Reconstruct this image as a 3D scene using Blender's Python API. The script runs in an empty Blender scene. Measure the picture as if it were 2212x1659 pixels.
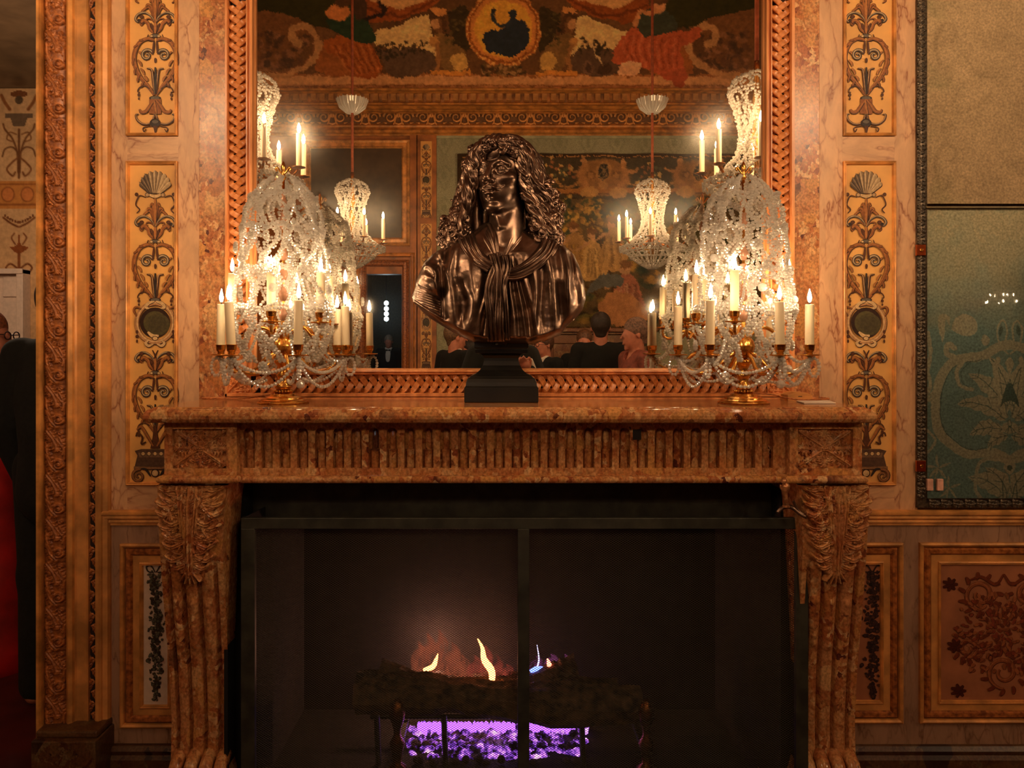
import bpy, math, random
import numpy as np
from mathutils import Vector, Matrix, Euler
random.seed(7); RNG = np.random.default_rng(7)
SC = bpy.context.scene
COL = SC.collection
PI = math.pi
# photograph frame 2212x1659; the fireplace wall is the plane y=0, the camera looks along +y
F_PX, DIST, PX0, PY0, CAMZ = 1660.0, 2.5, 1080.0, 755.0, 1.45
# ---------------------------------------------------------------- camera, world, exposure
cam_d = bpy.data.cameras.new('camera'); cam = bpy.data.objects.new('camera', cam_d); COL.objects.link(cam)
cam.location = (0, -DIST, CAMZ); cam.rotation_euler = (PI/2, 0, 0)
cam_d.sensor_width = 36; cam_d.lens = 36*F_PX/2212; cam_d.clip_start = 0.02
cam_d.shift_x = (1106-PX0)/2212; cam_d.shift_y = (PY0-829.5)/2212
SC.camera = cam
SC.view_settings.view_transform = 'Standard'; SC.view_settings.look = 'None'
SC.view_settings.gamma = 1; SC.view_settings.use_curve_mapping = False
SC.view_settings.exposure = 1.6
W = bpy.data.worlds.new('world'); SC.world = W; W.use_nodes = True
W.node_tree.nodes['Background'].inputs[0].default_value = (1.0, 0.60, 0.34, 1)
W.node_tree.nodes['Background'].inputs[1].default_value = 0.02
cy = SC.cycles
cy.caustics_reflective = False; cy.caustics_refractive = False
cy.max_bounces = 6; cy.diffuse_bounces = 3; cy.glossy_bounces = 4; cy.transmission_bounces = 4; cy.transparent_max_bounces = 32
cy.use_adaptive_sampling = True; cy.adaptive_threshold = 0.03
cy.use_denoising = True; cy.time_limit = 1150; cy.sample_clamp_indirect = 4.0; cy.blur_glossy = 0.5
LIGHT = (1.0, 0.62, 0.33)
def point(name, loc, power, radius=0.05, col=LIGHT, parent=None):
    l = bpy.data.lights.new(name, 'POINT'); l.energy = power; l.shadow_soft_size = radius; l.color = col
    o = bpy.data.objects.new(name, l); COL.objects.link(o); o.location = loc
    if parent: o.parent = parent
    return o

def X_(px, d=0.0): return (px-PX0)*(DIST-d)/F_PX
def Z_(py, d=0.0): return CAMZ + (PY0-py)*(DIST-d)/F_PX
def P(px, py, d=0.0): return np.array((X_(px, d), -d, Z_(py, d)))
def M(px, py, L):     # a thing seen in the mirror at that pixel, standing L in front of the glass
    s = (DIST+L)/F_PX
    return np.array(((px-PX0)*s, -L, CAMZ+(PY0-py)*s))
def lin(c):
    c = np.asarray(c, float)/255.0
    return np.where(c <= 0.04045, c/12.92, ((c+0.055)/1.055)**2.4)
def L4(c): return tuple(lin(c)) + (1.0,)
def A(*a): return np.array(a, float)

# ---------------------------------------------------------------- mesh builder
class MB:
    def __init__(s): s.v = []; s.f = []; s.c = []; s.n = 0
    def add(s, V, Fs, col=None):
        V = np.asarray(V, float).reshape(-1, 3)
        if not isinstance(Fs, (list, tuple)) or (len(Fs) and not hasattr(Fs[0], 'shape')): Fs = [np.asarray(Fs)]
        for f in Fs:
            f = np.asarray(f, int)
            if f.size == 0: continue
            if f.ndim == 1: f = f[None]
            s.f.append(f + s.n); s.c.append((len(f)*f.shape[1], col))
        s.v.append(V); s.n += len(V); return s
    def mesh(s, name, off=(0, 0, 0), smooth=False):
        me = bpy.data.meshes.new(name)
        V = np.concatenate(s.v) - np.asarray(off, float)
        loops = np.concatenate([f.ravel() for f in s.f]).astype(np.int32)
        cnt = np.concatenate([np.full(len(f), f.shape[1]) for f in s.f])
        st = np.concatenate([[0], np.cumsum(cnt)[:-1]]).astype(np.int32)
        me.vertices.add(len(V)); me.vertices.foreach_set('co', V.astype(np.float32).ravel())
        me.loops.add(len(loops)); me.loops.foreach_set('vertex_index', loops)
        me.polygons.add(len(cnt)); me.polygons.foreach_set('loop_start', st)
        me.polygons.foreach_set('use_smooth', np.full(len(cnt), bool(smooth)))
        if any(c is not None for _, c in s.c):
            out = []
            for n, c in s.c:
                if c is None: c = (128, 128, 128)
                c = np.asarray(c, float)
                if c.ndim == 1: out.append(np.tile(np.append(lin(c), 1), (n, 1)))
                else: out.append(np.hstack([c, np.ones((n, 1))]))
            a = me.color_attributes.new('Col', 'FLOAT_COLOR', 'CORNER')
            a.data.foreach_set('color', np.concatenate(out).astype(np.float32).ravel())
        me.update(); me.validate()
        return me
def props(o, label=None, cat=None, group=None, kind=None):
    if label: o['label'] = label
    if cat: o['category'] = cat
    if group: o['group'] = group
    if kind: o['kind'] = kind
def wloc(o):
    v = np.zeros(3)
    while o is not None: v = v + np.array(o.location); o = o.parent
    return v
def obj(name, mb, mat, parent=None, smooth=False, local=False, label=None, cat=None, group=None, kind=None, bevel=0, auto=None):
    off = (0, 0, 0) if (local or parent is None) else wloc(parent)
    me = mb if isinstance(mb, bpy.types.Mesh) else mb.mesh(name, off, smooth)
    o = bpy.data.objects.new(name, me); COL.objects.link(o)
    if mat is not None and not len(me.materials): me.materials.append(mat)
    if parent is not None: o.parent = parent
    if bevel:
        m = o.modifiers.new('b', 'BEVEL'); m.width = bevel; m.segments = 2; m.limit_method = 'ANGLE'; m.angle_limit = 0.6
    props(o, label, cat, group, kind)
    return o
def thing(name, label, cat, loc=(0, 0, 0), group=None, rz=0):
    o = bpy.data.objects.new(name, None); COL.objects.link(o); o.empty_display_size = 0.05
    o.location = loc; o.rotation_euler = (0, 0, rz); props(o, label, cat, group); return o
def struct(name, mb, mat, parent=None, **k): return obj(name, mb, mat, parent, kind='structure', **k)
def sroot(name, loc=(0, 0, 0)):
    o = bpy.data.objects.new(name, None); COL.objects.link(o); o.location = loc; o['kind'] = 'structure'; return o
def clone(o, parent=None):
    c = o.copy(); COL.objects.link(c); c.parent = parent if parent is not None else o.parent
    for ch in list(o.children): clone(ch, c)
    return c

def box(x0, x1, y0, y1, z0, z1):
    V = [(x, y, z) for x in (x0, x1) for y in (y0, y1) for z in (z0, z1)]
    return np.array(V, float), np.array([(0, 1, 3, 2), (4, 6, 7, 5), (0, 4, 5, 1), (2, 3, 7, 6), (0, 2, 6, 4), (1, 5, 7, 3)])
def pbox(px0, px1, py0, py1, d0, d1, dref=None):
    """box from pixel bounds, front face at depth d1 (bounds are read on the front face), back at d0"""
    dr = d1 if dref is None else dref
    return box(X_(px0, dr), X_(px1, dr), -d1, -d0, Z_(py1, dr), Z_(py0, dr))
def loft(rings, closed=True, caps=True):
    """rings (n,m,3)"""
    R = np.asarray(rings, float); n, m = R.shape[:2]
    i = np.arange(n-1)[:, None]; mm = m if closed else m-1; j = np.arange(mm)[None]
    j2 = (j+1) % m
    q = np.stack([i*m+j, i*m+j2, (i+1)*m+j2, (i+1)*m+j], -1).reshape(-1, 4)
    Fs = [q]
    if caps: Fs += [np.arange(m)[::-1][None], (np.arange(m)+(n-1)*m)[None]]
    return R.reshape(-1, 3), Fs
def lathe(prof, n=24, c=(0, 0, 0), caps=True):
    a = np.arange(n)*2*PI/n; pr = np.asarray(prof, float)
    R = np.stack([np.stack([r*np.cos(a)+c[0], r*np.sin(a)+c[1], np.full(n, z)+c[2]], -1) for r, z in pr])
    return loft(R, True, caps)
def frames(pts):
    T = np.gradient(pts, axis=0); T /= np.linalg.norm(T, axis=1)[:, None]+1e-12
    up = np.array((0.13, 0.27, 0.95)) if abs(T[0][2]) < 0.9 else np.array((1.0, 0.1, 0))
    N = np.zeros_like(pts); n = np.cross(T[0], up); n /= np.linalg.norm(n)
    for i in range(len(pts)):
        n = n - T[i]*n.dot(T[i]); n /= np.linalg.norm(n)+1e-12; N[i] = n
    return T, N, np.cross(T, N)
def tube(pts, r, sides=8, caps=True, prof=None, twist=0.0, sx=1.0):
    pts = np.asarray(pts, float); n = len(pts); r = np.broadcast_to(np.asarray(r, float), (n,))
    T, N, B = frames(pts); a = np.arange(sides)*2*PI/sides
    k = np.ones(sides) if prof is None else np.asarray(prof)
    tw = np.linspace(0, twist, n)
    ca = np.cos(a[None]+tw[:, None])*sx; sa = np.sin(a[None]+tw[:, None])
    R = pts[:, None]+(N[:, None]*ca[..., None]+B[:, None]*sa[..., None])*(r[:, None]*k[None])[..., None]
    return loft(R, True, caps)
def spline(ctrl, n=24):
    c = np.asarray(ctrl, float)
    if len(c) == 2: return c[0]+(c[1]-c[0])*np.linspace(0, 1, n)[:, None]
    p = np.vstack([2*c[0]-c[1], c, 2*c[-1]-c[-2]]); m = len(c)-1
    t = np.linspace(0, m-1e-6, n); k = t.astype(int); u = (t-k)[:, None]
    a, b, cc, d = p[k], p[k+1], p[k+2], p[k+3]
    return 0.5*((2*b)+(-a+cc)*u+(2*a-5*b+4*cc-d)*u**2+(-a+3*b-3*cc+d)*u**3)
def extr(profile, p0, p1, axis):
    """extrude a closed 2D profile between p0,p1 along axis 'x' (profile=(d,z)) or 'z' (profile=(x,d))"""
    pr = np.asarray(profile, float)
    def ring(t):
        if axis == 'x': return np.stack([np.full(len(pr), t), -pr[:, 0], pr[:, 1]], -1)
        return np.stack([pr[:, 0], -pr[:, 1], np.full(len(pr), t)], -1)
    return loft([ring(p0), ring(p1)], True, True)
def rectframe(x0, x1, z0, z1, prof, y=0.0):
    """mitred frame: prof list of (inset, depth toward camera)"""
    R = []
    for o, d in prof:
        R.append([(x0+o, y-d, z0+o), (x1-o, y-d, z0+o), (x1-o, y-d, z1-o), (x0+o, y-d, z1-o)])
    return loft(R, True, False)
def ico(sub=0):
    t = (1+5**.5)/2
    V = np.array([(-1, t, 0), (1, t, 0), (-1, -t, 0), (1, -t, 0), (0, -1, t), (0, 1, t), (0, -1, -t), (0, 1, -t), (t, 0, -1), (t, 0, 1), (-t, 0, -1), (-t, 0, 1)], float)
    Fc = [(0, 11, 5), (0, 5, 1), (0, 1, 7), (0, 7, 10), (0, 10, 11), (1, 5, 9), (5, 11, 4), (11, 10, 2), (10, 7, 6), (7, 1, 8), (3, 9, 4), (3, 4, 2), (3, 2, 6), (3, 6, 8), (3, 8, 9), (4, 9, 5), (2, 4, 11), (6, 2, 10), (8, 6, 7), (9, 8, 1)]
    V /= np.linalg.norm(V[0])
    for _ in range(sub):
        V = list(V); cache = {}; nf = []
        def mid(a, b):
            k = (min(a, b), max(a, b))
            if k not in cache:
                m = np.array(V[a])+np.array(V[b]); V.append(m/np.linalg.norm(m)); cache[k] = len(V)-1
            return cache[k]
        for a, b, c in Fc:
            x, y, z = mid(a, b), mid(b, c), mid(c, a); nf += [(a, x, z), (b, y, x), (c, z, y), (x, y, z)]
        V = np.array(V); Fc = nf
    return V, np.array(Fc)
ICO0, ICO1, ICO2 = ico(0), ico(1), ico(2)
def balls(centers, radii, T=ICO1, sq=(1, 1, 1)):
    C = np.asarray(centers, float).reshape(-1, 3); r = np.broadcast_to(np.asarray(radii, float), (len(C),))
    V = C[:, None]+T[0][None]*np.array(sq)*r[:, None, None]
    Fc = T[1][None]+(np.arange(len(C))*len(T[0]))[:, None, None]
    return V.reshape(-1, 3), Fc.reshape(-1, 3)
def along(pts, pitch):
    """points spaced by pitch along a polyline"""
    pts = np.asarray(pts, float); s = np.concatenate([[0], np.cumsum(np.linalg.norm(np.diff(pts, axis=0), axis=1))])
    n = max(2, int(round(s[-1]/pitch))+1); t = np.linspace(0, s[-1], n)
    return np.stack([np.interp(t, s, pts[:, k]) for k in range(3)], -1)

# ---------------------------------------------------------------- carved relief (height field from strokes)
def relief(w, h, nx, ny, strokes, base=0.0):
    """strokes: (pts Nx2, r N, hgt N). returns V (x,height,y) grid and quads; local x 0..w, y 0..h"""
    xs = np.linspace(0, w, nx); ys = np.linspace(0, h, ny)
    Xg, Yg = np.meshgrid(xs, ys); H = np.full_like(Xg, base)
    for st in strokes:
        p = np.asarray(st[0], float); r = np.broadcast_to(np.asarray(st[1], float), (len(p),)); hh = np.broadcast_to(np.asarray(st[2], float), (len(p),))
        if len(p) > 1:
            sl_ = np.concatenate([[0], np.cumsum(np.hypot(*np.diff(p, axis=0).T))]); m_ = int(sl_[-1]/(0.22*max(r.mean(), .3)))+2
            if m_ > len(p): t_ = np.linspace(0, sl_[-1], m_); p = np.stack([np.interp(t_, sl_, p[:, 0]), np.interp(t_, sl_, p[:, 1])], -1); r = np.interp(t_, sl_, r); hh = np.interp(t_, sl_, hh)
        R = r.max(); i0, i1 = np.searchsorted(xs, [p[:, 0].min()-R, p[:, 0].max()+R]); j0, j1 = np.searchsorted(ys, [p[:, 1].min()-R, p[:, 1].max()+R])
        if i1 <= i0 or j1 <= j0: continue
        x = Xg[j0:j1, i0:i1]; y = Yg[j0:j1, i0:i1]; hh_ = np.full_like(x, -9.0)
        cut = hh.max() < 0
        for q, rr, k in zip(p, r, hh):
            d2 = ((x-q[0])**2+(y-q[1])**2)/(rr*rr)
            v = np.where(d2 < 1, abs(k)*np.sqrt(np.maximum(0, 1-d2)), -9); hh_ = np.maximum(hh_, v)
        if cut: H[j0:j1, i0:i1] -= np.maximum(hh_, 0)
        else: H[j0:j1, i0:i1] = np.maximum(H[j0:j1, i0:i1], hh_)
    return Xg, Yg, H
def gridfaces(nx, ny):
    i, j = np.meshgrid(np.arange(nx-1), np.arange(ny-1)); a = (j*nx+i).ravel()
    return np.stack([a, a+1, a+nx+1, a+nx], -1)
def leaf_strokes(base, tip, width, n=5, hgt=1.0, bend=0.0, bulb=1.0, curl=0.35):
    """acanthus leaf: midrib and paired lobes, each lobe a fan of three rounded fingers"""
    b = np.asarray(base, float); t = np.asarray(tip, float); ax = t-b; Ln = np.linalg.norm(ax); ax /= Ln; nr = np.array((-ax[1], ax[0]))
    S = []; s = np.linspace(0, 1, 14); mid = b+np.outer(s*Ln, ax)+np.outer(bend*Ln*np.sin(PI*s), nr)
    n = max(2, min(n, 5)); sp = Ln/(n+.4)
    for i in range(n):
        f = 0.04+0.78*i/(n-1); k = int(f*13); o = mid[k]; env = (0.62+0.38*math.sin(PI*min(1, .25+f*.75)))*0.5*width*(1-.35*max(0, f-.6))
        for sd in (-1, 1):
            for j, (fa, fl, fr) in enumerate(((-.12, .86, .85), (.36, 1.05, 1.0), (.86, .80, .85))):
                d = nr*sd*math.cos(fa)+ax*math.sin(fa); u = np.linspace(0, 1, 12); L = env*fl*1.04
                path = o+np.outer(u*L, d)-np.outer(np.maximum(0, u-.6)**2*L*curl*3.2, ax)
                rr = sp*.25*bulb*fr*(0.30+0.70*np.sin(PI*np.clip(u*.80+.06, 0, 1))); S.append((path, rr, hgt*(0.42+0.44*np.sin(PI*np.clip(u*.78, 0, 1))+.12*u)*(1.0 if j == 1 else .84)))
                S.append((path[3:11], rr[3:11]*.24, [-hgt*.22]*8))
    for w_ in (-1, 0, 1): S.append((mid+nr*w_*width*.055, np.linspace(width*0.045, width*0.03, 14), np.full(14, hgt*(1.05 if w_ == 0 else .92))))
    for a_ in (-.7, -.35, 0, .35, .7):
        d = ax*math.cos(a_)+nr*math.sin(a_); u = np.linspace(0, 1, 6); S.append((mid[-3]+np.outer(u*width*.30, d), sp*.2*(0.7+.3*np.sin(PI*u)), np.full(6, hgt*.9)))
    return S

# ---------------------------------------------------------------- painted surfaces (flat colour laid on a fine grid)
class Canvas:
    """colour field in photo pixels (x0..x1,y0..y1), step in px"""
    def __init__(s, x0, x1, y0, y1, step, col):
        s.xs = np.arange(x0, x1+step*0.5, step, dtype=float); s.ys = np.arange(y0, y1+step*0.5, step, dtype=float)
        s.X, s.Y = np.meshgrid(s.xs, s.ys); s.C = np.tile(np.asarray(col, float), s.X.shape+(1,)); s.step = step
    def blend(s, m, col, a=1.0):
        m = np.clip(m, 0, 1)[..., None]*a; s.C = s.C*(1-m)+np.asarray(col, float)*m
    def win(s, x0, x1, y0, y1):
        i0, i1 = np.searchsorted(s.xs, [x0, x1]); j0, j1 = np.searchsorted(s.ys, [y0, y1]); return slice(j0, j1), slice(i0, i1)
    def wblend(s, w, m, col, a=1.0):
        m = np.clip(m, 0, 1)[..., None]*a; s.C[w] = s.C[w]*(1-m)+np.asarray(col, float)*m
    def poly(s, pts, col, a=1.0):
        p = np.asarray(pts, float); w = s.win(p[:, 0].min()-2, p[:, 0].max()+2, p[:, 1].min()-2, p[:, 1].max()+2)
        x, y = s.X[w], s.Y[w]; ins = np.zeros(x.shape, bool)
        for i in range(len(p)):
            (xa, ya), (xb, yb) = p[i], p[(i+1) % len(p)]
            if ya == yb: continue
            c = ((ya > y) != (yb > y)) & (x < (xb-xa)*(y-ya)/(yb-ya)+xa); ins ^= c
        s.wblend(w, ins.astype(float), col, a)
    def spoly(s, ctrl, col, a=1.0):
        c = list(ctrl); c = c+[c[0]]; s.poly(spline(c, 8*len(c)), col, a)
    def ell(s, cx, cyy, rx, ry, col, a=1.0, soft=0.12, rot=0):
        R = max(rx, ry)*1.3; w = s.win(cx-R, cx+R, cyy-R, cyy+R); x, y = s.X[w]-cx, s.Y[w]-cyy
        c_, s_ = math.cos(rot), math.sin(rot); x, y = x*c_+y*s_, -x*s_+y*c_
        d = np.sqrt((x/rx)**2+(y/ry)**2); s.wblend(w, (1-d)/soft+0.5, col, a)
    def line(s, pts, wd, col, a=1.0, taper=False, n=None):
        p = spline(pts, n or 6*len(pts)) if len(pts) > 2 else np.asarray(pts, float); W_ = np.max(wd)
        w = s.win(p[:, 0].min()-W_, p[:, 0].max()+W_, p[:, 1].min()-W_, p[:, 1].max()+W_); x, y = s.X[w], s.Y[w]
        m = np.zeros(x.shape); N = len(p)-1
        for i in range(N):
            q, e = p[i], p[i+1]-p[i]; L2 = e.dot(e)+1e-9; t = np.clip(((x-q[0])*e[0]+(y-q[1])*e[1])/L2, 0, 1)
            d = np.hypot(x-q[0]-t*e[0], y-q[1]-t*e[1]); r = wd*0.5
            if taper: r = r*(1-0.85*(i+t)/N)
            m = np.maximum(m, np.clip((r-d)/s.step+0.5, 0, 1))
        s.wblend(w, m, col, a)
    def noise(s, amp, scale, seed=0, col=None, thr=0.0, mix=1.0):
        n = fbm(s.X/scale, s.Y/scale, seed)
        if col is None: s.C = s.C*(1+amp*n[..., None])
        else: s.blend(np.clip((n-thr)*amp, 0, 1), col, mix)
    def warp(s, amp, scale, seed=1):
        dx = fbm(s.X/scale, s.Y/scale, seed)*amp/s.step; dy = fbm(s.X/scale+9, s.Y/scale+4, seed+1)*amp/s.step; ny, nx = s.X.shape
        j, i = np.meshgrid(np.arange(ny), np.arange(nx), indexing='ij'); s.C = s.C[np.clip((j+dy).round().astype(int), 0, ny-1), np.clip((i+dx).round().astype(int), 0, nx-1)]
    def mesh(s, name, pos):
        """pos(X,Y)->(...,3)"""
        ny, nx = s.X.shape; V = pos(s.X, s.Y).reshape(-1, 3); q = gridfaces(nx, ny)
        c = lin(np.clip(s.C, 0, 255)).reshape(-1, 3)
        mb = MB(); mb.add(V, q); mb.c = [(q.size, c[q.ravel()])]; return mb
def fbm(x, y, seed=0, oct_=4):
    r = np.random.default_rng(seed); T = r.random((64, 64)); out = 0; amp = 1; tot = 0
    for o in range(oct_):
        xi = np.floor(x).astype(int); yi = np.floor(y).astype(int); u = x-xi; v = y-yi; u = u*u*(3-2*u); v = v*v*(3-2*v)
        g = lambda a, b: T[(b+o*7) % 64, (a+o*13) % 64]
        n = (g(xi, yi)*(1-u)+g(xi+1, yi)*u)*(1-v)+(g(xi, yi+1)*(1-u)+g(xi+1, yi+1)*u)*v
        out = out+amp*(n-0.5)*2; tot += amp; amp *= 0.55; x = x*2.03+5; y = y*2.03+9
    return out/tot

# ---------------------------------------------------------------- materials
class NT:
    def __init__(s, name):
        s.m = bpy.data.materials.new(name); s.m.use_nodes = True; s.t = s.m.node_tree; s.b = s.t.nodes['Principled BSDF']; s.o = s.t.nodes['Material Output']
        s.tc = s.t.nodes.new('ShaderNodeTexCoord')
    def n(s, kind, **k):
        nd = s.t.nodes.new('ShaderNode'+kind)
        for a, v in k.items():
            if hasattr(nd, a): setattr(nd, a, v)
            else: nd.inputs[a.replace('_', ' ')].default_value = v
        return nd
    def l(s, a, b): s.t.links.new(a, b)
    def set(s, **k):
        for a, v in k.items(): s.b.inputs[a.replace('_', ' ')].default_value = v
        return s
    def mapping(s, scale=(1, 1, 1), rot=(0, 0, 0), src='Object'):
        mp = s.n('Mapping'); mp.inputs['Scale'].default_value = scale; mp.inputs['Rotation'].default_value = rot
        s.l(s.tc.outputs[src], mp.inputs['Vector']); return mp.outputs['Vector']
    def noise(s, vec, scale, detail=4, rough=0.55, dist=0.0):
        nd = s.n('TexNoise'); nd.inputs['Scale'].default_value = scale; nd.inputs['Detail'].default_value = detail; nd.inputs['Roughness'].default_value = rough; nd.inputs['Distortion'].default_value = dist
        s.l(vec, nd.inputs['Vector']); return nd
    def ramp(s, fac, stops, interp='LINEAR'):
        r = s.n('ValToRGB'); r.color_ramp.interpolation = interp; e = r.color_ramp.elements
        while len(e) < len(stops): e.new(0.5)
        for i, (p, c) in enumerate(stops): e[i].position = p; e[i].color = L4(c) if len(c) == 3 else c
        s.l(fac, r.inputs['Fac']); return r.outputs['Color']
    def mix(s, fac, a, b, mode='MIX'):
        m = s.n('Mix'); m.data_type = 'RGBA'; m.blend_type = mode
        for x, i in ((fac, 0), (a, 6), (b, 7)):
            if hasattr(x, 'is_output'): s.l(x, m.inputs[i])
            else: m.inputs[i].default_value = x if i == 0 else (L4(x) if len(x) == 3 else x)
        return m.outputs[2]
    def bump(s, h, strength=0.3, dist=0.01):
        b = s.n('Bump'); b.inputs['Strength'].default_value = strength; b.inputs['Distance'].default_value = dist; s.l(h, b.inputs['Height']); s.l(b.outputs['Normal'], s.b.inputs['Normal']); return s
    def col(s, c): s.l(c, s.b.inputs['Base Color']); return s
def plain(name, c, rough=0.5, metal=0.0, var=0.15, scale=30, bump=0.0, c2=None, stretch=(1, 1, 1), **k):
    t = NT(name); v = t.mapping(stretch); nz = t.noise(v, scale)
    c = np.asarray(c, float); c2 = c*(1-var) if c2 is None else np.asarray(c2, float)
    t.col(t.ramp(nz.outputs['Fac'], [(0.35, tuple(c2)), (0.65, tuple(np.minimum(c*(1+var*0.3), 255)))]))
    t.set(Roughness=rough, Metallic=metal, **k)
    if bump: t.bump(nz.outputs['Fac'], bump, 0.003)
    return t.m
def breccia(name, tint=1.0, scale=26, sat=1.0, rough=0.13):
    t = NT(name); oi = t.n('ObjectInfo'); v0 = t.mapping((1, 1, 0.8))
    ad = t.n('VectorMath', operation='MULTIPLY_ADD'); cmb = t.n('CombineXYZ'); t.l(oi.outputs['Random'], cmb.inputs[0]); t.l(oi.outputs['Random'], cmb.inputs[1]); t.l(cmb.outputs[0], ad.inputs[0]); ad.inputs[1].default_value = (7, 7, 7); t.l(v0, ad.inputs[2]); v = ad.outputs[0]
    nz = t.noise(v, 14, 5, .6)
    dv = t.n('VectorMath', operation='MULTIPLY_ADD'); t.l(nz.outputs['Color'], dv.inputs[0]); dv.inputs[1].default_value = (2.6/scale,)*3; t.l(v, dv.inputs[2])
    g = lambda *c: tuple(np.minimum(np.asarray(c)*tint*np.array((1.0, 1.07, 1.12)), 255))
    def cells(sc, stops):
        vo = t.n('TexVoronoi'); vo.inputs['Scale'].default_value = sc; vo.inputs['Randomness'].default_value = 1.0; t.l(dv.outputs[0], vo.inputs['Vector']); sep = t.n('SeparateColor'); t.l(vo.outputs['Color'], sep.inputs[0])
        return t.ramp(sep.outputs[0], stops, 'CONSTANT'), sep.outputs[1]
    c1, pick = cells(scale*.55, [(0.0, g(190, 110, 58)), (0.2, g(208, 134, 72)), (0.45, g(198, 122, 74)), (0.7, g(216, 150, 94)), (0.88, g(182, 98, 56)), (0.97, g(112, 62, 44))])
    c2, _ = cells(scale*1.9, [(0.0, g(176, 94, 50)), (0.25, g(206, 132, 76)), (0.5, g(188, 108, 62)), (0.72, g(224, 162, 108)), (0.86, g(150, 74, 44)), (0.96, g(96, 44, 32))])
    cc2 = t.ramp(t.noise(dv.outputs[0], scale*.9, 6, 0.66).outputs['Fac'], [(0.3, g(146, 72, 40)), (0.44, g(190, 112, 62)), (0.62, g(220, 154, 98))])
    big = t.ramp(t.noise(v, scale*.22, 4).outputs['Fac'], [(0.44, (0, 0, 0)), (0.56, (255, 255, 255))]); pk = t.ramp(pick, [(0.42, (0, 0, 0)), (0.46, (255, 255, 255))], 'LINEAR')
    c3 = t.mix(t.mix(0.62, (0, 0, 0), big), t.mix(pk, c1, c2), cc2)
    e = t.n('TexVoronoi', feature='DISTANCE_TO_EDGE'); e.inputs['Scale'].default_value = scale*.55; t.l(dv.outputs[0], e.inputs['Vector'])
    ed = t.ramp(e.outputs['Distance'], [(0.0, (120, 120, 120)), (0.03, (0, 0, 0))])
    c4 = t.mix(ed, c3, g(120, 50, 28))
    sp = t.noise(v, 75, 3); c5 = t.mix(t.ramp(sp.outputs['Fac'], [(0.62, (0, 0, 0)), (0.70, (170, 170, 170))]), c4, g(104, 40, 26))
    fine = t.ramp(t.noise(v, 140, 3).outputs['Fac'], [(0.35, (200, 200, 200)), (0.6, (255, 255, 255))])
    t.col(t.mix(1.0, c5, fine, 'MULTIPLY')).set(Roughness=rough); t.bump(sp.outputs['Fac'], 0.05, 0.002); return t.m
def palemarble(name, base=(222, 168, 122), vein=(142, 78, 44), rot=0.6, scale=5.5, sx=(3.2, 1, 1)):
    t = NT(name); v = t.mapping(sx, (0, rot, 0)); nz = t.noise(v, 4, 4)
    dv = t.n('VectorMath', operation='MULTIPLY_ADD'); t.l(nz.outputs['Color'], dv.inputs[0]); dv.inputs[1].default_value = (0.5,)*3; t.l(v, dv.inputs[2])
    e = t.n('TexVoronoi', feature='DISTANCE_TO_EDGE'); e.inputs['Scale'].default_value = scale; t.l(dv.outputs[0], e.inputs['Vector'])
    ed = t.ramp(e.outputs['Distance'], [(0.0, (255, 255, 255)), (0.035, (170, 170, 170)), (0.11, (0, 0, 0))])
    msk = t.ramp(t.noise(v, 6, 2).outputs['Fac'], [(0.35, (50, 50, 50)), (0.62, (255, 255, 255))])
    fac = t.mix(1.0, ed, msk, 'MULTIPLY')
    b2 = t.ramp(t.noise(dv.outputs[0], 7, 5).outputs['Fac'], [(0.3, tuple(np.asarray(base)*0.86)), (0.7, base)])
    t.col(t.mix(fac, b2, vein)).set(Roughness=0.42); return t.m
def vcol(name, rough=0.6, amp=0.12, scale=60, spec=0.3):
    t = NT(name); a = t.n('VertexColor', layer_name='Col') if False else t.n('Attribute', attribute_name='Col')
    nz = t.noise(t.mapping(), scale, 5); k = t.ramp(nz.outputs['Fac'], [(0.3, (255*(1-amp),)*3), (0.7, (255, 255, 255))])
    t.col(t.mix(1.0, a.outputs['Color'], k, 'MULTIPLY')).set(Roughness=rough, Specular_IOR_Level=spec); return t.m
MAT = {}
MAT['breccia'] = breccia('breccia_marble', 1.0, 40)
MAT['breccia_band'] = breccia('breccia_band', 1.04, 46, rough=0.3)
MAT['pale'] = palemarble('painted_pale_marble')
MAT['pale_h'] = palemarble('painted_pale_marble_across', rot=-0.9, sx=(1, 1, 3.0))
MAT['shaded_marble'] = palemarble('painted_pale_marble_shaded', (172, 130, 102), (112, 76, 54))  # pale marble coloured darker to stand for the weaker light on the dado
MAT['gold_panel'] = plain('gilded_panel', (236, 170, 90), 0.55, 0.0, 0.08, 7)
MAT['gold_mould'] = plain('gilt_moulding', (226, 154, 82), 0.38, 0.15, 0.25, 14, 0.1)
MAT['gilt'] = plain('gilt_wood', (222, 152, 84), 0.42, 0.1, 0.22, 10, 0.1)
MAT['gilt_dark'] = plain('carved_gilt_wood', (176, 104, 50), 0.42, 0.1, 0.35, 60, 0.15, c2=(112, 56, 22))
MAT['frame_wood'] = plain('carved_frame_wood', (222, 148, 90), 0.34, 0.0, 0.22, 40, 0.12, c2=(192, 114, 60), stretch=(1, 1, 0.15))
MAT['strap'] = plain('braided_strap_wood', (220, 144, 84), 0.36, 0.0, 0.25, 50, 0.1, c2=(190, 110, 54))
MAT['dark_back'] = plain('shadowed_backing', (40, 22, 14), 0.9)
MAT['paint'] = vcol('ornament_paint', 0.5, 0.2, 120)
MAT['fresco'] = vcol('painted_plaster', 0.75, 0.15, 30, 0.15)
MAT['woven'] = vcol('woven_wool', 0.9, 0.25, 140, 0.1)
MAT['black_iron'] = plain('black_iron', (58, 56, 46), 0.5, 0.3, 0.3, 20, 0.1)
MAT['soot'] = plain('sooty_brick', (17, 14, 12), 0.95, 0.0, 0.5, 12, 0.3)
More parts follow.
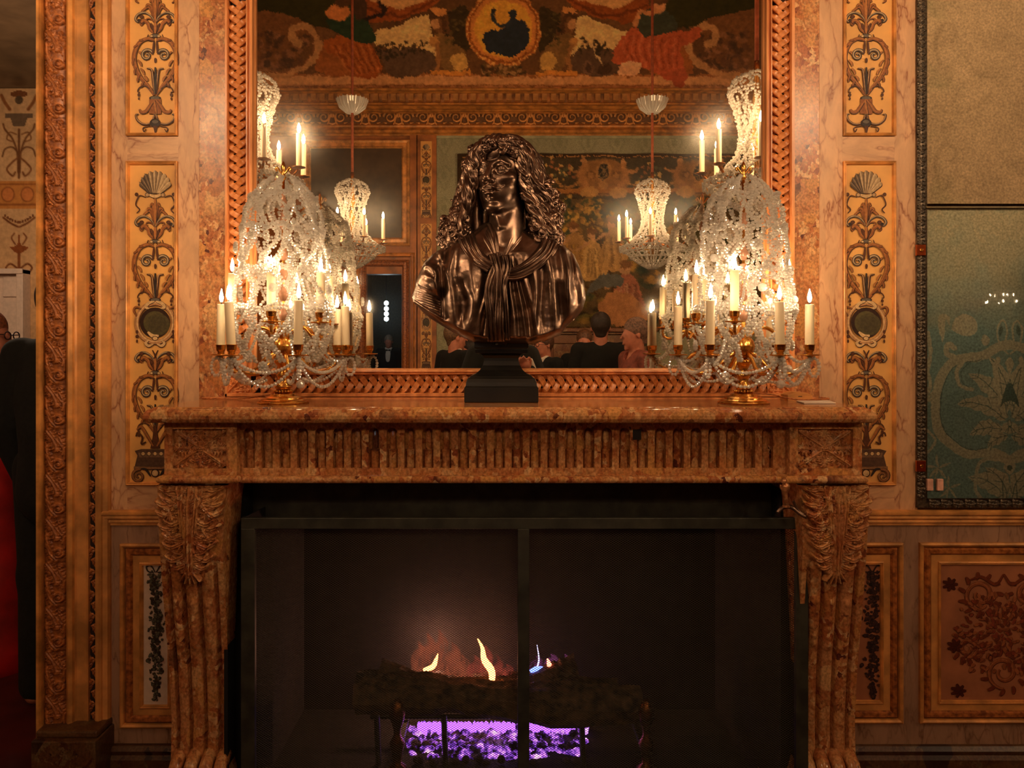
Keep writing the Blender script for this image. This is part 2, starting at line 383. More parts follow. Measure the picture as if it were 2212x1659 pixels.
MAT['brass'] = plain('polished_brass', (232, 168, 84), 0.22, 1.0, 0.15, 30)
MAT['brass_dk'] = plain('aged_brass', (170, 104, 52), 0.3, 1.0, 0.3, 40)
MAT['figure_bronze'] = plain('worn_bronze', (206, 140, 92), 0.36, 0.6, 0.3, 60)
MAT['bronze'] = plain('brown_bronze', (134, 106, 88), 0.29, 0.9, 0.22, 22, 0.05, c2=(88, 66, 54))
MAT['socle'] = plain('black_marble', (26, 22, 17), 0.32, 0.0, 0.4, 9, 0.03)
MAT['white_paint'] = plain('white_paint', (214, 186, 164), 0.5, var=0.06)
MAT['black_cloth'] = plain('black_wool', (20, 20, 17), 0.95, var=0.4, scale=60)
MAT['red_cloth'] = plain('red_satin', (188, 20, 12), 0.6, var=0.25, scale=6)
MAT['white_cloth'] = plain('white_cotton', (225, 205, 185), 0.8, var=0.05)
MAT['skin'] = plain('skin', (206, 128, 98), 0.55, var=0.1, scale=25)
MAT['floor'] = plain('dark_red_floor', (92, 34, 28), 0.45, var=0.3, scale=4)
def mirror_mat():
    t = NT('silvered_glass'); t.set(Metallic=1.0, Roughness=0.0, Base_Color=(0.84, 0.80, 0.72, 1))
    g = t.n('BsdfGlossy'); g.inputs['Roughness'].default_value = 0.14; g.inputs['Color'].default_value = (0.9, 0.8, 0.65, 1)
    m = t.n('MixShader'); m.inputs[0].default_value = 0.02; t.l(t.b.outputs[0], m.inputs[1]); t.l(g.outputs[0], m.inputs[2]); t.l(m.outputs[0], t.o.inputs['Surface']); return t.m
MAT['mirror'] = mirror_mat()
def wax_mat():
    t = NT('candle_wax'); t.set(Base_Color=L4((240, 214, 172)), Roughness=0.45, Subsurface_Weight=0.0)
    return t.m
MAT['wax'] = wax_mat()
def emit(name, c, s):
    t = NT(name); t.set(Base_Color=(0, 0, 0, 1), Emission_Color=L4(c), Emission_Strength=s, Roughness=1.0, Specular_IOR_Level=0.0); return t.m
MAT['flame'] = emit('candle_flame', (255, 222, 178), 80.0)
MAT['flame_ch'] = emit('chandelier_flame', (255, 218, 172), 340.0)
MAT['wick'] = plain('black_wick', (22, 16, 12), 0.9)
def crystal_mat():
    t = NT('cut_crystal')
    g = t.n('BsdfGlossy'); g.inputs['Roughness'].default_value = 0.10; g.inputs['Color'].default_value = (1, 0.96, 0.9, 1)
    tr = t.n('BsdfTransparent'); tr.inputs['Color'].default_value = (0.97, 0.94, 0.89, 1); df = t.n('BsdfTranslucent'); df.inputs['Color'].default_value = (1.0, 0.95, 0.87, 1); d2 = t.n('BsdfDiffuse'); d2.inputs['Color'].default_value = (1.0, 0.95, 0.87, 1)
    def mx(f, a, b):
        m = t.n('MixShader'); m.inputs[0].default_value = f; t.l(a.outputs[0], m.inputs[1]); t.l(b.outputs[0], m.inputs[2]); return m
    b = mx(0.5, df, d2); c = mx(0.60, tr, b); d = mx(0.24, c, g)
    t.l(d.outputs[0], t.o.inputs['Surface']); return t.m
MAT['crystal'] = crystal_mat()
MAT['amber'] = plain('smoky_rose_glass', (196, 142, 112), 0.12, 0.2, 0.1)
# ================================================================ painted ornament (flat paint strokes)
class Ink:
    def __init__(s): s.mb = MB(); s.k = 0
    def strip(s, p, w, col):
        p = np.asarray(p, float); T = np.gradient(p, axis=0); T /= np.linalg.norm(T, axis=1)[:, None]+1e-9
        N = np.stack([-T[:, 1], T[:, 0]], -1)*(np.broadcast_to(w, (len(p),))[:, None]*0.5)
        s.k += 1; e = np.full((len(p), 1), 0.02*(s.k % 400)*0.1)
        V = np.concatenate([np.hstack([p-N, e]), np.hstack([p+N, e])]); n = len(p); i = np.arange(n-1)
        s.mb.add(V, np.stack([i, i+1, i+1+n, i+n], -1), col)
    def stroke(s, ctrl, w, col, dark=(54, 28, 16), n=22, taper=1, out=1.5, mirror=True, hi=None):
        p = spline(ctrl, n); t = np.linspace(0, 1, n)
        if taper == 1: ww = w*(0.18+0.82*np.sin(PI*(0.08+0.84*t))**0.8)
        elif taper == 2: ww = w*(1-0.8*t)
        elif taper == 3: ww = w*(.22+.78*t**.8)*np.sqrt(np.clip((1.0001-t)/.16, 0, 1))
        else: ww = np.full(n, float(w))
        for sg in ((1, -1) if mirror else (1,)):
            q = p*np.array((sg, 1))
            s.strip(q+np.array((0.5, 0.6)), ww+out, dark); s.strip(q, ww, col)
            if hi is not None and w > 2.5: s.strip(q-np.array((w*0.15*sg, w*0.1)), ww*0.28, hi)
    def blob(s, c, rx, ry, col, dark=(54, 28, 16), mirror=True, n=14):
        a = np.arange(n)*2*PI/n
        for sg in ((1, -1) if mirror and abs(c[0]) > 0.1 else (1,)):
            for k, cc in ((1.0, dark), (0.76, col)):
                s.k += 1; V = np.stack([c[0]*sg+rx*k*np.cos(a), c[1]+ry*k*np.sin(a), np.full(n, 0.02*(s.k % 400)*0.1)], -1); s.mb.add(V, np.arange(n)[None], cc)
    def poly(s, pts, col, mirror=False):
        for sg in ((1, -1) if mirror else (1,)):
            s.k += 1; p = np.asarray(pts, float)*np.array((sg, 1)); s.mb.add(np.hstack([p, np.full((len(p), 1), 0.02*(s.k % 400)*0.1)]), np.arange(len(p))[None], col)
    def spiral(s, c, r, turns, w, col, dirn=1, a0=0.0, dark=(54, 28, 16), mirror=True, hi=None):
        t = np.linspace(0, 1, 30); a = a0+dirn*t*turns*2*PI; rr = r*(1-0.86*t)
        p = np.stack([c[0]+rr*np.cos(a), c[1]+rr*np.sin(a)], -1); ww = w*(1-0.45*t)
        for sg in ((1, -1) if mirror else (1,)):
            q = p*np.array((sg, 1)); s.strip(q+np.array((0.5, 0.6)), ww+2.2, dark); s.strip(q, ww, col)
            if hi: s.strip(q, ww*0.3, hi)
BR, BR2, BRD, GY, GYD, CR = (158, 92, 44), (186, 116, 58), (100, 54, 28), (112, 98, 84), (58, 46, 40), (228, 184, 128)
def o_leaf(k, a, b, c, w=7, col=BR, jag=True):
    k.stroke([a, b, c], w, col, hi=BR2)
    if jag:
        p = spline([a, b, c], 7)
        for i in range(1, 6):
            T = p[i+1]-p[i-1] if i < 6 else p[i]-p[i-1]; T = T/np.linalg.norm(T); N = np.array((T[1], -T[0])) if p[i][0] > 0 else np.array((-T[1], T[0]))
            k.stroke([p[i], p[i]+N*w*0.55+T*w*0.35, p[i]+N*w*0.8+T*w*0.95], w*0.45, col, n=6, out=1.4)
def o_arms(k, y):       # two S arms with ball ends
    k.stroke([(1, y), (8, y-14), (22, y-23), (36, y-20), (43, y-10), (38, y-3), (33, y-7)], 4.2, GY, hi=CR)
    k.blob((35, y-6), 3.4, 3.4, GYD); k.stroke([(2, y-2), (9, y-9), (17, y-10), (20, y-5), (15, y-3)], 2.4, BR)
def o_plume(k, y, h=44, w=22):
    for i, f in enumerate((-1.0, -0.62, -0.3, 0)):
        if f: k.stroke([(1, y), (abs(f)*w*0.5, y-h*0.5), (abs(f)*w, y-h*(0.95-abs(f)*0.55)), (abs(f)*w+4, y-h*(0.9-abs(f)*0.5)+4)], 5, BR, hi=BR2)
    k.stroke([(0, y), (0.2, y-h*0.5), (0, y-h)], 6, BR2, mirror=False)
def o_tulip(k, y):
    k.stroke([(2, y), (12, y-10), (16, y-22), (26, y-28), (31, y-22), (28, y-17)], 7, BR, hi=BR2)
    k.stroke([(1, y), (5, y-12), (10, y-22)], 5, BRD); k.stroke([(0, y), (0.2, y-14), (0, y-26)], 6, BR2, mirror=False)
    k.blob((29, y-36), 5, 4, BRD); k.stroke([(29, y-34), (33, y-26), (27, y-20), (24, y-26)], 1.4, BRD, n=12, out=0.8)
    k.blob((0, y+5), 11, 4, GY, mirror=False); k.blob((8, y+6), 4, 3, CR); k.stroke([(2, y+8), (10, y+16), (17, y+10), (15, y+2)], 1.6, BRD, out=1)
def o_heart(k, y):      # y = top; 122 px tall
    k.stroke([(3, y+2), (16, y-2), (33, y+6), (44, y+26), (45, y+50), (34, y+78), (16, y+100), (2, y+120)], 9, BR, hi=BR2, n=34)
    for (a, b) in (((45, y+40), (48, y+56)), ((41, y+60), (44, y+76)), ((33, y+76), (38, y+92)), ((24, y+90), (29, y+104)), ((38, y+12), (46, y+18)), ((26, y+2), (35, y+1))):
        k.stroke([a, ((a[0]+b[0])/2+2, (a[1]+b[1])/2), b], 4, BR, n=8, out=1.6)
    for (a, b) in (((38, y+44), (30, y+58)), ((32, y+62), (24, y+76)), ((24, y+78), (17, y+90)), ((36, y+26), (29, y+34))):
        k.stroke([a, ((a[0]+b[0])/2-2, (a[1]+b[1])/2), b], 4.5, BR2, n=8, out=1.4)
    k.spiral((18, y+34), 13.5, 1.35, 5.5, GY, 1, -PI*0.9, hi=CR)
    k.stroke([(3, y+3), (4, y+18), (6, y+32)], 3.5, BRD)
    k.stroke([(0, y+40), (0.2, y+44), (0, y+50)], 4, BRD, mirror=False)
    k.stroke([(2, y+118), (5, y+88), (8, y+66), (18, y+62)], 4.2, BRD, hi=CR); k.stroke([(0, y+118), (0.3, y+90), (0, y+60)], 4.6, GYD, mirror=False)
    k.stroke([(12, y+106), (24, y+100), (34, y+104), (38, y+112), (33, y+114)], 1.8, BRD, out=1); k.blob((35, y+120), 3, 4, BRD); k.blob((35, y+128), 2, 3, BRD)
def o_shell(k, y):
    for i in range(9):
        a = math.radians(-76+152*i/8); q = np.array((math.sin(a), -math.cos(a)))
        b = np.array((q[0]*9, y+42)); t = np.array((q[0]*34, y+26+q[1]*34))
        k.stroke([b, (b+t)/2, t], 12.5, ((196, 158, 112), (150, 118, 84), (96, 74, 54))[0 if i > 5 else 1 if i > 2 else 2], mirror=False, n=16, taper=3, out=2.4, hi=(216, 180, 134) if i > 2 else (140, 112, 84))
    k.stroke([(-15, y+44), (0, y+48), (15, y+44)], 7, CR, mirror=False); k.blob((17, y+45), 5, 5, (198, 156, 110))
    k.stroke([(20, y+50), (32, y+46), (38, y+52), (42, y+66), (34, y+76), (40, y+84)], 2.0, BRD, out=1); k.blob((40, y+44), 4, 4, BRD)
def o_bell(k, y):
    k.blob((0, y), 13, 5, GY, mirror=False); k.stroke([(0, y+2), (0.3, y+16), (0, y+34)], 26, BR, mirror=False, taper=0, out=0)
    k.stroke([(2, y+4), (10, y+14), (20, y+28), (30, y+30), (34, y+24)], 7, BR, hi=BR2); k.stroke([(-2, y+4), (0, y+20), (3, y+34)], 5, BR2, mirror=False)
    k.stroke([(2, y+34), (8, y+52), (24, y+56), (38, y+48), (42, y+36), (36, y+34)], 3.6, BRD, hi=CR)
    for j in range(3): k.blob((0, y+40+j*6), 2.4, 2.6, BRD, mirror=False)
    k.blob((0, y+54), 12, 10, GYD, mirror=False); k.blob((0, y+51), 9, 5, GY, mirror=False); k.stroke([(0, y+60), (0.2, y+67), (0, y+75)], 8, BRD, mirror=False, taper=2)
    k.stroke([(10, y+60), (22, y+62), (27, y+66), (24, y+72), (20, y+66)], 1.5, BRD, out=0.8)
def o_cartouche(k, y):
    a = np.linspace(-PI/2, PI/2, 24)
    k.stroke(list(zip(40*np.cos(a)+0.1, y+42*np.sin(a))), 9, (196, 138, 88), hi=CR, n=30, taper=0)
    k.stroke([(2, y-46), (14, y-42), (20, y-34), (12, y-30)], 7, CR); k.stroke([(4, y+46), (14, y+50), (20, y+44), (14, y+38)], 6, CR)
    k.stroke([(30, y-30), (42, y-34), (46, y-26), (40, y-14)], 4, BR); k.blob((39, y+20), 3, 4, BRD); k.blob((39, y+30), 3.4, 4, BRD); k.blob((39, y+40), 2.2, 4, BRD)
    k.blob((0, y), 33, 33, (92, 80, 44), mirror=False, n=28); k.blob((6, y+4), 26, 24, (78, 66, 40), dark=(84, 72, 42), mirror=False, n=24)
    k.stroke([(-16, y+20), (-4, y+29), (8, y+28)], 8, CR, mirror=False); k.blob((0, y+34), 7, 5, CR, mirror=False)
def o_foot(k, y):       # mask, plinth and scroll at the panel foot
    k.stroke([(0, y), (0.2, y-20), (0, y-50)], 20, BRD, mirror=False, taper=2)
    k.stroke([(4, y-4), (18, y-28), (30, y-46), (40, y-40)], 6, BR, hi=BR2); k.stroke([(20, y-14), (30, y-10), (28, y-24), (38, y-34), (42, y-26)], 3, BRD)
    k.poly([(-44, y+6), (-30, y+2), (30, y+2), (44, y+6), (38, y+16), (44, y+40), (-44, y+40), (-38, y+16)], (96, 66, 48)); k.poly([(-36, y+10), (36, y+10), (34, y+20), (-34, y+20)], (132, 96, 68))
    for xx in (-26, -13, 0, 13, 26): k.blob((xx, y+12), 5, 5, CR, mirror=False)
    k.stroke([(-46, y+42), (0, y+43), (46, y+42)], 5, (150, 104, 66), mirror=False, taper=0)
    k.blob((0, y+54), 9, 9, CR, mirror=False); k.stroke([(10, y+60), (20, y+46), (30, y+44)], 4, GYD)
    k.spiral((36, y+60), 15, 1.6, 5, (150, 96, 56), 1, -PI*0.6)
ink_u = Ink(); k = ink_u
o_plume(k, 46, 60, 26); o_arms(k, 50); o_tulip(k, 72); o_heart(k, 85); o_bell(k, 212)
k.stroke([(4, -10), (14, -20), (30, -12), (42, 0), (36, 6)], 3.5, BR)
ink_l = Ink(); k = ink_l
o_shell(k, 376); o_plume(k, 484, 56, 22); o_arms(k, 490); o_tulip(k, 516); o_heart(k, 530); k.blob((0, 648), 13, 5, GY, mirror=False); o_cartouche(k, 697)
k.stroke([(3, 775), (0.5, 768), (6, 756)], 2, BRD); o_arms(k, 784); o_tulip(k, 800); o_heart(k, 813); o_foot(k, 968)
def ink_mesh(ink, cx, d=0.0062, dy=0):
    V = np.concatenate(ink.mb.v)
    s = (DIST-d)/F_PX; Wd = np.stack([(cx-PX0+V[:, 0])*s, -(d+V[:, 2]*0.0004), CAMZ+(PY0-V[:, 1]-dy)*s], -1)
    mb = MB(); mb.v = [Wd]; mb.f = ink.mb.f; mb.c = ink.mb.c; mb.n = len(V); return mb

# ================================================================ the fireplace wall
wall = sroot('wall_north')
def slab(name, a, b, c, e, mat, d1=0.0, d0=-0.06, parent=wall, **k): return obj(name, MB().add(*pbox(a, b, c, e, d0, d1)), mat, parent, **k)
TOPY = -640   # how far the wall goes up, in photo rows
for (xa, xb, xm0, xm1, gx0, gx1, band0, band1) in ((226, 430, 275, 385, 275, 385, 430, 487), (1770, 1982, 1820, 1932, 1820, 1932, 1714, 1770)):
    slab('marble_stile', xa, gx0, TOPY, 1102, MAT['pale'], 0.004); slab('marble_stile', gx1, xb, TOPY, 1102, MAT['pale'], 0.004)
    slab('marble_rail', gx0, gx1, 295, 349, MAT['pale_h'], 0.004); slab('marble_rail', gx0, gx1, 1048, 1102, MAT['pale_h'], 0.004)
    for (ya, yb, ink) in ((TOPY, 294, ink_u), (350, 1047, ink_l)):
        gp = slab('gilded_panel', gx0, gx1, ya, yb, MAT['gold_panel'], 0.002)
        x0, x1, z0, z1 = X_(gx0), X_(gx1), Z_(yb), Z_(ya)
        fr = MB().add(*rectframe(x0-0.001, x1+0.001, z0-0.001, z1+0.001, [(0, -0.01), (0, 0.012), (0.003, 0.015), (0.006, 0.011), (0.0085, 0.013), (0.0105, 0.004), (0.0105, -0.01)]))
        obj('panel_moulding', fr, MAT['gold_mould'], gp, bevel=0.0008)
        obj('painted_ornament', ink_mesh(ink, (gx0+gx1)/2+(5 if gx0 < 1000 else -5)), MAT['paint'], gp, kind='stuff')
    slab('breccia_band', band0, band1, TOPY, 900, MAT['breccia_band'], 0.003)
slab('gap_shade_strip', 224, 228, TOPY, 1102, MAT['socle_gap'] if 'socle_gap' in MAT else MAT['dark_back'], 0.006)  # dark strip painted as the shade between door frame and stile
slab('backing_wall', 430, 1770, TOPY, 900, MAT['dark_back'], -0.03, -0.12)
slab('backing_wall', 330, 520, 890, 1800, MAT['dark_back'], -0.02, -0.12); slab('backing_wall', 1716, 1900, 890, 1800, MAT['dark_back'], -0.02, -0.12)
slab('backing_wall', 1975, 3600, TOPY, 1102, MAT['pale'], -0.01, -0.12)
for (a, b, c, e, m_) in ((430, 520, 890, 1102, 'pale'), (345, 520, 1102, 1700, 'shaded_marble'), (1716, 1770, 890, 1102, 'pale'), (1716, 1875, 1102, 1700, 'shaded_marble')): slab('marble_stile', a, b, c, e, MAT[m_], -.002)
# chair rails
def rail_prof(zt, zb, dep=0.03):
    h = zt-zb; return [(0, zt), (dep*0.5, zt), (dep, zt-h*0.10), (dep, zt-h*0.24), (dep*0.72, zt-h*0.32), (dep*0.8, zt-h*0.5), (dep*0.55, zt-h*0.62), (dep*0.62, zt-h*0.78), (dep*0.35, zt-h*0.86), (dep*0.38, zb), (0, zb)]
for (a, b, nm) in ((221, 352, 'trim_1'), (1870, 3600, 'trim_2')):
    struct(nm, MB().add(*extr(rail_prof(Z_(1100), Z_(1133)), X_(a), X_(b), 'x')), MAT['gold_mould'])
# dado
def dado(x0, x1, y0, y1, name='dado_panel', parent=wall):
    g = slab(name, x0, x1, y0, y1, MAT['white_paint'] if x0 < 1000 else MAT['dado_rose'], 0.002, parent=parent)
    a, b, c, e = X_(x0), X_(x1), Z_(y1), Z_(y0)
    obj('outer_moulding', MB().add(*rectframe(a-.002, b+.002, c-.002, e+.002, [(0, -.01), (0, .014), (.006, .018), (.012, .014), (.014, .008), (.014, -.01)])), MAT['gold_mould'], g, bevel=.001)
    obj('leaf_moulding', MB().add(*rectframe(a+.014, b-.014, c+.014, e-.014, [(0, -.01), (0, .006), (.006, .014), (.018, .013), (.024, .004), (.024, -.01)])), MAT['gilt_dark'], g)
    obj('flat_border', MB().add(*rectframe(a+.038, b-.038, c+.038, e-.038, [(0, -.01), (0, .006), (.022, .006), (.022, -.01)])), MAT['gilt'], g)
    obj('inner_moulding', MB().add(*rectframe(a+.06, b-.06, c+.06, e-.06, [(0, -.01), (0, .01), (.003, .012), (.006, .008), (.008, .010), (.011, .004), (.011, -.01)])), MAT['gold_mould'], g)
    return g
MAT['dado_rose'] = plain('rose_painted_field', (170, 104, 68), 0.6, var=0.12, scale=9)
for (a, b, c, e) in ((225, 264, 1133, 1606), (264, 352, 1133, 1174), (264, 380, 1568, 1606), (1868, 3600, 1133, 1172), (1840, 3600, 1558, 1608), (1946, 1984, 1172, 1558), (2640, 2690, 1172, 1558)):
    slab('marble_stile' if (e-c) > (b-a) else 'marble_rail', a, b, c, e, MAT['shaded_marble'], 0.004)
dl = dado(264, 410, 1174, 1568); dr = dado(1800, 1946, 1172, 1558); dr2 = dado(1984, 2640, 1172, 1558); dado(2690, 3300, 1172, 1558)
slab('backing_wall', 3300, 3600, 1172, 1558, MAT['pale'], 0.0)
# painted garlands on the dado fields
def garland(cx, y0, y1, half, tones, seed):
    k = Ink(); r = np.random.default_rng(seed); n = int((y1-y0)/7)
    for i in range(n*7):
        f = r.random(); y = y0+f*(y1-y0); w = half*(0.45+0.55*abs(math.sin(f*9+1)))*(1 if f < .75 else 1-(f-.75)*2.6)
        x = r.normal()*w*0.42; x = max(-w, min(w, x)); a = r.random()*PI*2; L = 4+5*r.random(); t = tones[int(r.integers(len(tones)))]
        k.stroke([(x, y), (x+L*0.5*math.cos(a)+1, y+L*0.5*math.sin(a)), (x+L*math.cos(a), y+L*math.sin(a))], 3.2+2.5*r.random(), t, dark=(38, 24, 16), n=5, out=1.2, mirror=False)
        if r.random() < 0.14: k.blob((x, y), 4.5, 4.5, tones[0], dark=(34, 22, 14), mirror=False, n=9)
    k.stroke([(1, y0), (10, y0-14), (20, y0-12), (16, y0-2), (4, y0)], 2.4, tones[1], dark=(38, 24, 16), out=1); return k
def put_ink(k, cx, parent, d=0.0045, name='painted_garland'): return obj(name, ink_mesh(k, cx, d), MAT['paint'], parent, kind='stuff')
put_ink(garland(0, 1236, 1512, 19, [(96, 92, 76), (62, 54, 40), (120, 112, 90), (80, 60, 36)], 3), 336, dl)
put_ink(garland(0, 1236, 1508, 24, [(70, 44, 40), (52, 32, 30), (86, 52, 38), (60, 36, 34)], 5), 1884, dr)
def rinceau(seed):
    k = Ink(); c1, c2, dk = (124, 56, 30), (150, 82, 48), (84, 34, 18)
    for sg, cx, cyy, r in ((1, 2118, 1285, 34), (-1, 2222, 1285, 34), (1, 2168, 1452, 36), (-1, 2090, 1400, 22), (1, 2248, 1400, 22)):
        t = np.linspace(0, 1, 34); a = PI*0.5+sg*t*2*PI*1.35; rr = r*(1-0.72*t)
        k.stroke(list(zip(cx+rr*np.cos(a), cyy+rr*np.sin(a))), 9, c2, dark=dk, mirror=False, n=36, hi=(176, 104, 66))
        for j in range(11):
            a_ = PI*0.5+sg*j/11*2*PI; b = np.array((cx+r*math.cos(a_), cyy+r*math.sin(a_))); q = np.array((math.cos(a_+sg*0.5), math.sin(a_+sg*0.5)))
            k.stroke([b, b+q*8+(2, 0), b+q*17], 8, c1, dark=dk, mirror=False, n=7)
    rg = np.random.default_rng(seed)
    for i in range(330):
        r_ = rg.random()**.6; a0 = rg.random()*6.28; x = 2168+r_*104*math.cos(a0); y = 1368+r_*118*math.sin(a0)*(.6+.4*abs(math.cos(a0))); a = a0+rg.normal()*.7; L = 7+8*rg.random()
        k.stroke([(x, y), (x+L*.5*math.cos(a)+1.5, y+L*.5*math.sin(a)-1), (x+L*math.cos(a), y+L*math.sin(a))], 5+3*rg.random(), (c1, c2, (140, 62, 40), (110, 52, 30), (168, 96, 58))[i % 5], dark=dk if i % 3 else (104, 48, 28), mirror=False, n=6, out=1.0)
    for (x, y) in ((2062, 1395), (2052, 1262), (2288, 1395), (2284, 1262), (2070, 1492), (2266, 1492)):
        for j in range(7):
            a = j*0.9; k.stroke([(x, y), (x+7*math.cos(a)+1, y+7*math.sin(a)), (x+17*math.cos(a), y+15*math.sin(a))], 7, dk, dark=(60, 24, 14), mirror=False, n=6)
    k.stroke([(2168, 1240), (2150, 1262), (2120, 1246), (2096, 1252)], 6, c1, dark=dk, mirror=False); k.stroke([(2168, 1240), (2186, 1262), (2216, 1246), (2240, 1252)], 6, c1, dark=dk, mirror=False)
    return k
rk = rinceau(4)
def abs_ink(k, d): V = np.concatenate(k.mb.v); mb = MB(); s = (DIST-d)/F_PX; mb.v = [np.stack([(V[:, 0]-PX0)*s, -(d+V[:, 2]*0.0004), CAMZ+(PY0-V[:, 1])*s], -1)]; mb.f = k.mb.f; mb.c = k.mb.c; mb.n = len(V); return mb
obj('painted_rinceau', abs_ink(rk, 0.0045), MAT['paint'], dr2, kind='stuff')
# baseboards
bb = [(0, Z_(1606)), (.018, Z_(1606)), (.028, Z_(1614)), (.022, Z_(1624)), (.03, Z_(1632)), (.03, 0.0), (0, 0.0)]
MAT['base_red'] = breccia('dark_red_marble', 0.5, 24, rough=0.35)
struct('baseboard_left', MB().add(*extr(bb, X_(222), X_(380), 'x')), MAT['base_red']); struct('baseboard_right', MB().add(*extr(bb, X_(1835), X_(3600), 'x')), MAT['base_red'])
struct('floor', MB().add(*box(-6, 9, -7.6, 4.2, -0.06, 0)), MAT['floor'])

# ================================================================ left doorway: gilded carved architrave
door = sroot('door_1')
dx = lambda px: X_(px, 0.05)
zt, zb = Z_(TOPY), Z_(1598, 0.05)
def vmould(name, px0, px1, prof, mat, parent, z0=zb, z1=zt, d0=-0.02, **k):
    a, b = dx(px0), dx(px1); pts = [(a, d0)]+[(a+(b-a)*u, d) for u, d in prof]+[(b, d0)]
    return obj(name, MB().add(*extr(pts, z0, z1, 'z')), mat, parent, **k)
vmould('outer_fillet', 84, 93, [(0, .062), (.2, .07), (.8, .07), (1, .06)], MAT['gold_mould'], door)
vmould('leaf_bed', 93, 141, [(0, .03), (.2, .040), (.5, .045), (.8, .036), (1, .026)], MAT['gilt_dark'], door)
vmould('reed', 140, 156, [(0, .03), (.1, .046), (.5, .054), (.9, .046), (1, .036)], MAT['gold_mould'], door, smooth=False)
vmould('flat_fascia', 156, 185, [(0, .036), (.1, .03), (.8, .03), (1, .034)], MAT['gilt'], door)
vmould('leaf_bed', 185, 200, [(0, .022), (1, .022)], MAT['dark_back'], door)
vmould('inner_fascia', 200, 225, [(0, .034), (.3, .036), (.45, .03), (.5, .024), (.9, .022), (1, .012)], MAT['gilt'], door)
# carved acanthus units
pitch = 96.0; sc_ = (DIST-0.05)/F_PX
def acanthus_unit(flip):
    w, h = 46.0, 100.0; S = []
    for i, (bx, by, tx, ty, wd) in enumerate(((4, 6, 30, 52, 30), (6, 30, 16, 74, 22), (34, 20, 40, 60, 16), (6, 60, 30, 96, 24))):
        S += leaf_strokes((bx, by), (tx, ty), wd, 5, 8.0 if i == 0 else 6.5, 0.10 if i % 2 else -0.1)
    t = np.linspace(0, 1, 26); a = t*2*PI*1.5; r = 11*(1-0.8*t)
    c = (33, 78); S.append((np.stack([c[0]+r*np.cos(a), c[1]+r*np.sin(a)], -1), 3.4*(1-0.3*t), np.full(26, 8.5)))
    S.append(([c], [4.2], [9.5])); S.append((spline([(8, 0), (24, 20), (42, 46), (44, 70)], 20), np.linspace(3.4, 2.4, 20), np.full(20, 6.5)))
    for q in range(5): S.append(([(36+3*math.cos(q*1.26), 12+3*math.sin(q*1.26))], [3.0], [7.5]))
    Xg, Yg, H = relief(w, h, 48, 104, S, 1.0)
    if flip: Xg = w-Xg
    dome = 5*np.sqrt(np.maximum(0, 1-((Xg-w/2)/(w/2))**2))
    V = np.stack([(Xg-w/2)*sc_, -(H*0.0014+dome*0.0022), -(Yg)*sc_], -1).reshape(-1, 3); f = gridfaces(48, 104)
    if flip: f = f[:, ::-1]
    return MB().add(V, f)
um = [acanthus_unit(False).mesh('acanthus_leaf', smooth=True), acanthus_unit(True).mesh('acanthus_leaf', smooth=True)]
for i in range(-2, 17):
    o = obj('acanthus_leaf', um[0], MAT['gilt_dark'], door, local=True); o.location = (dx(117), -0.036, Z_(60+i*pitch, .05))
    if Z_(60+(i+1)*pitch, .05) < zb: o.scale = (1, 1, max(0.1, (Z_(60+i*pitch, .05)-zb)/(100*sc_)))
def small_leaf():
    S = leaf_strokes((7, 1), (7, 21), 13, 3, 3.5); S.append((spline([(1, 12), (6, 6), (12, 12)], 10), [1.6]*10, [3.0]*10))
    Xg, Yg, H = relief(14, 24, 15, 26, S); return MB().add(np.stack([(Xg-7)*sc_, -H*0.0018, -Yg*sc_], -1).reshape(-1, 3), gridfaces(15, 26)).mesh('small_leaf', smooth=True)
sm = small_leaf()
for i in range(-4, 67):
    y = 10+i*24.0
    if y+20 > 1598: break
    o = obj('small_leaf', sm, MAT['gilt_dark'], door, local=True); o.location = (dx(192.5), -0.024, Z_(y, .05)); o.rotation_euler = (0, 0.5*(1 if i % 2 else -1), 0)
obj('plinth', MB().add(*box(X_(66, .12), X_(206, .12), -.12, .0, 0, Z_(1602, .12))), MAT['base_red'], door, bevel=.004)
obj('plinth_cap', MB().add(*box(X_(76, .10), X_(210, .10), -.10, .0, Z_(1602, .12), Z_(1580, .1))), MAT['base_red'], door, bevel=.006)
obj('jamb', MB().add(*box(X_(84, .05)-0.03, X_(84, .05)+0.01, .0, 0.32, 0, zt)), MAT['gilt'], door)
obj('jamb', MB().add(*box(-3.0, -2.96, -0.02, 0.32, 0, zt)), MAT['gilt'], door)
slab2 = MB().add(*box(-6, -3.0, 0, .1, 0, zt)); obj('backing_wall', slab2, MAT['pale'], wall)
# ================================================================ marble chimneypiece
BC = MAT['breccia']
mt = thing('fireplace_mantel', 'wide brown-and-orange breccia marble chimneypiece with fluted frieze and scrolled leaf consoles', 'fireplace', (0, -0.2, 0))
SH = Z_(860, 0.0)        # top of the shelf
zs = lambda py, d: Z_(py, d)
# shelf with rounded nosing
z0s, z1s = zs(905, .40), SH
pr = []
for a in np.linspace(PI/2, -PI/2, 9): pr.append((math.cos(a), math.sin(a)))
hz = (z1s-0.004-z0s)/2
def shelf_ring(t, z, inset): return [(X_(312, .4)+t+inset, z), ]
rings = []
L_, R_, FD = X_(312, .40), X_(1890, .40), 0.415
for (o, z) in [(.022, z1s), (.018, z1s-.004), (.010, z1s-.006), (.003, z1s-.013), (0, z1s-.022), (.001, z1s-.031), (.006, z1s-.039), (.012, z1s-.043), (.014, z0s+.012), (.020, z0s+.004), (.026, z0s)]:
    rings.append([(L_+o, 0.02, z), (L_+o, -(FD-o), z), (R_-o, -(FD-o), z), (R_-o, 0.02, z)])
obj('shelf', MB().add(*loft(rings)), BC, mt, bevel=.002)
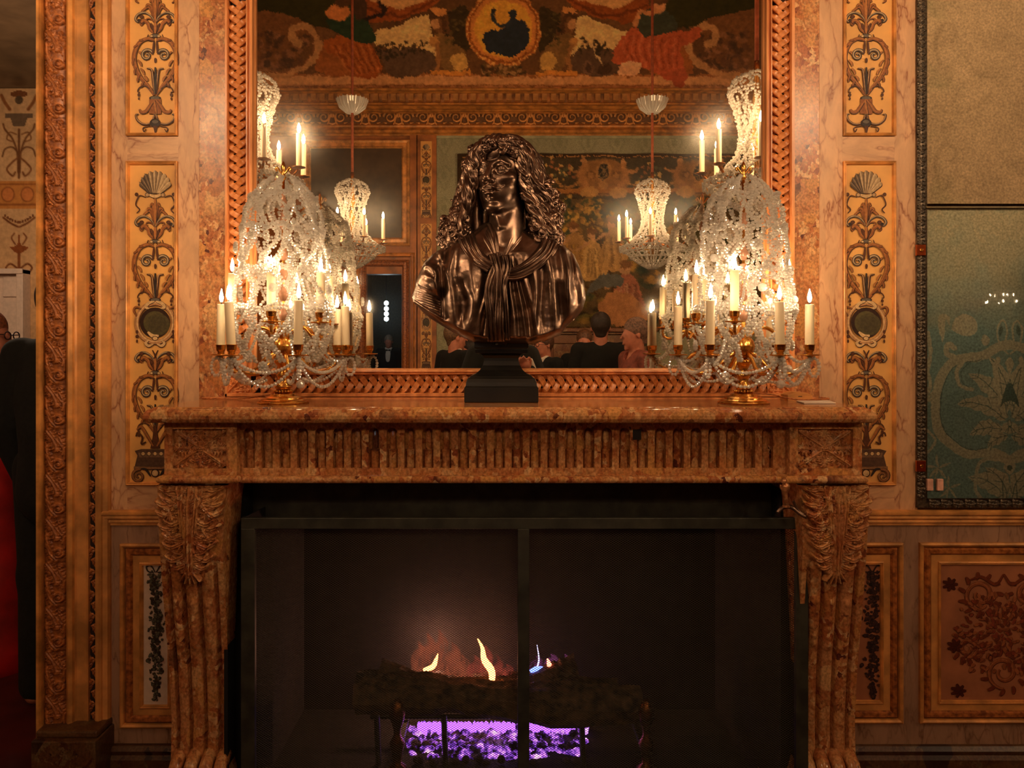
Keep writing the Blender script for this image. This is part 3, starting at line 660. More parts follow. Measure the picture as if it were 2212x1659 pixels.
# bed mould under the shelf
zb0, zb1 = zs(912, .38), zs(904, .38)
def block(name, a, b, c, e, d1, d0=0.0, mat=BC, parent=mt, **k): return obj(name, MB().add(*pbox(a, b, c, e, d0, d1)), mat, parent, **k)
block('bed_moulding', 345, 510, 903, 913, .375, bevel=.003); block('bed_moulding', 1702, 1856, 903, 913, .375, bevel=.003); block('bed_moulding', 512, 1700, 905, 914, .345, bevel=.003)
# corner blocks with carved rosettes
for (a, b, l, r) in ((355, 511, 372, 489), (1706, 1862, 1724, 1843)):
    cb = MB(); x0, x1, z0, z1 = X_(a, .36), X_(b, .36), zs(1030, .36), zs(910, .36)
    cb.add(*box(x0, x1, -.346, 0, z0, z1))
    fr = rectframe(x0, x1, z0, z1, [(0, .0), (0, .36), (.001, .36)], 0)
    il, ir, iz0, iz1 = X_(l, .36), X_(r, .36), zs(1012, .36), zs(927, .36)
    V = [(x0, z0), (x1, z0), (x1, z1), (x0, z1)]; I = [(il, iz0), (ir, iz0), (ir, iz1), (il, iz1)]
    R = [[(x, -.346, z) for x, z in V], [(x, -.36, z) for x, z in V], [(x, -.36, z) for x, z in I], [(x, -.344, z) for x, z in I]]
    cb.add(*loft(R, True, False)); c = obj('corner_block', cb, BC, mt)
    w, h = ir-il, iz1-iz0; W2, H2 = 170.0, 170.0*h/w; S = []
    cx, cyy = W2/2, H2/2
    for t in ((cx, 4), (cx, H2-4)): S += leaf_strokes((cx, cyy), t, 44, 5, 10, 0)
    for t in ((4, cyy), (W2-4, cyy)): S += leaf_strokes((cx, cyy), t, 56, 6, 11, 0)
    for sx in (-1, 1):
        for sy in (-1, 1):
            S += leaf_strokes((cx+sx*8, cyy+sy*6), (cx+sx*(cx-5), cyy+sy*(cyy-5)), 34, 5, 9, 0.06*sx*sy)
            S.append((spline([(cx+sx*10, cyy+sy*8), (cx+sx*45, cyy+sy*30), (cx+sx*(cx-6), cyy+sy*(cyy-8))], 24), 3.2, np.full(24, 12.0)))
    for (px, py) in ((cx-26, cyy), (cx+26, cyy), (cx, cyy-22), (cx, cyy+22)): S.append(([(px, py)], [5.5], [-9]))
    for q in range(6): S.append(([(cx+6.5*math.cos(q*1.047), cyy+6.5*math.sin(q*1.047))], [4.5], [14]))
    S.append(([(cx, cyy)], [5], [16]))
    Xg, Yg, H = relief(W2, H2, 170, 118, S, 0.0)
    V = np.stack([il+Xg/W2*w, -(.3445+H*0.0011), iz0+Yg/H2*h], -1).reshape(-1, 3)
    obj('carved_rosette', MB().add(V, gridfaces(170, 118)), BC, c, smooth=True)
# fluted frieze: board with arched slots, a cabled rod in each
fx0, fx1, fd = X_(511, .33), X_(1706, .33), .33
fz0, fz1 = zs(1031, .33), zs(912, .33)
NF = 30; p0, pp = 538.0, 38.62
ft, fb = zs(924, .33), zs(1011, .33); hw = 12.2*(DIST-.33)/F_PX
fm = MB(); edges = []
xs_c = [X_(p0+i*pp, .33) for i in range(NF)]
na = 9
def slot_pts(cx): return [(cx+hw*math.cos(a), ft-hw+hw*math.sin(a)) for a in np.linspace(0, PI, na)]
for i, cx in enumerate(xs_c):
    lx = fx0 if i == 0 else (xs_c[i-1]+cx)/2; rx = fx1 if i == NF-1 else (xs_c[i+1]+cx)/2
    ar = slot_pts(cx)         # right to left over the arch
    q = lambda x, z, d=fd: (x, -d, z)
    # left and right posts, bottom, top fan
    fm.add([q(lx, fb), q(cx-hw, fb), q(cx-hw, ft-hw), q(lx, ft-hw)], [(0, 1, 2, 3)]); fm.add([q(cx+hw, fb), q(rx, fb), q(rx, ft-hw), q(cx+hw, ft-hw)], [(0, 1, 2, 3)])
    fm.add([q(lx, fz0), q(rx, fz0), q(rx, fb), q(lx, fb)], [(0, 1, 2, 3)])
    tops = [(rx+(lx-rx)*j/(na-1), fz1) for j in range(na)]
    tops[0] = (rx, fz1); V = [q(*p) for p in ar]+[q(*p) for p in tops]
    fm.add(V, [(j, j+na, j+na+1, j+1) for j in range(na-1)])
    fm.add([q(rx, ft-hw), q(cx+hw, ft-hw), q(rx, fz1)], [(1, 0, 2)]); fm.add([q(lx, ft-hw), q(cx-hw, ft-hw), q(lx, fz1)], [(0, 1, 2)])
    out = [(cx+hw, fb)]+ar+[(cx-hw, fb)]; n = len(out)
    V = [q(x, z) for x, z in out]+[q(x, z, fd-.024) for x, z in out]; fm.add(V, [(j, (j+1) % n, (j+1) % n+n, j+n) for j in range(n)])
fm.add(*box(fx0, fx1, -(fd-.024), 0, fz0, fz1))
fz = obj('fluted_frieze', fm, BC, mt)
rod = MB(); hh = ft-fb; r_ = hw*0.86
rod.add(*lathe([(r_*.9, 0), (r_*.9, hh*.40), (r_, hh*.41), (r_*1.02, hh*.44), (r_*.8, hh*.455), (r_*.45, hh*.46), (r_*.3, hh*.45), (0.0005, hh*.45)], 16, caps=False))
V, Fs = lathe([(r_*.62, hh*.44), (r_*.62, hh*.80), (r_*.5, hh*.9), (r_*.2, hh*.96)], 14, caps=False); rod.add(V, Fs)
rmesh = rod.mesh('cabled_rod', smooth=False)
bgm = MB().add(*loft([[(hw*.98*math.cos(a), hw*.55*math.sin(a), z) for a in np.linspace(0, PI, 9)] for z in (0, hh-hw)], False, False)).mesh('flute_back', smooth=True)
for cx in xs_c:
    o = obj('cabled_rod', rmesh, BC, fz, local=True); o.location = (cx, -(fd-.022)+.2, fb); o.scale = (1, .8, 1)
block('dark_inlay_chip', 1367, 1385, 928, 950, .3308, .32, MAT['socle'], fz)
# bottom astragals
for (a, b, c, e, d) in ((336, 515, 1029, 1046, .385), (1697, 1876, 1029, 1046, .385), (517, 1694, 1030, 1045, .355)):
    x0, x1, z0, z1 = X_(a, d), X_(b, d), zs(e, d), zs(c, d); R = []; hh2 = (z1-z0)/2
    for t in np.linspace(-PI/2, PI/2, 8): R.append([(x0+(1-math.cos(t))*hh2, 0, (z0+z1)/2+hh2*math.sin(t)), (x0+(1-math.cos(t))*hh2, -(d-(1-math.cos(t))*hh2), (z0+z1)/2+hh2*math.sin(t)), (x1-(1-math.cos(t))*hh2, -(d-(1-math.cos(t))*hh2), (z0+z1)/2+hh2*math.sin(t)), (x1-(1-math.cos(t))*hh2, 0, (z0+z1)/2+hh2*math.sin(t))])
    obj('astragal', MB().add(*loft(R)), BC, mt, smooth=False)
# ---- scrolled consoles with acanthus
TB = [(1047, 340, 492, .345), (1100, 341, 484, .35), (1184, 345, 481, .335), (1245, 349, 484, .315), (1335, 356, 489, .28), (1437, 365, 493, .25), (1560, 371, 495, .235), (1640, 369, 494, .24), (1700, 362, 500, .27), (1790, 358, 504, .30)]
def console(mir):
    tb = np.array(TB, float)
    if mir:
        a = 2215.5-tb[:, 2]; b = 2217.5-tb[:, 1]; tb[:, 1], tb[:, 2] = a, b
    pys = np.linspace(1047, 1790, 150); lx = np.interp(pys, tb[:, 0], tb[:, 1]); rx = np.interp(pys, tb[:, 0], tb[:, 2])
    ksm = np.ones(15)/15; 
    dd = np.interp(pys, tb[:, 0], tb[:, 3]); dd = np.convolve(np.pad(dd, 7, mode='edge'), ksm, 'valid')
    X0 = np.array([X_(l, d) for l, d in zip(lx, dd)]); X1 = np.array([X_(r, d) for r, d in zip(rx, dd)]); Zz = np.array([Z_(y, d) for y, d in zip(pys, dd)])
    Zz = np.maximum(Zz, 0.0)
    nx = 110; u = np.linspace(0, 1, nx); H = np.zeros((150, nx)); v = (pys[:, None]-1047)
    U = np.broadcast_to(u[None], H.shape)
    # reeds separated by deep grooves
    groove = np.zeros_like(H)
    for c_ in (.12, .345, .60, .86): groove -= .020*np.clip(1-np.abs(U-c_)/.040, 0, 1)**.7
    for c_ in (.235, .475, .73): groove += .006*np.sqrt(np.clip(1-((U-c_)/.10)**2, 0, 1))
    lowmask = np.clip((v-165)/30, 0, 1)*np.clip((640-v)/30, 0, 1); H += groove*lowmask
    # husks in the flutes
    for j in range(3):
        c = (.235, .475, .73)[j]
        for q in range(6): H += 0.011*np.exp(-(((U-c)/0.055)**2+((v-(250+q*18+j*4))/8)**2))*1.0
    # acanthus
    S = []; W2 = 150.0
    S += leaf_strokes((75, -8), (75, 130), 150, 6, 16, 0, 1.25, 0.5); S += leaf_strokes((75, 70), (74, 196), 120, 5, 18, 0, 1.2, 0.6)
    for sx in (-1, 1):
        S += leaf_strokes((75+sx*10, -10), (75+sx*50, 66), 60, 4, 17, 0.1*sx); S += leaf_strokes((75+sx*16, 34), (75+sx*52, 120), 50, 4, 15, 0.1*sx)
        S.append((spline([(75+sx*16, -4), (75+sx*14, 60), (75+sx*8, 130), (75+sx*5, 180)], 40), 3, np.full(40, 19.0)))
        S.append((spline([(75+sx*28, 0), (75+sx*22, 40), (75+sx*16, 100)], 30), 2.6, np.full(30, 18.0)))
        for yy, xx in ((30, 26), (62, 24), (96, 26), (130, 16)): S.append(([(75+sx*xx, yy), (75+sx*xx, yy+5)], [3, 2.4], [-12, -9]))
    S.append((spline([(75, -4), (75, 90), (75, 190)], 60), 3.2, np.full(60, 21.0)))
    xs = np.linspace(0, W2, 128); Xg, Yg, R = relief(W2, 210, 128, 210, S, -1.0)
    
    # build fine top grid
    def grid(py0, py1, ny, nxx, Hf):
        ys = np.linspace(py0, py1, ny); x0 = np.interp(ys, pys, X0); x1 = np.interp(ys, pys, X1); z = np.interp(ys, pys, Zz); d = np.interp(ys, pys, dd)
        uu = np.linspace(0, 1, nxx); Hh = Hf(ys, uu); return np.stack([x0[:, None]+(x1-x0)[:, None]*uu[None], -(d[:, None]+Hh), np.broadcast_to(z[:, None], Hh.shape)], -1)
    G = grid(1047, 1790, 150, nx, lambda ys, uu: H)
    mb = MB(); mb.add(G.reshape(-1, 3), gridfaces(nx, 150)[:, ::-1])
    for ii in (0, nx-1):
        e = G[:, ii]; b = e.copy(); b[:, 1] = 0.0; V = np.concatenate([e, b]); i = np.arange(149); f = np.stack([i, i+1, i+151, i+150], -1); mb.add(V, f if ii == 0 else f[:, ::-1])
    c = obj('console', mb, BC, mt, smooth=True)
    def Hl(ys, uu):
        jj = np.clip((ys-1047)/210*209, 0, 209).astype(int); return R[jj][:, (uu*127).astype(int)]*0.00155
    G2 = grid(1047, 1256, 210, 128, Hl); keep = R > 0.5
    f = gridfaces(128, 210)[:, ::-1]; kf = keep.ravel()[f].any(1); f = f[kf]; used, inv = np.unique(f, return_inverse=True)
    obj('acanthus_carving', MB().add(G2.reshape(-1, 3)[used], inv.reshape(f.shape)), BC, c, smooth=True)
    # scroll foot
    for j in range(4):
        cx = X_(np.interp(1640, tb[:, 0], tb[:, 1])+18+j*32, .25)
        obj('scroll_roll', MB().add(*tube(spline([(cx, -.235, Z_(1630, .25)), (cx, -.275, Z_(1648, .25)), (cx, -.285, Z_(1672, .25)), (cx, -.25, Z_(1690, .25))], 12), .02, 10)), BC, c, smooth=True)
    return c
console(False); console(True)
# side cheeks between console and opening
for (a, b) in ((484, 492), (1725, 1733)): block('inner_cheek', a, b, 1046, 1790, .26, mat=MAT['soot'])
# ================================================================ firebox
fb_ = sroot('firebox')
fbx = lambda n, a, m=MAT['soot']: obj(n, MB().add(*a), m, fb_)
bl, br = X_(494, .25), X_(1722, .25); ztop = Z_(1046, .25)
fbx('back_wall', box(bl, br, .50, .56, 0, 1.1)); fbx('side_wall', box(bl-.06, bl+.03, -.20, .52, 0, 1.1)); fbx('side_wall', box(br-.03, br+.06, -.20, .52, 0, 1.1)); fbx('hood', box(bl, br, -.10, .5, 1.05, 1.12)); fbx('hearth', box(bl, br, -.30, .52, 0.0, .045))
fbx('iron_lintel', box(bl, br, -.12, -.08, Z_(1118, .1)-.02, ztop+.06), MAT['black_iron'])
# ================================================================ the great mirror
mir = thing('wall_mirror', 'tall overmantel mirror in a carved wooden frame of braided straps', 'mirror', (0, 0, 0))
obj('mirror_glass', MB().add(*box(X_(540, 0), X_(1660, 0), -.010, -.004, Z_(803, 0), Z_(TOPY+20))), MAT['mirror'], mir)
FW = MAT['frame_wood']; fd3 = .035
top = Z_(TOPY+10)
def vm(name, a, b, prof, mat=FW, z0=None, z1=None):
    xa, xb = X_(a, fd3), X_(b, fd3); pts = [(xa, .0)]+[(xa+(xb-xa)*u, d) for u, d in prof]+[(xb, .0)]
    return obj(name, MB().add(*extr(pts, Z_(856, fd3) if z0 is None else z0, top, 'z')), mat, mir)
inner = [(0, .030), (.12, .040), (.25, .040), (.33, .030), (.45, .030), (.55, .038), (.78, .036), (.85, .022), (1, .016)]
vm('outer_moulding', 486, 493, [(0, .03), (.2, .042), (.8, .042), (1, .034)]); vm('inner_moulding', 530, 549, inner, z0=Z_(797, fd3))
vm('outer_moulding', 1707, 1717, [(0, .034), (.2, .042), (.8, .042), (1, .03)]); vm('inner_moulding', 1652, 1669, [(1-u, d) for u, d in inner[::-1]], z0=Z_(797, fd3))
vm('strap_bed', 492, 531, [(0, .012), (1, .012)], MAT['dark_back']); vm('strap_bed', 1668, 1708, [(0, .012), (1, .012)], MAT['dark_back'])
def hm(name, c, e, prof, mat=FW, a=530, b=1669):
    zt_, zb_ = Z_(c, fd3), Z_(e, fd3); pts = [(.0, zt_)]+[(d, zt_+(zb_-zt_)*u) for u, d in prof]+[(.0, zb_)]
    return obj(name, MB().add(*extr(pts, X_(a, fd3), X_(b, fd3), 'x')), mat, mir)
hm('inner_moulding', 796, 810, [(0, .016), (.15, .022), (.25, .036), (.5, .038), (.6, .030), (.75, .032), (.85, .04), (1, .03)])
hm('strap_bed', 808, 851, [(0, .012), (1, .012)], MAT['dark_back'], 492, 1708)
hm('outer_moulding', 849, 858, [(0, .034), (.2, .042), (.8, .042), (1, .03)], a=486, b=1717)
hm('base_fillet', 858, 866, [(0, .05), (1, .05)], a=440, b=1762)
# braided straps: three strands crossing
spx = (DIST-fd3)/F_PX
def strap_mesh(width, pitch, sw, thick, n=14, seed=0):
    t = np.linspace(0, 1, n); x = -(width/2-sw*0.45)*np.cos(PI*t)*(1+0.12*np.sin(PI*t)**2); y = t*1.5*pitch
    h = .022+.0085*np.sin(2*PI*t)
    p = np.stack([x, y], -1); T = np.gradient(p, axis=0); T[0] = T[-1] = (0, 1); T /= np.linalg.norm(T, axis=1)[:, None]; N = np.stack([T[:, 1], -T[:, 0]], -1)
    R = []
    for i in range(n):
        r = []
        for o, dz in ((-1, -.004), (-1, 0), (-.82, .0018), (-.3, .0008), (.3, .0008), (.82, .0018), (1, 0), (1, -.004)):
            q = p[i]+N[i]*o*sw/2; r.append((q[0]*spx, -(h[i]+dz), -q[1]*spx))
        R.append(r)
    return MB().add(*loft(R)).mesh('braided_strap', smooth=False)
sA = strap_mesh(43, 20.1, 12.2, .004)
def mirrored(me):
    m2 = me.copy(); co = np.empty(len(me.vertices)*3, np.float32); me.vertices.foreach_get('co', co); co[0::3] *= -1; m2.vertices.foreach_set('co', co); m2.flip_normals() if hasattr(m2, 'flip_normals') else None; return m2
sB = mirrored(sA)
zmin = Z_(812, fd3)
for cx in (511.5, 1688):
    for i in range(43):
        y = -12+i*20.1
        if y > 800: break
        for me, dy in ((sA, 0), (sB, 30.15)):
            yy = y+(0 if me is sA else 0.5*20.1)
            if yy > 790: continue
            o = obj('braided_strap', me, MAT['strap'], mir, local=True); o.location = (X_(cx, fd3), 0, Z_(yy, fd3))
for i in range(55):
    x = 540+i*20.35
    if x > 1642: break
    for me, dy in ((sA, 0), (sB, 0.5*20.35)):
        o = obj('braided_strap', me, MAT['strap'], mir, local=True); o.location = (X_(x+dy, fd3), 0, Z_(829.5, fd3)); o.rotation_euler = (0, -PI/2, 0)
# carved corner leaves
for sg, cx in ((1, 490), (-1, 1710)):
    W2, H2 = 50.0, 48.0; S = [([(x, y)], [30], [0]) for x, y in ()]
    for a in (4, 22, 45, 68, 86):
        r = math.radians(a); S += leaf_strokes((3, 3), (3+44*math.cos(r), 3+44*math.sin(r)), 17, 4, 6 if a != 45 else 8)
    S.append((spline([(2, 2), (24, 24), (46, 46)], 20), 1.8, np.full(20, 11)))
    Xg, Yg, H = relief(W2, H2, 74, 72, S, 1.5)
    V = np.stack([X_(cx, fd3)+sg*Xg*spx, -(.022+H*.0016), Z_(849, fd3)+Yg*spx], -1).reshape(-1, 3); f = gridfaces(74, 72)
    obj('carved_corner_leaf', MB().add(V, f if sg > 0 else f[:, ::-1]), MAT['strap'], mir, smooth=True)

# ================================================================ black mesh fire screen
SD = .28; sc = thing('fire_screen', 'black steel mesh fire screen with central bar standing before the hearth', 'fire screen', (0, -SD, 0))
IR = MAT['black_iron']
def sb(name, a, b, c, e, d1=SD+.012, d0=SD-.006, **k): return obj(name, MB().add(*pbox(a, b, c, e, d0, d1, SD)), IR, sc, bevel=.002, **k)
sb('frame_rail', 523, 1743, 1117, 1141); sb('frame_stile', 523, 553, 1140, 1800); sb('frame_stile', 1716, 1743, 1140, 1800); sb('frame_rail', 553, 1716, 1776, 1800); sb('centre_bar', 1118, 1143, 1140, 1800, SD+.016)
for px in (523, 1743):
    V = []; x = X_(px, SD); x2 = x+(.02 if px < 1000 else -.02)
    obj('side_wing', MB().add(*loft([[(x, -SD, Z_(1800, SD)), (x, -SD, Z_(1119, SD)), (x+(.004 if px < 1000 else -.004), -SD, Z_(1119, SD)), (x+(.004 if px < 1000 else -.004), -SD, Z_(1800, SD))], [(x2, -.06, Z_(1800, SD)), (x2, -.06, Z_(1119, SD)), (x2+.004, -.06, Z_(1119, SD)), (x2+.004, -.06, Z_(1800, SD))]])), MAT['soot'], sc)
wm = MB(); s_ = (DIST-SD)/F_PX
wa, wb, wc, we = X_(552, SD), X_(1718, SD), Z_(1778, SD), Z_(1140, SD)
ph, pv = 7.6*s_, 4.9*s_
nw = 0
for sg in (1, -1):
    sl = pv/ph*sg; off = np.arange(-(wb-wa)*abs(sl), (we-wc)+(wb-wa)*abs(sl), pv)
    for o in off:     # z = wc + o + sl*(x-wa)
        xa, xb = wa, wb; za, zb_ = wc+o, wc+o+sl*(wb-wa)
        lo, hi = (za, zb_) if za < zb_ else (zb_, za)
        if hi <= wc or lo >= we: continue
        def clipx(z): return wa+(z-wc-o)/sl
        xs = sorted([clipx(wc), clipx(we)]); xa, xb = max(wa, xs[0]), min(wb, xs[1])
        if xb-xa < 1e-4: continue
        za, zb_ = wc+o+sl*(xa-wa), wc+o+sl*(xb-wa); t = .0008; y = -(SD-.002)+(.0004*sg)
        wm.add([(xa, y, za-t), (xb, y, zb_-t), (xb, y-.0007, zb_), (xb, y, zb_+t), (xa, y, za+t), (xa, y-.0007, za)], [(0, 1, 2, 5), (5, 2, 3, 4)])
obj('wire_mesh', wm, plain('dull_wire', (62, 52, 38), 0.5, 0.5, 0.1), sc, kind='stuff')

# ================================================================ fire: logs, grate, embers, flames
FDp = -.16
Pf = lambda px, py, d=FDp: P(px, py, d)
bark = plain('charred_bark', (96, 72, 50), 0.85, var=0.6, scale=30, bump=1.0, c2=(16, 12, 9))
def log(name, a, b, r, label, seed, d=FDp, fork=None):
    t = np.linspace(0, 1, 26); p0, p1 = Pf(*a, d), Pf(*b, d); pts = p0+(p1-p0)*t[:, None]; rg = np.random.default_rng(seed)
    pts[:, 2] += .012*np.sin(t*5+seed); prof = 1+0.13*rg.normal(size=16); rr = r*(1+0.10*np.sin(t*9+seed)+0.05*rg.normal(size=26))
    V, Fs = tube(pts, rr, 16, True, prof, 0.6); V = V+rg.normal(size=V.shape)*r*0.035
    return obj(name, MB().add(V, Fs), bark, smooth=False, label=label, cat='log')
log('firewood_log', (770, 1500), (1385, 1520), .062, 'long thick charred log lying across the front of the grate', 1, -.12)
log('firewood_log', (820, 1452), (1060, 1500), .036, 'short charred log resting on the left end of the thick log', 2, -.17)
log('firewood_log', (1075, 1490), (1245, 1445), .035, 'broken log slanting upward above the thick log near the screen bar', 3, -.2)
log('firewood_log', (930, 1470), (1330, 1500), .04, 'dark log behind the thick log in the fire', 4, -.28)
gr = thing('fire_grate', 'dark iron grate holding the burning logs over the embers', 'grate', (0, .2, .05))
for px in (700, 965, 1262, 1500)[1:3]+(820, 1400):
    obj('grate_leg', MB().add(*tube([Pf(px-6, 1545, -.10), Pf(px-4, 1600, -.10), Pf(px, 1690, -.10)], .010, 8)), IR, gr)
obj('grate_bar', MB().add(*tube([Pf(800, 1548, -.13), Pf(1400, 1548, -.13)], .008, 8)), IR, gr); obj('grate_bar', MB().add(*tube([Pf(800, 1548, -.26), Pf(1400, 1548, -.26)], .008, 8)), IR, gr)
# ember bed and burner glow
eb = NT('glowing_embers'); v = eb.mapping(); nz = eb.noise(v, 26, 5); 
ec = eb.ramp(nz.outputs['Fac'], [(0.42, (30, 12, 40)), (0.5, (110, 50, 190)), (0.58, (190, 110, 240)), (0.68, (255, 190, 225))]); es = eb.ramp(nz.outputs['Fac'], [(0.44, (0, 0, 0)), (0.62, (255, 255, 255))])
mlt = eb.n('Math', operation='MULTIPLY'); eb.l(es, mlt.inputs[0]); mlt.inputs[1].default_value = 0.75; eb.l(mlt.outputs[0], eb.b.inputs['Emission Strength']); eb.l(ec, eb.b.inputs['Emission Color']); eb.col(eb.ramp(nz.outputs['Fac'], [(0.4, (40, 28, 30)), (0.7, (90, 60, 70))])); eb.set(Roughness=.9)
rg = np.random.default_rng(11); cs, rs = [], []
for i in range(420):
    px = 1075+rg.normal()*95; px = min(max(px, 890), 1260); row = rg.random(); d = -.14-.2*row; py = 1650-70*row-12*rg.random(); p = Pf(px, py, d); cs.append(p); rs.append(.010+.012*rg.random())
cs, rs = np.array(cs), np.array(rs); V, Fs = balls(cs, rs, ICO1); V = V+rg.normal(size=V.shape)*.0018
emb = obj('ember_bed', MB().add(V, Fs), eb.m, kind='stuff', label='glowing violet and pink embers heaped under the burning logs', cat='embers')
ash = MB(); cs = np.array([Pf(900+360*rg.random(), 1640+40*rg.random(), -.10-.1*rg.random()) for _ in range(160)]); ash.add(*balls(cs, .014, ICO1))
obj('ash_heap', ash, plain('grey_ash', (66, 52, 56), .95, var=.4), kind='stuff', label='grey lumps of ash in front of the embers', cat='ash')
glow = emit('burner_glow', (156, 84, 240), 1.5); 
# blue-violet burner flames under the log
gb = MB()
for (a, b) in ((905, 955), (968, 1112), (1145, 1245)):
    x = a
    while x < b:
        w = 7+8*rg.random(); h = 14+26*rg.random(); c = Pf(x, 1560+h*.5, -.30); gb.add(*balls([c], [w*.5*1.0*.0016*1.25], ICO1, (1, .6, h/w))); x += w*.8
obj('burner_flames', gb, glow, kind='stuff', label='row of violet gas flames burning between log and embers', cat='flames')
fl_or = emit('orange_flame', (255, 140, 76), 4.0)
def flame(pts, rad, label, mat=fl_or, d=-.2):
    p = np.array([Pf(x, y, d) for x, y in pts]); p = spline(p, 18); t = np.linspace(0, 1, 18); r = rad*(np.sin(PI*np.clip(t*.8+.12, 0, 1))**.8)*(1-.75*t)+.0006
    return obj('flame', MB().add(*tube(p, r, 10, True, sx=1)), mat, smooth=True, label=label, cat='flame')
flame([(1062, 1478), (1062, 1450), (1046, 1425), (1042, 1400), (1032, 1380)], .017, 'tallest orange flame curling up from the log left of the screen bar')
flame([(915, 1448), (935, 1440), (942, 1425), (946, 1412)], .012, 'small bright flame near the left end of the logs')
flame([(1190, 1452), (1186, 1434), (1182, 1422)], .012, 'little reddish flame just right of the screen bar', emit('red_flame', (255, 110, 80), 4.0))
flame([(1158, 1448), (1164, 1425), (1160, 1392)], .003, 'thin pale thread of flame beside the screen bar', emit('pale_flame', (210, 200, 255), 1.5))
flame([(1145, 1450), (1160, 1444), (1172, 1440)], .011, 'low blue flame behind the slanting broken log', emit('blue_flame', (90, 110, 255), 2.5))
def glow_veil_mat(name, c, st):
    t = NT(name); e = t.n('Emission'); e.inputs['Color'].default_value = L4(c); tr = t.n('BsdfTransparent'); m = t.n('MixShader'); lw = t.n('LayerWeight'); lw.inputs['Blend'].default_value = .5
    n = t.noise(t.mapping((1, 1, .4)), 38, 4); k = t.ramp(n.outputs['Fac'], [(.38, (0, 0, 0)), (.66, (255, 255, 255))]); iv = t.n('Math', operation='SUBTRACT'); iv.inputs[0].default_value = 1.0; t.l(lw.outputs['Facing'], iv.inputs[1]); ml = t.n('Math', operation='MULTIPLY'); t.l(iv.outputs[0], ml.inputs[0]); t.l(k, ml.inputs[1])
    e.inputs['Strength'].default_value = st; t.l(ml.outputs[0], m.inputs[0]); t.l(tr.outputs[0], m.inputs[1]); t.l(e.outputs[0], m.inputs[2]); t.l(m.outputs[0], t.o.inputs['Surface']); return t.m
for nm, lst, cc, st in (('dim orange glow veil for firelight above the left part of the logs', ((905, 1446, 62, 17), (925, 1450, 84, 22), (950, 1456, 96, 26), (978, 1462, 76, 24), (1000, 1468, 54, 20)), (236, 120, 84), .17), ('dim reddish glow veil for firelight round the foot of the tallest flame', ((1026, 1474, 60, 20), (1050, 1478, 84, 22), (1074, 1478, 66, 16), (1096, 1474, 40, 18)), (226, 96, 76), .20), ('faint violet glow veil for firelight behind the slanting broken log', ((1160, 1456, 40, 16), (1192, 1452, 40, 18), (1222, 1462, 50, 18)), (200, 96, 170), .15)):
    vb_ = MB()
    for (x, y, h, r) in lst:
        p_ = spline(np.array([Pf(x, y+8, -.30), Pf(x-3, y-h*.35, -.30), Pf(x+5, y-h*.7, -.30), Pf(x-2, y-h, -.30)]), 18); t_ = np.linspace(0, 1, 18); vb_.add(*tube(p_, r*(DIST+.3)/F_PX*(.35+.65*np.sin(PI*np.clip(t_*.72+.2, 0, 1)))*(1-t_**2*.9), 14))
    obj('flame', vb_, glow_veil_mat('glow_veil', cc, st), smooth=True, label=nm, cat='flame', kind='stuff')  # glowing veils stand in for firelight on the wires and fireback
point('fire_light', tuple(Pf(935, 1405, -.40)), 1.5, .03, (1, .42, .26)); point('flame_light', tuple(Pf(1040, 1440, -.36)), 1.3, .04, (1, .36, .16)); point('ember_light', tuple(Pf(1080, 1600, -.22)), .25, .05, (.62, .3, 1))
# brass-footed andirons
for i, (px, lab) in enumerate(((858, 'brass andiron standing at the left end of the logs'), (1396, 'brass andiron standing at the right end of the logs'))):
    c = Pf(px, 1600, -.04); t = thing('andiron', lab, 'andiron', (c[0], c[1], .045), group='brass andirons in the hearth')
    h = Z_(1510, -.04)-.045
    obj('turned_post', MB().add(*lathe([(.035, 0), (.035, .02), (.014, .04), (.018, h*.3), (.026, h*.42), (.012, h*.52), (.012, h*.6), (.022, h*.72), (.028, h*.82), (.018, h*.93), (.008, h)], 18, tuple(t.location))), MAT['brass_dk'], t, smooth=True)
    obj('iron_bar', MB().add(*box(c[0]-.01, c[0]+.01, c[1], c[1]+.28, .10, .12)), IR, t)
# bronze figurine handle and hook at the opening's right corner
ft = thing('figurine_tool_handle', 'small bronze figurine handle on a curved iron bracket at the hearth corner', 'figurine', tuple(P(1696, 1098, .30)))
S0 = lambda px, py, d=.385: P(px, py, d)
def qtube(pts, r, n=20, sides=10, **k): return tube(spline([S0(*p) if len(p) == 2 else P(*p) for p in pts], n), r, sides, **k)
fb2 = MB(); rr = np.interp(np.linspace(0, 1, 26), [0, .15, .3, .45, .6, .75, .85, .92, 1], [.004, .0065, .006, .0075, .0105, .012, .009, .0055, .0075])
fb2.add(*qtube([(1698, 1086), (1697, 1075), (1695, 1062), (1697, 1050), (1694, 1040)], rr, 26, 12)); fb2.add(*balls([S0(1693.5, 1039.5, .39)], [.0078], ICO2, (.9, 1, 1.15)))
fb2.add(*qtube([(1703, 1050), (1699, 1056), (1690, 1058), (1686, 1052), (1687, 1047)], .0028, 14, 8))
obj('figurine', fb2, MAT['figure_bronze'], ft, smooth=True)
c = S0(1698, 1092); obj('ring_base', MB().add(*lathe([(.0002, .012), (.007, .012), (.007, .008), (.005, .007), (.010, .004), (.010, 0), (.0002, 0)], 18, tuple(c-np.array((0, 0, .004))))), MAT['figure_bronze'], ft)
rb = MB(); 
for (pa, w) in (([(1679, 1108), (1688, 1098), (1700, 1094), (1712, 1097), (1726, 1108), (1742, 1117)], .006), ([(1714, 1082), (1719, 1094), (1726, 1106), (1736, 1112)], .004)):
    rb.add(*qtube(pa, w, 24, 8, sx=.5))
obj('curved_bracket', rb, MAT['bronze'], ft, smooth=True)

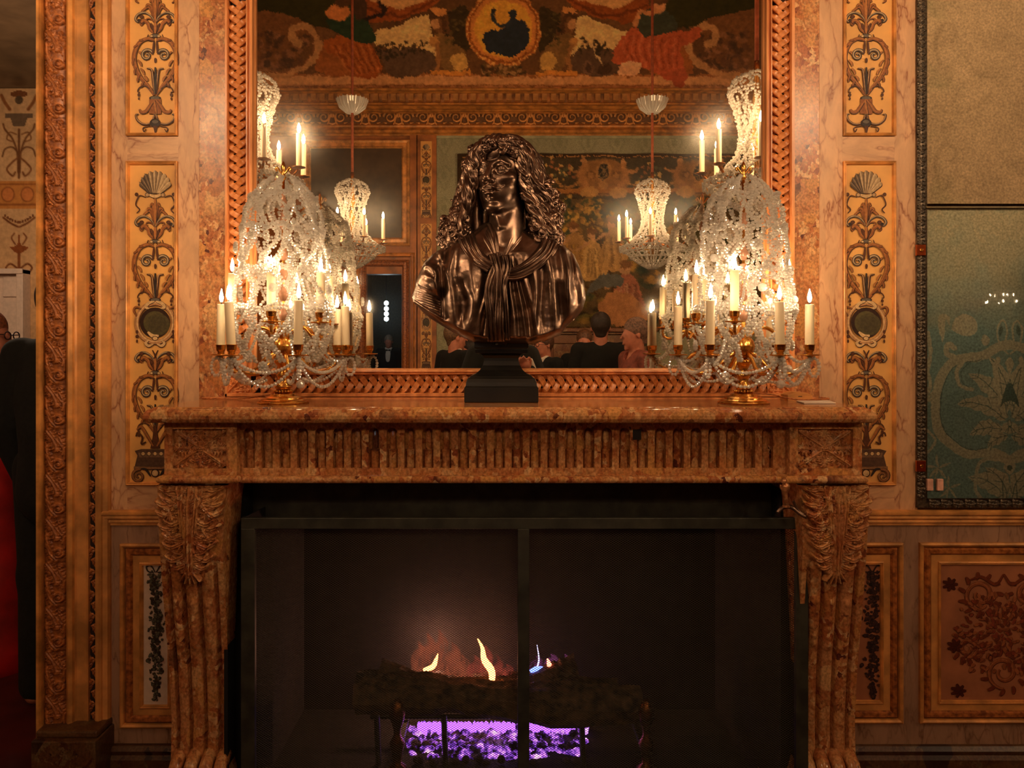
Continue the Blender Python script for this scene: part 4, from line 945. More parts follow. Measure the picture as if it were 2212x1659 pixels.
# ================================================================ things lying on the shelf
t = thing('wooden_wedge_block', 'small pale wooden block lying behind the right candelabrum', 'block', tuple(P(1720, 862, .10)))
a, b = X_(1694, .1), X_(1747, .1)
obj('block_body', MB().add(*extr([(a, SH+.0), (a, SH+.018), (a+.02, SH+.026), (b-.015, SH+.024), (b, SH+.018), (b, SH)], 0, 1, 'z')[:1]+(None,)) if False else MB().add(*loft([[(x, y, z) for x, z in ((a, SH), (a, SH+.018), (a+.022, SH+.027), (b-.02, SH+.025), (b, SH+.018), (b, SH))] for y in (-.13, -.07)])), plain('pale_wood', (222, 150, 78), .5, var=.2, stretch=(.2, 1, 1)), t)
obj('slot', MB().add(*box((a+b)/2-.006, (a+b)/2+.006, -.1305, -.129, SH+.0125, SH+.0145)), MAT['dark_back'], t)
obj('folded_card', MB().add(*loft([[(X_(1727, .2), -.175, SH+z), (X_(1800, .2), -.175, SH+z), (X_(1806, .27), -.27, SH+z), (X_(1737, .27), -.27, SH+z)] for z in (.0005, .004)])), MAT['white_cloth'], label='white paper card lying flat on the shelf right of the candelabrum', cat='card', bevel=.001)
def cord(name, pts, label):
    p = spline([(X_(x, d), -d, SH+h) for x, d, h in pts], 60); mb = MB()
    for ph in (0, PI):
        tt = np.linspace(0, 60, 60); q = p.copy(); q[:, 2] += .0012*np.sin(tt+ph); q[:, 1] += .0012*np.cos(tt+ph); mb.add(*tube(q, .0017, 6))
    return obj(name, mb, plain('tan_cord_'+name, (196, 116, 62), .6, var=.2), label=label, cat='cord', smooth=True)
cord('electric_cord', [(600, .20, .028), (560, .13, .014), (520, .09, .004), (470, .07, .003), (436, .05, .003)], 'thin tan electric cord trailing from the left candelabrum to the wall')
cord('electric_cord', [(1618, .20, .028), (1665, .13, .020), (1700, .15, .010), (1740, .15, .004), (1790, .08, .003), (1772, .03, .004)], 'twisted tan electric cord trailing from the right candelabrum to the wall')
# ================================================================ candelabra
BR_, CR_ = MAT['brass'], MAT['crystal']
CR2 = MAT['crystal'].copy(); CR2.name = 'dimmed_crystal'  # same crystal, coloured darker so the flames overexpose its beads less
for n_ in CR2.node_tree.nodes:
    if n_.type in ('BSDF_DIFFUSE', 'BSDF_TRANSLUCENT'): n_.inputs['Color'].default_value = (.66, .60, .53, 1)
def candle_things():
    """first candle: wax, wick, flame; local origin at its foot"""
    h, r = .133, .0122
    wax = MB().add(*lathe([(r*.96, 0), (r, .002), (r, h-.003), (r*.92, h-.0005), (r*.55, h-.001), (.0004, h-.0025)], 20)).mesh('wax_body', smooth=True)
    wick = MB().add(*tube([(0, 0, h-.003), (0, 0, h+.002), (.0005, 0, h+.007)], .0018, 6)).mesh('wick')
    prof = [(.0004, 0), (.0035, .003), (.0056, .010), (.0058, .015), (.0044, .023), (.0024, .031), (.0004, .039)]
    fl = MB().add(*lathe(prof, 12, (0, 0, h+.005))).mesh('flame', smooth=True)
    return wax, wick, fl
WAX, WICK, FLAME = candle_things()
def candle(loc, label, group, tilt=(0, 0), sc=1.0):
    t = thing('candle', label, 'candle', tuple(loc), group); t.rotation_euler = (tilt[0], tilt[1], 0); t.scale = (1, 1, sc)
    for nm, me, m in (('wax_body', WAX, MAT['wax']), ('wick', WICK, MAT['wick']), ('flame', FLAME, MAT['flame'])): obj(nm, me, m, t, local=True)
    return t
def ringpts(r, z, n, a0=0): a = a0+np.arange(n)*2*PI/n; return np.stack([r*np.cos(a), r*np.sin(a), np.full(n, z)], -1)
def swag(p, q, drop, n=24):
    t = np.linspace(0, 1, n)[:, None]; s = p+(q-p)*t; s[:, 2] -= drop*4*(t*(1-t))[:, 0]; return s
BEAD = .0050
cage_z = np.array([.675, .655, .635, .60, .56, .50, .42, .34, .27, .21, .15, .11]); cage_r = np.array([.012, .042, .066, .092, .108, .116, .124, .134, .142, .138, .120, .092])
def cage(z): return np.interp(z, cage_z[::-1], cage_r[::-1])
def candelabrum(loc, label, lower, upper, seed, rot=0.0):
    """lower/upper: lists of (dx, dd) offsets from the axis (dd toward the camera)"""
    t = thing('candelabrum', label, 'candelabrum', loc, 'gilt and crystal candelabra on the mantel shelf')
    L = lambda nm, mb, m=BR_, par=t, **k: obj(nm, mb, m, par, local=True, **k)
    L('foot', MB().add(*lathe([(.0004, 0), (.073, 0), (.0745, .003), (.072, .006), (.066, .008), (.066, .010), (.060, .013), (.055, .0135), (.054, .017), (.046, .021), (.040, .022), (.036, .028), (.024, .032), (.0004, .032)], 48)), smooth=False)
    L('beaded_collar', MB().add(*balls(ringpts(.0245, .036, 18), .0042, ICO1)), smooth=True, kind='stuff')
    L('stem', MB().add(*lathe([(.020, .030), (.020, .042), (.024, .046), (.025, .052), (.018, .058), (.013, .066), (.017, .078), (.021, .084), (.014, .090), (.012, .10), (.018, .112), (.026, .120), (.026, .126), (.012, .130), (.010, .15), (.010, .20), (.007, .21), (.0045, .30), (.0045, .655)], 24)), smooth=True)
    L('ball', MB().add(*lathe([(.006, .132), (.018, .136), (.028, .148), (.0315, .163), (.032, .166), (.0325, .168), (.032, .170), (.028, .184), (.018, .195), (.008, .199)], 28)), smooth=True)
    for z, r in ((.265, .013), (.325, .014), (.385, .013), (.445, .014), (.535, .013), (.595, .011)):
        L('glass_baluster', MB().add(*lathe([(.003, z-.026), (r*.6, z-.022), (r*.95, z-.010), (r, z-.002), (r*.55, z+.012), (r*.5, z+.018), (r*.85, z+.024), (.003, z+.026)], 16)), MAT['amber'], smooth=True)
    fn = MB(); fn.add(*lathe([(.003, .655), (.009, .664), (.004, .672), (.006, .684), (.0075, .694), (.004, .706), (.0004, .712)], 14))
    for sx in (-1, 1): fn.add(*tube(spline([(0, 0, .672), (sx*.010, 0, .682), (sx*.018, 0, .694), (sx*.022, 0, .688), (sx*.018, 0, .683)], 14), .0028, 8))
    L('finial', fn, smooth=True)
    pans = []
    for tier, lst in (('lower', lower), ('upper', upper)):
        zp = .142 if tier == 'lower' else .235
        for (ox, dd) in lst:
            r = math.hypot(ox, dd); a = math.atan2(-dd, ox); u = np.array((math.cos(a), math.sin(a), 0)); q = np.array((ox, -dd, 0.0))
            if tier == 'lower': pts = [u*.012+A(0, 0, .15), u*.045+A(0, 0, .135), u*(.085)+A(0, 0, .095), u*(r*.72)+A(0, 0, .090), u*(r*.94)+A(0, 0, .112), q+A(0, 0, zp-.004)]
            else: pts = [u*.010+A(0, 0, .185), u*.040+A(0, 0, .215), u*(.075)+A(0, 0, .222), u*(r*.8)+A(0, 0, .198), u*(r*.97)+A(0, 0, .205), q+A(0, 0, zp-.004)]
            arm = L('arm', MB().add(*tube(spline(pts, 30), np.linspace(.0062, .0045, 30), 10)), smooth=True)
            c = tuple(q+A(0, 0, zp))
            L('drip_pan', MB().add(*lathe([(.0004, -.006), (.006, -.006), (.010, -.002), (.0265, -.0005), (.0280, .0015), (.0275, .0025), (.012, .0012), (.0004, .0012)], 28, c)), smooth=True)
            L('candle_cup', MB().add(*lathe([(.0075, .001), (.0095, .005), (.0085, .008), (.0125, .013), (.0138, .020), (.0142, .0275), (.0150, .0285), (.0150, .030), (.0133, .030), (.0128, .014), (.0004, .012)], 20, c)), smooth=True)
            pans.append((tier, q+A(0, 0, zp)))
    # crystal bead net: crossed double strands on a pear-shaped outline
    rg = np.random.default_rng(seed); pts = []
    for k in range(8):
        for sg in (-1, 1):
            for dbl in (0, .085):
                zz = np.linspace(.66, .125, 140); a = rot+k*2*PI/8+dbl+sg*(.66-zz)*3.1+0.12*np.sin(zz*30+k); r = cage(zz)*(1+.03*np.sin(zz*45+k*2))
                pts.append(along(np.stack([r*np.cos(a), r*np.sin(a), zz], -1), BEAD*1.8))
    for z in (.595, .50, .38, .27):
        for dz in (0, .009): n = int(2*PI*cage(z)/(BEAD*1.8)); q = ringpts(cage(z)*1.03, z+dz, n); q[:, 2] += .006*np.sin(np.arange(n)*2*PI*8/n); pts.append(q)
    P_ = np.concatenate(pts); P_ = P_+rg.normal(size=P_.shape)*.0012
    L('bead_net', MB().add(*balls(P_, BEAD*(0.85+.3*rg.random(len(P_))), ICO1, (1, 1, .92))), CR_, kind='stuff', smooth=False)
    # inner strands down the stem
    pts = []
    for k in range(6):
        zz = np.linspace(.64, .20, 60); a = k*PI/3+zz*4; r = .02+.05*np.sin((zz-.2)/.44*PI*3)**2; pts.append(along(np.stack([r*np.cos(a), r*np.sin(a), zz], -1), BEAD*2))
    P_ = np.concatenate(pts); L('inner_bead_strands', MB().add(*balls(P_, BEAD, ICO1)), CR_, kind='stuff')
    # garlands from pan to pan and to the cage
    lo = sorted([p for tr, p in pans if tr == 'lower'], key=lambda p: math.atan2(p[1], p[0]))
    for i, p in enumerate(lo):
        q = lo[(i+1) % len(lo)]; p = p-A(0, 0, .008); q = q-A(0, 0, .008)
        d = np.linalg.norm(p-q); pp = [along(swag(p, q, .055+.12*d), BEAD*2.1), along(swag(p, q, .030+.05*d), BEAD*1.8), along(swag(p, A(p[0]*.35, p[1]*.35, .07), .03), BEAD*1.8), along(swag(p, A(p[0]*.45, p[1]*.45, .24), .05), BEAD*1.8)]
        u = p/np.linalg.norm(p[:2]); u[2] = 0; tt = np.linspace(0, 2*PI, 22)
        pp.append(along(np.stack([p[0]+u[0]*(.012+.014*np.sin(tt)), p[1]+u[1]*(.012+.014*np.sin(tt)), p[2]-.026+.026*np.cos(tt)], -1), BEAD*2))
        P_ = np.concatenate(pp); L('bead_garland', MB().add(*balls(P_, BEAD*1.02*(.9+.2*rg.random(len(P_))), ICO1)), CR_, kind='stuff')
    up = [p for tr, p in pans if tr == 'upper']
    for p in up:
        P_ = np.concatenate([along(swag(p-A(0, 0, .006), A(p[0]*.5, p[1]*.5, .36), .03), BEAD*2), along(swag(p-A(0, 0, .006), A(p[0]*.7, p[1]*.7, .15), .02), BEAD*2)])
        L('bead_garland', MB().add(*balls(P_, BEAD, ICO1)), CR_, kind='stuff')
    # flower rosettes and big cut balls
    for i in range(8):
        a = i*PI/4+.3+seed; z = (.11, .17, .33, .45)[i % 4]; r = cage(z)+.012; c = A(r*math.cos(a), r*math.sin(a), z); u = A(math.cos(a), math.sin(a), 0); v = A(-u[1], u[0], 0); mb = MB()
        for j in range(8):
            b = j*PI/4; dvec = v*math.cos(b)+A(0, 0, 1)*math.sin(b); mb.add(*balls([c+dvec*.011+u*.002], .0058, ICO1)); mb.add(*balls([c+dvec*.005], .004, ICO1))
        mb.add(*balls([c+u*.005], .005, ICO1)); L('crystal_rosette', mb, CR_, kind='stuff')
    for (a, r, z) in ((-2.2, .15, .085), (-.9, .12, .06), (-1.5, .135, .33), (-2.6, .12, .42), (-.5, .14, .30), (2.2, .14, .09), (.4, .17, .1)):
        L('crystal_drop', MB().add(*balls([(r*math.cos(a), r*math.sin(a), z)], .0125, ICO1)), CR_)
    return t
GL, GR_ = 'lit candles on the left candelabrum', 'lit candles on the right candelabrum'
cxl, cxr = X_(612, .24), X_(1606, .24)
lowL = [(-.093, .17), (.092, .185), (.18, -.02), (.13, -.135), (-.173, .03), (-.06, -.15)]; upL = [(0, .12), (.12, .05), (.113, -.105), (-.15, 0), (-.05, -.13)]
lowR = [(-.183, -.04), (-.148, .18), (.035, .20), (.146, .12), (.12, -.12), (-.04, -.15)]; upR = [(-.066, .13), (-.14, 0), (-.085, -.12), (.146, -.03), (.05, -.13)]
candelabrum((cxl, -.24, SH), 'gilt candelabrum draped in crystal beads at the left end of the shelf', lowL, upL, 1)
candelabrum((cxr, -.24, SH), 'gilt candelabrum draped in crystal beads at the right end of the shelf', lowR, upR, 2, .2)
nmL = ['leaning lower candle at the front left of the left candelabrum', 'lower front candle of the left candelabrum, nearest its gold ball', 'rightmost lower candle of the left candelabrum', 'lower back candle of the left candelabrum, nearest the mirror at its right', 'leftmost candle of the left candelabrum', 'lower back candle of the left candelabrum hidden among the beads',
       'upper front candle of the left candelabrum, before the bead tower', 'upper candle of the left candelabrum just right of the bead tower', 'upper back candle of the left candelabrum at its right', 'leftmost upper candle of the left candelabrum', 'upper back candle of the left candelabrum behind the bead tower']
nmR = ['leftmost lower candle of the right candelabrum', 'lower front candle of the right candelabrum at its left', 'lower front candle of the right candelabrum at its right', 'rightmost candle of the right candelabrum', 'lower back candle of the right candelabrum near the mirror frame', 'lower back candle of the right candelabrum hidden among the beads',
       'upper front candle of the right candelabrum, before the bead tower', 'leftmost upper candle of the right candelabrum', 'upper back candle of the right candelabrum at its left', 'rightmost upper candle of the right candelabrum', 'upper back candle of the right candelabrum behind the bead tower']
for cx, lo, up, nm, g in ((cxl, lowL, upL, nmL, GL), (cxr, lowR, upR, nmR, GR_)):
    for i, (ox, dd) in enumerate(lo+up):
        z = SH+(.142 if i < 6 else .235)+.0128; tilt = (0, -.055) if 'leaning' in nm[i] else (0, .015*math.sin(i*2.1))
        candle((cx+ox, -.24-dd, z), 'lit cream '+nm[i] if len(nm[i].split()) < 15 else nm[i], g, tilt, 1.0+.03*math.sin(i*1.7))

# ================================================================ crystal chandeliers of the room (seen in the mirror)
def chandelier(loc, label, rod=3.1, size=1.0, group='crystal chandeliers hanging in the room'):
    t = thing('chandelier', label, 'chandelier', loc, group); t.scale = (size,)*3
    L = lambda nm, mb, m=BR_, **k: obj(nm, mb, m, t, local=True, **k)
    L('hanging_rod', MB().add(*tube([(0, 0, .02), (0, 0, rod)], .011, 10)), MAT['rod_velvet'])
    L('stem', MB().add(*lathe([(.012, .06), (.018, .02), (.012, -.02), (.028, -.20), (.012, -.24), (.030, -.34), (.012, -.40), (.014, -.62)], 16)), MAT['brass'], smooth=True)
    dish = MB().add(*lathe([(.02, .55), (.07, .57), (.11, .62), (.125, .66), (.118, .66), (.10, .62), (.06, .58), (.01, .56)], 24)); 
    for i in range(22): a = i*2*PI/22; dish.add(*tube([(.05*math.cos(a), .05*math.sin(a), .555), (.105*math.cos(a), .105*math.sin(a), .60), (.13*math.cos(a), .13*math.sin(a), .665)], .006, 5))
    L('crystal_dish', dish, CR_)
    zs_ = np.array([0, -.03, -.08, -.14, -.20, -.28, -.36, -.44, -.50, -.56]); rs_ = np.array([.03, .10, .14, .13, .105, .09, .085, .11, .16, .25])
    pts = []
    for k in range(20):
        zz = np.linspace(0, -.56, 90); a = k*2*PI/20+.3*np.sin(zz*14+k); r = np.interp(-zz, -zs_, rs_); pts.append(along(np.stack([r*np.cos(a), r*np.sin(a), zz], -1), .0155))
        zz = np.linspace(-.14, -.56, 60); a = k*2*PI/14-(zz+.14)*3; r = np.interp(-zz, -zs_, rs_); pts.append(along(np.stack([r*np.cos(a), r*np.sin(a), zz], -1), .0155))
    for z in (-.05, -.105, -.12, -.20, -.36, -.48): pts.append(ringpts(np.interp(-z, -zs_, rs_)+.005, z, int(2*PI*np.interp(-z, -zs_, rs_)/.0155)))
    P_ = np.concatenate(pts); P_ = P_+np.random.default_rng(3).normal(size=P_.shape)*.003; L('bead_net', MB().add(*balls(P_, .0078, ICO0)), CR2, kind='stuff')
    pts = []
    for k in range(24):
        a = k*2*PI/24; s = swag(A(.26*math.cos(a), .26*math.sin(a), -.56), A(.03*math.cos(a), .03*math.sin(a), -.74), .02, 16); pts.append(along(s, .0165))
        b = (k+1)*2*PI/24; pts.append(along(swag(A(.27*math.cos(a), .27*math.sin(a), -.56), A(.27*math.cos(b), .27*math.sin(b), -.56), .035, 8), .0155))
    for z, r in ((-.56, .26), (-.60, .235), (-.65, .18), (-.70, .10)): pts.append(ringpts(r, z, int(2*PI*r/.0165)))
    L('bead_bowl', MB().add(*balls(np.concatenate(pts), .0082, ICO0)), CR2, kind='stuff')
    for i in range(8):
        a = i*PI/4+.25; u = A(math.cos(a), math.sin(a), 0); R = .275
        L('arm', MB().add(*tube(spline([u*.03+A(0, 0, -.50), u*.12+A(0, 0, -.56), u*.22+A(0, 0, -.56), u*R+A(0, 0, -.515)], 14), .007, 6)), MAT['brass_dk'], smooth=True)
        L('drip_pan', MB().add(*lathe([(.0004, 0), (.012, 0), (.034, .006), (.034, .009), (.0004, .005)], 14, tuple(u*R+A(0, 0, -.515)))), MAT['brass_dk'])
        L('candle_sleeve', MB().add(*lathe([(.0145, 0), (.0145, .175), (.0004, .176)], 12, tuple(u*R+A(0, 0, -.51)))), MAT['wax'], smooth=False)
        L('flame_bulb', MB().add(*lathe([(.0004, 0), (.006, .006), (.0095, .018), (.008, .032), (.0004, .052)], 8, tuple(u*R+A(0, 0, -.333)))), MAT['flame_ch'], smooth=True)
    return t
MAT['rod_velvet'] = plain('red_velvet_rod', (170, 84, 48), .8)
CHT = 2.90
for (x, l, lab) in ((-1.29, 1.5, 'near crystal chandelier reflected at the left edge of the mirror'), (1.33, 1.5, 'near crystal chandelier reflected at the right edge of the mirror'), (-1.226, 3.9, 'far crystal chandelier reflected left of the bust'), (1.265, 3.9, 'far crystal chandelier reflected right of the bust')):
    chandelier((x, -l, CHT-.01*l), lab)
chandelier((3.7, -1.9, CHT-.02), 'added crystal chandelier lighting the right-hand bay, hanging unseen outside the view')  # unseen extra chandelier, added to light the right wall
# ================================================================ the rest of the room (seen in the mirror)
LR = 6.5; SW = (DIST+LR)/F_PX
sw = sroot('wall_south', (0, -LR, 0))
def mb_(px0, px1, py0, py1, d0, d1):   # box from mirror pixels; d = how far it stands out from the far wall
    a, b = M(px0, py0, LR-d1), M(px1, py1, LR-d1); return box(a[0], b[0], -LR+d0, -LR+d1, max(b[2], 0), a[2])
def far(name, a, b, c, e, mat, d1=.02, d0=-.02, parent=sw, **k): return obj(name, MB().add(*mb_(a, b, c, e, d0, d1)), mat, parent, **k)
def fframe(name, a, b, c, e, w, mat, d=.04, parent=sw):
    p, q = M(a, c, LR), M(b, e, LR); w = w*SW
    return obj(name, MB().add(*(lambda V, Fs: (V*np.array((1, -1, 1))+np.array((0, 0, 0)), Fs))(*rectframe(p[0], q[0], q[2], p[2], [(0, -.01), (0, d*.7), (w*.2, d), (w*.45, d*.8), (w*.7, d*.9), (w, d*.3), (w, -.01)], 0))).shift((0, -LR, 0)) if False else _ff(p, q, w, d), mat, parent)
def _ff(p, q, w, d):
    V, Fs = rectframe(p[0], q[0], q[2], p[2], [(0, -.01), (0, d*.7), (w*.15, d), (w*.35, d*.75), (w*.42, d*.5), (w*.75, d*.6), (w*.85, d*.9), (w, d*.3), (w, -.01)], 0)
    V[:, 1] = -LR-V[:, 1]; return MB().add(V, Fs)
MAT['far_wood'] = plain('brown_gilt_wood', (176, 104, 48), .5, .1, .25, 6)
MAT['green_damask'] = plain('green_damask', (172, 168, 132), .8, var=.16, scale=9)
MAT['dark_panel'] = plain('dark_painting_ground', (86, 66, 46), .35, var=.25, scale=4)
MAT['red_marble'] = breccia('rose_marble', .72, 5, rough=.3)
obj('backing_wall', MB().add(*box(-5, 2.2+1.0, -LR-.15, -LR-.01, Z_(0)*0+3.2, 5.4)), MAT['far_wood'], sw)
for (x0, x1, z0, z1) in ((-5, M(790, 0, LR)[0], 0, 3.3), (M(868, 0, LR)[0], 9, 0, 3.3), (3.1, 9, 3.2, 5.4), (M(790, 0, LR)[0], M(868, 0, LR)[0], M(0, 592, LR)[2], 3.3)):
    obj('backing_wall', MB().add(*box(x0, x1, -LR-.15, -LR-.01, z0, z1)), MAT['far_wood'], sw)
# bay with dark panel above, opening standing in for a mirror panel below
far('dark_panel', 672, 868, 322, 514, MAT['dark_panel'], .005)
fframe('panel_frame', 655, 886, 304, 532, 18, MAT['gold_mould']); far('bay_stile', 886, 902, 292, 800, MAT['far_wood'], .03); far('bay_stile', 640, 656, 292, 800, MAT['far_wood'], .03)
fframe('door_frame', 770, 897, 547, 830, 9, MAT['gold_mould'], .05); fframe('door_frame', 778, 884, 562, 830, 14, MAT['gilt_dark'], .035); far('door_rail', 655, 772, 545, 800, MAT['far_wood'], .02)  # frame and rail of the opening that stands in for a mirror panel
# pilaster strip with painted grotesque
far('pilaster', 900, 943, 293, 1000, MAT['far_wood'], .03)
def far_ink(k, cx, y0, y1, iy0, iy1, sx, name, parent, d=.047):
    V = np.concatenate(k.mb.v); py = y0+(V[:, 1]-iy0)/(iy1-iy0)*(y1-y0); px = cx+V[:, 0]*sx; s = (DIST+LR-d)/F_PX
    mb = MB(); mb.v = [np.stack([(px-PX0)*s, -(LR-d)+V[:, 2]*.001, CAMZ+(PY0-py)*s], -1)]; mb.f = k.mb.f; mb.c = k.mb.c; mb.n = len(V); return obj(name, mb, MAT['paint'], parent, kind='stuff')
for (y0, y1, ink, i0, i1) in ((306, 470, ink_l, 360, 1020), (484, 575, ink_u, -10, 290), (590, 800, ink_l, 360, 1020)):
    g = far('gilded_panel', 909, 933, y0, y1, MAT['gold_panel'], .04); far_ink(ink, 921, y0+4, y1-4, i0, i1, .22, 'painted_ornament', g)
for (y0, y1) in ((292, 306), (470, 484), (575, 590)): far('pilaster_rail', 903, 940, y0, y1, MAT['far_wood'], .034)
# green damask with tapestry hanging on it
gc = Canvas(940, 1720, 290, 800, 4, (178, 172, 138)); gc.noise(.12, 60, 5)
for cx in range(960, 1720, 62):
    for y in range(310, 800, 70):
        gc.line([(cx, y-22), (cx-16, y-4), (cx-6, y+18), (cx, y+30), (cx+6, y+18), (cx+16, y-4), (cx, y-22)], 3, (146, 144, 112), .7); gc.ell(cx, y, 5, 10, (146, 144, 112), .6)
gm = gc.mesh('green_damask', lambda X, Y: np.stack([(X-PX0)*SW, np.full(X.shape, -LR+.004), np.maximum(CAMZ+(PY0-Y)*SW, 0)], -1)); obj('green_damask', gm, MAT['woven'], sw)
far('damask_border', 940, 1720, 292, 300, MAT['green_damask'], .02)
# -- tapestry
tc = Canvas(988, 1690, 333, 716, 2, (60, 44, 30))
tc.poly([(1000, 343), (1682, 343), (1682, 430), (1000, 430)], (74, 62, 44)); tc.poly([(1000, 432), (1682, 432), (1682, 706), (1000, 706)], (98, 78, 50))
rg = np.random.default_rng(21)
tan, tn2, grn, gr2, gld, pink, dkb = (168, 124, 72), (190, 146, 88), (62, 70, 50), (44, 54, 44), (186, 136, 62), (172, 106, 78), (52, 42, 30)
for i in range(340):   # foliage masses
    x = 1000+rg.random()*690; y = 436+rg.random()**1.3*190; c = (grn, gr2, (84, 82, 52), (116, 96, 52), gld)[int(rg.choice(5, p=[.32, .28, .2, .12, .08]))]; tc.ell(x, y, 6+12*rg.random(), 4+8*rg.random(), c, .8, .5, rg.random()*3)
for i in range(260):
    x = 1180+rg.normal()*70; y = 470+rg.normal()*26; tc.ell(x, y, 3+4*rg.random(), 2+3*rg.random(), (198, 150, 72) if i % 3 else (150, 110, 60), .8, .5, rg.random()*3)
tc.line([(1330, 640), (1306, 560), (1288, 500), (1276, 470)], 9, (84, 58, 36), 1, True); tc.line([(1308, 565), (1302, 510), (1306, 470)], 6, (96, 66, 40), 1, True); tc.line([(1200, 560), (1240, 600), (1290, 640)], 5, (80, 56, 36), 1)
def blobfig(cx, cyy, s, c, c2, seed):   # draped figure: torso, head, arm, skirt
    r = np.random.default_rng(seed)
    tc.spoly([(cx-18*s, cyy), (cx-10*s, cyy-26*s), (cx+8*s, cyy-30*s), (cx+22*s, cyy-6*s), (cx+34*s, cyy+40*s), (cx+10*s, cyy+58*s), (cx-26*s, cyy+50*s)], c)
    for j in range(14):
        a = r.random(); tc.line([(cx+(-14+30*a)*s, cyy-10*s), (cx+(-20+46*a)*s, cyy+24*s), (cx+(-24+54*a)*s, cyy+50*s)], 2.5, c2 if j % 2 else tuple(np.asarray(c)*.72), .8)
    tc.ell(cx-2*s, cyy-40*s, 9*s, 11*s, (190, 140, 96)); tc.ell(cx-1*s, cyy-46*s, 11*s, 7*s, (120, 80, 46)); tc.line([(cx-10*s, cyy-20*s), (cx-34*s, cyy-6*s), (cx-50*s, cyy-14*s)], 8*s, (186, 136, 90), 1, True)
blobfig(1240, 540, 1.15, tan, gld, 1); blobfig(1278, 548, 1.0, tn2, (214, 168, 100), 2); blobfig(1322, 525, 1.05, (176, 132, 78), tn2, 3); blobfig(1352, 628, 1.25, pink, (192, 140, 106), 4); blobfig(1120, 590, 1.1, tan, gld, 5); blobfig(1500, 600, 1.2, (150, 100, 70), tan, 6)
tc.spoly([(1262, 640), (1290, 600), (1330, 592), (1348, 606), (1334, 620), (1300, 622)], (98, 96, 88)); 
for i in range(120): x = 1170+rg.random()*420; y = 640+rg.random()*56; tc.ell(x, y, 8+10*rg.random(), 3+5*rg.random(), (grn, (110, 96, 48), (150, 116, 58), dkb)[i % 4], .8, .5)
tc.spoly([(1290, 660), (1320, 632), (1370, 640), (1400, 690), (1340, 704), (1300, 690)], (176, 120, 76)); 
# border: strapwork, figures beside an oval
for cx in (1095, 1303, 1511): 
    tc.ell(cx, 385, 60, 40, (150, 104, 60)); tc.ell(cx, 372, 17, 21, (176, 124, 72)); tc.ell(cx, 372, 13, 17, (46, 42, 36)); tc.line([(cx, 358), (cx, 386)], 2.5, (170, 130, 84)); 
    for sx in (-1, 1): tc.line([(cx+sx*10, 362), (cx+sx*2, 370), (cx+sx*9, 378), (cx+sx*2, 386)], 2, (170, 130, 84)); tc.ell(cx+sx*42, 350, 7, 8, (186, 132, 84)); tc.line([(cx+sx*42, 358), (cx+sx*50, 380), (cx+sx*36, 404)], 13, (172, 118, 70)); tc.line([(cx+sx*46, 366), (cx+sx*64, 372), (cx+sx*74, 364)], 5, (176, 122, 74)); tc.ell(cx+sx*28, 378, 9, 9, (120, 80, 46)); tc.ell(cx+sx*28, 380, 6, 6, (168, 118, 70))
    tc.line([(cx-100, 412), (cx+100, 412)], 12, (166, 110, 58)); tc.line([(cx-100, 418), (cx+100, 418)], 3, (92, 56, 30)); tc.ell(cx-30, 416, 20, 12, (184, 134, 76)); tc.ell(cx+32, 416, 20, 12, (184, 134, 76)); tc.ell(cx, 400, 12, 8, (176, 124, 70))
for cx in (1199, 1407, 1615):
    for j in range(26): tc.ell(cx+rg.normal()*18, 374+rg.normal()*12, 4, 3.4, ((206, 162, 96), (150, 96, 60), (88, 84, 60))[j % 3], .95)
    tc.line([(cx-52, 396), (cx-26, 402), (cx, 396), (cx+28, 402), (cx+52, 394)], 4, (176, 124, 70))
for e in ((994, 339, 1686, 339), (994, 710, 1686, 710)): tc.line([(e[0], e[1]), (e[2], e[3])], 2, (170, 120, 70))
tc.line([(1000, 343), (1000, 706)], 3, (150, 104, 62)); tc.C = np.minimum(tc.C*1.15, 255); tc.warp(5, 13, 5); tc.warp(3, 5, 7); tc.noise(.16, 7, 8); tc.noise(.14, 40, 9)
tp = thing('wall_tapestry', 'large woven garden tapestry with figures and strapwork border on the far wall', 'tapestry', tuple(M(1340, 712, LR-.05)))
sT = (DIST+LR-.05)/F_PX
obj('woven_field', tc.mesh('woven_field', lambda X, Y: np.stack([(X-PX0)*sT, -LR+.05+.012*np.sin(X*.05), CAMZ+(PY0-Y)*sT], -1)), MAT['woven'], tp)
obj('lining', MB().add(*box((990-PX0)*sT, (1688-PX0)*sT, -LR+.006, -LR+.03, CAMZ+(PY0-714)*sT, CAMZ+(PY0-335)*sT)), MAT['dark_back'], tp)
# reddish marble chimneypiece below the tapestry
cm = thing('far_chimneypiece', 'reddish marble chimneypiece with moulded shelf on the far wall', 'fireplace', tuple(M(1250, 800, LR)[:2])+(0,))
def fc(name, a, b, c, e, d1, d0=0.0): return obj(name, MB().add(*mb_(a, b, c, e, d0, d1)), MAT['red_marble'], cm, bevel=.006)
fc('shelf', 1110, 1420, 709, 717, .34); fc('bed_moulding', 1120, 1410, 717, 722, .30); fc('lintel', 1125, 1405, 722, 742, .26); fc('frieze_panel', 1195, 1240, 742, 1000, .24); fc('frieze_panel', 1246, 1395, 748, 1000, .22); fc('jamb', 1125, 1195, 742, 1000, .25)
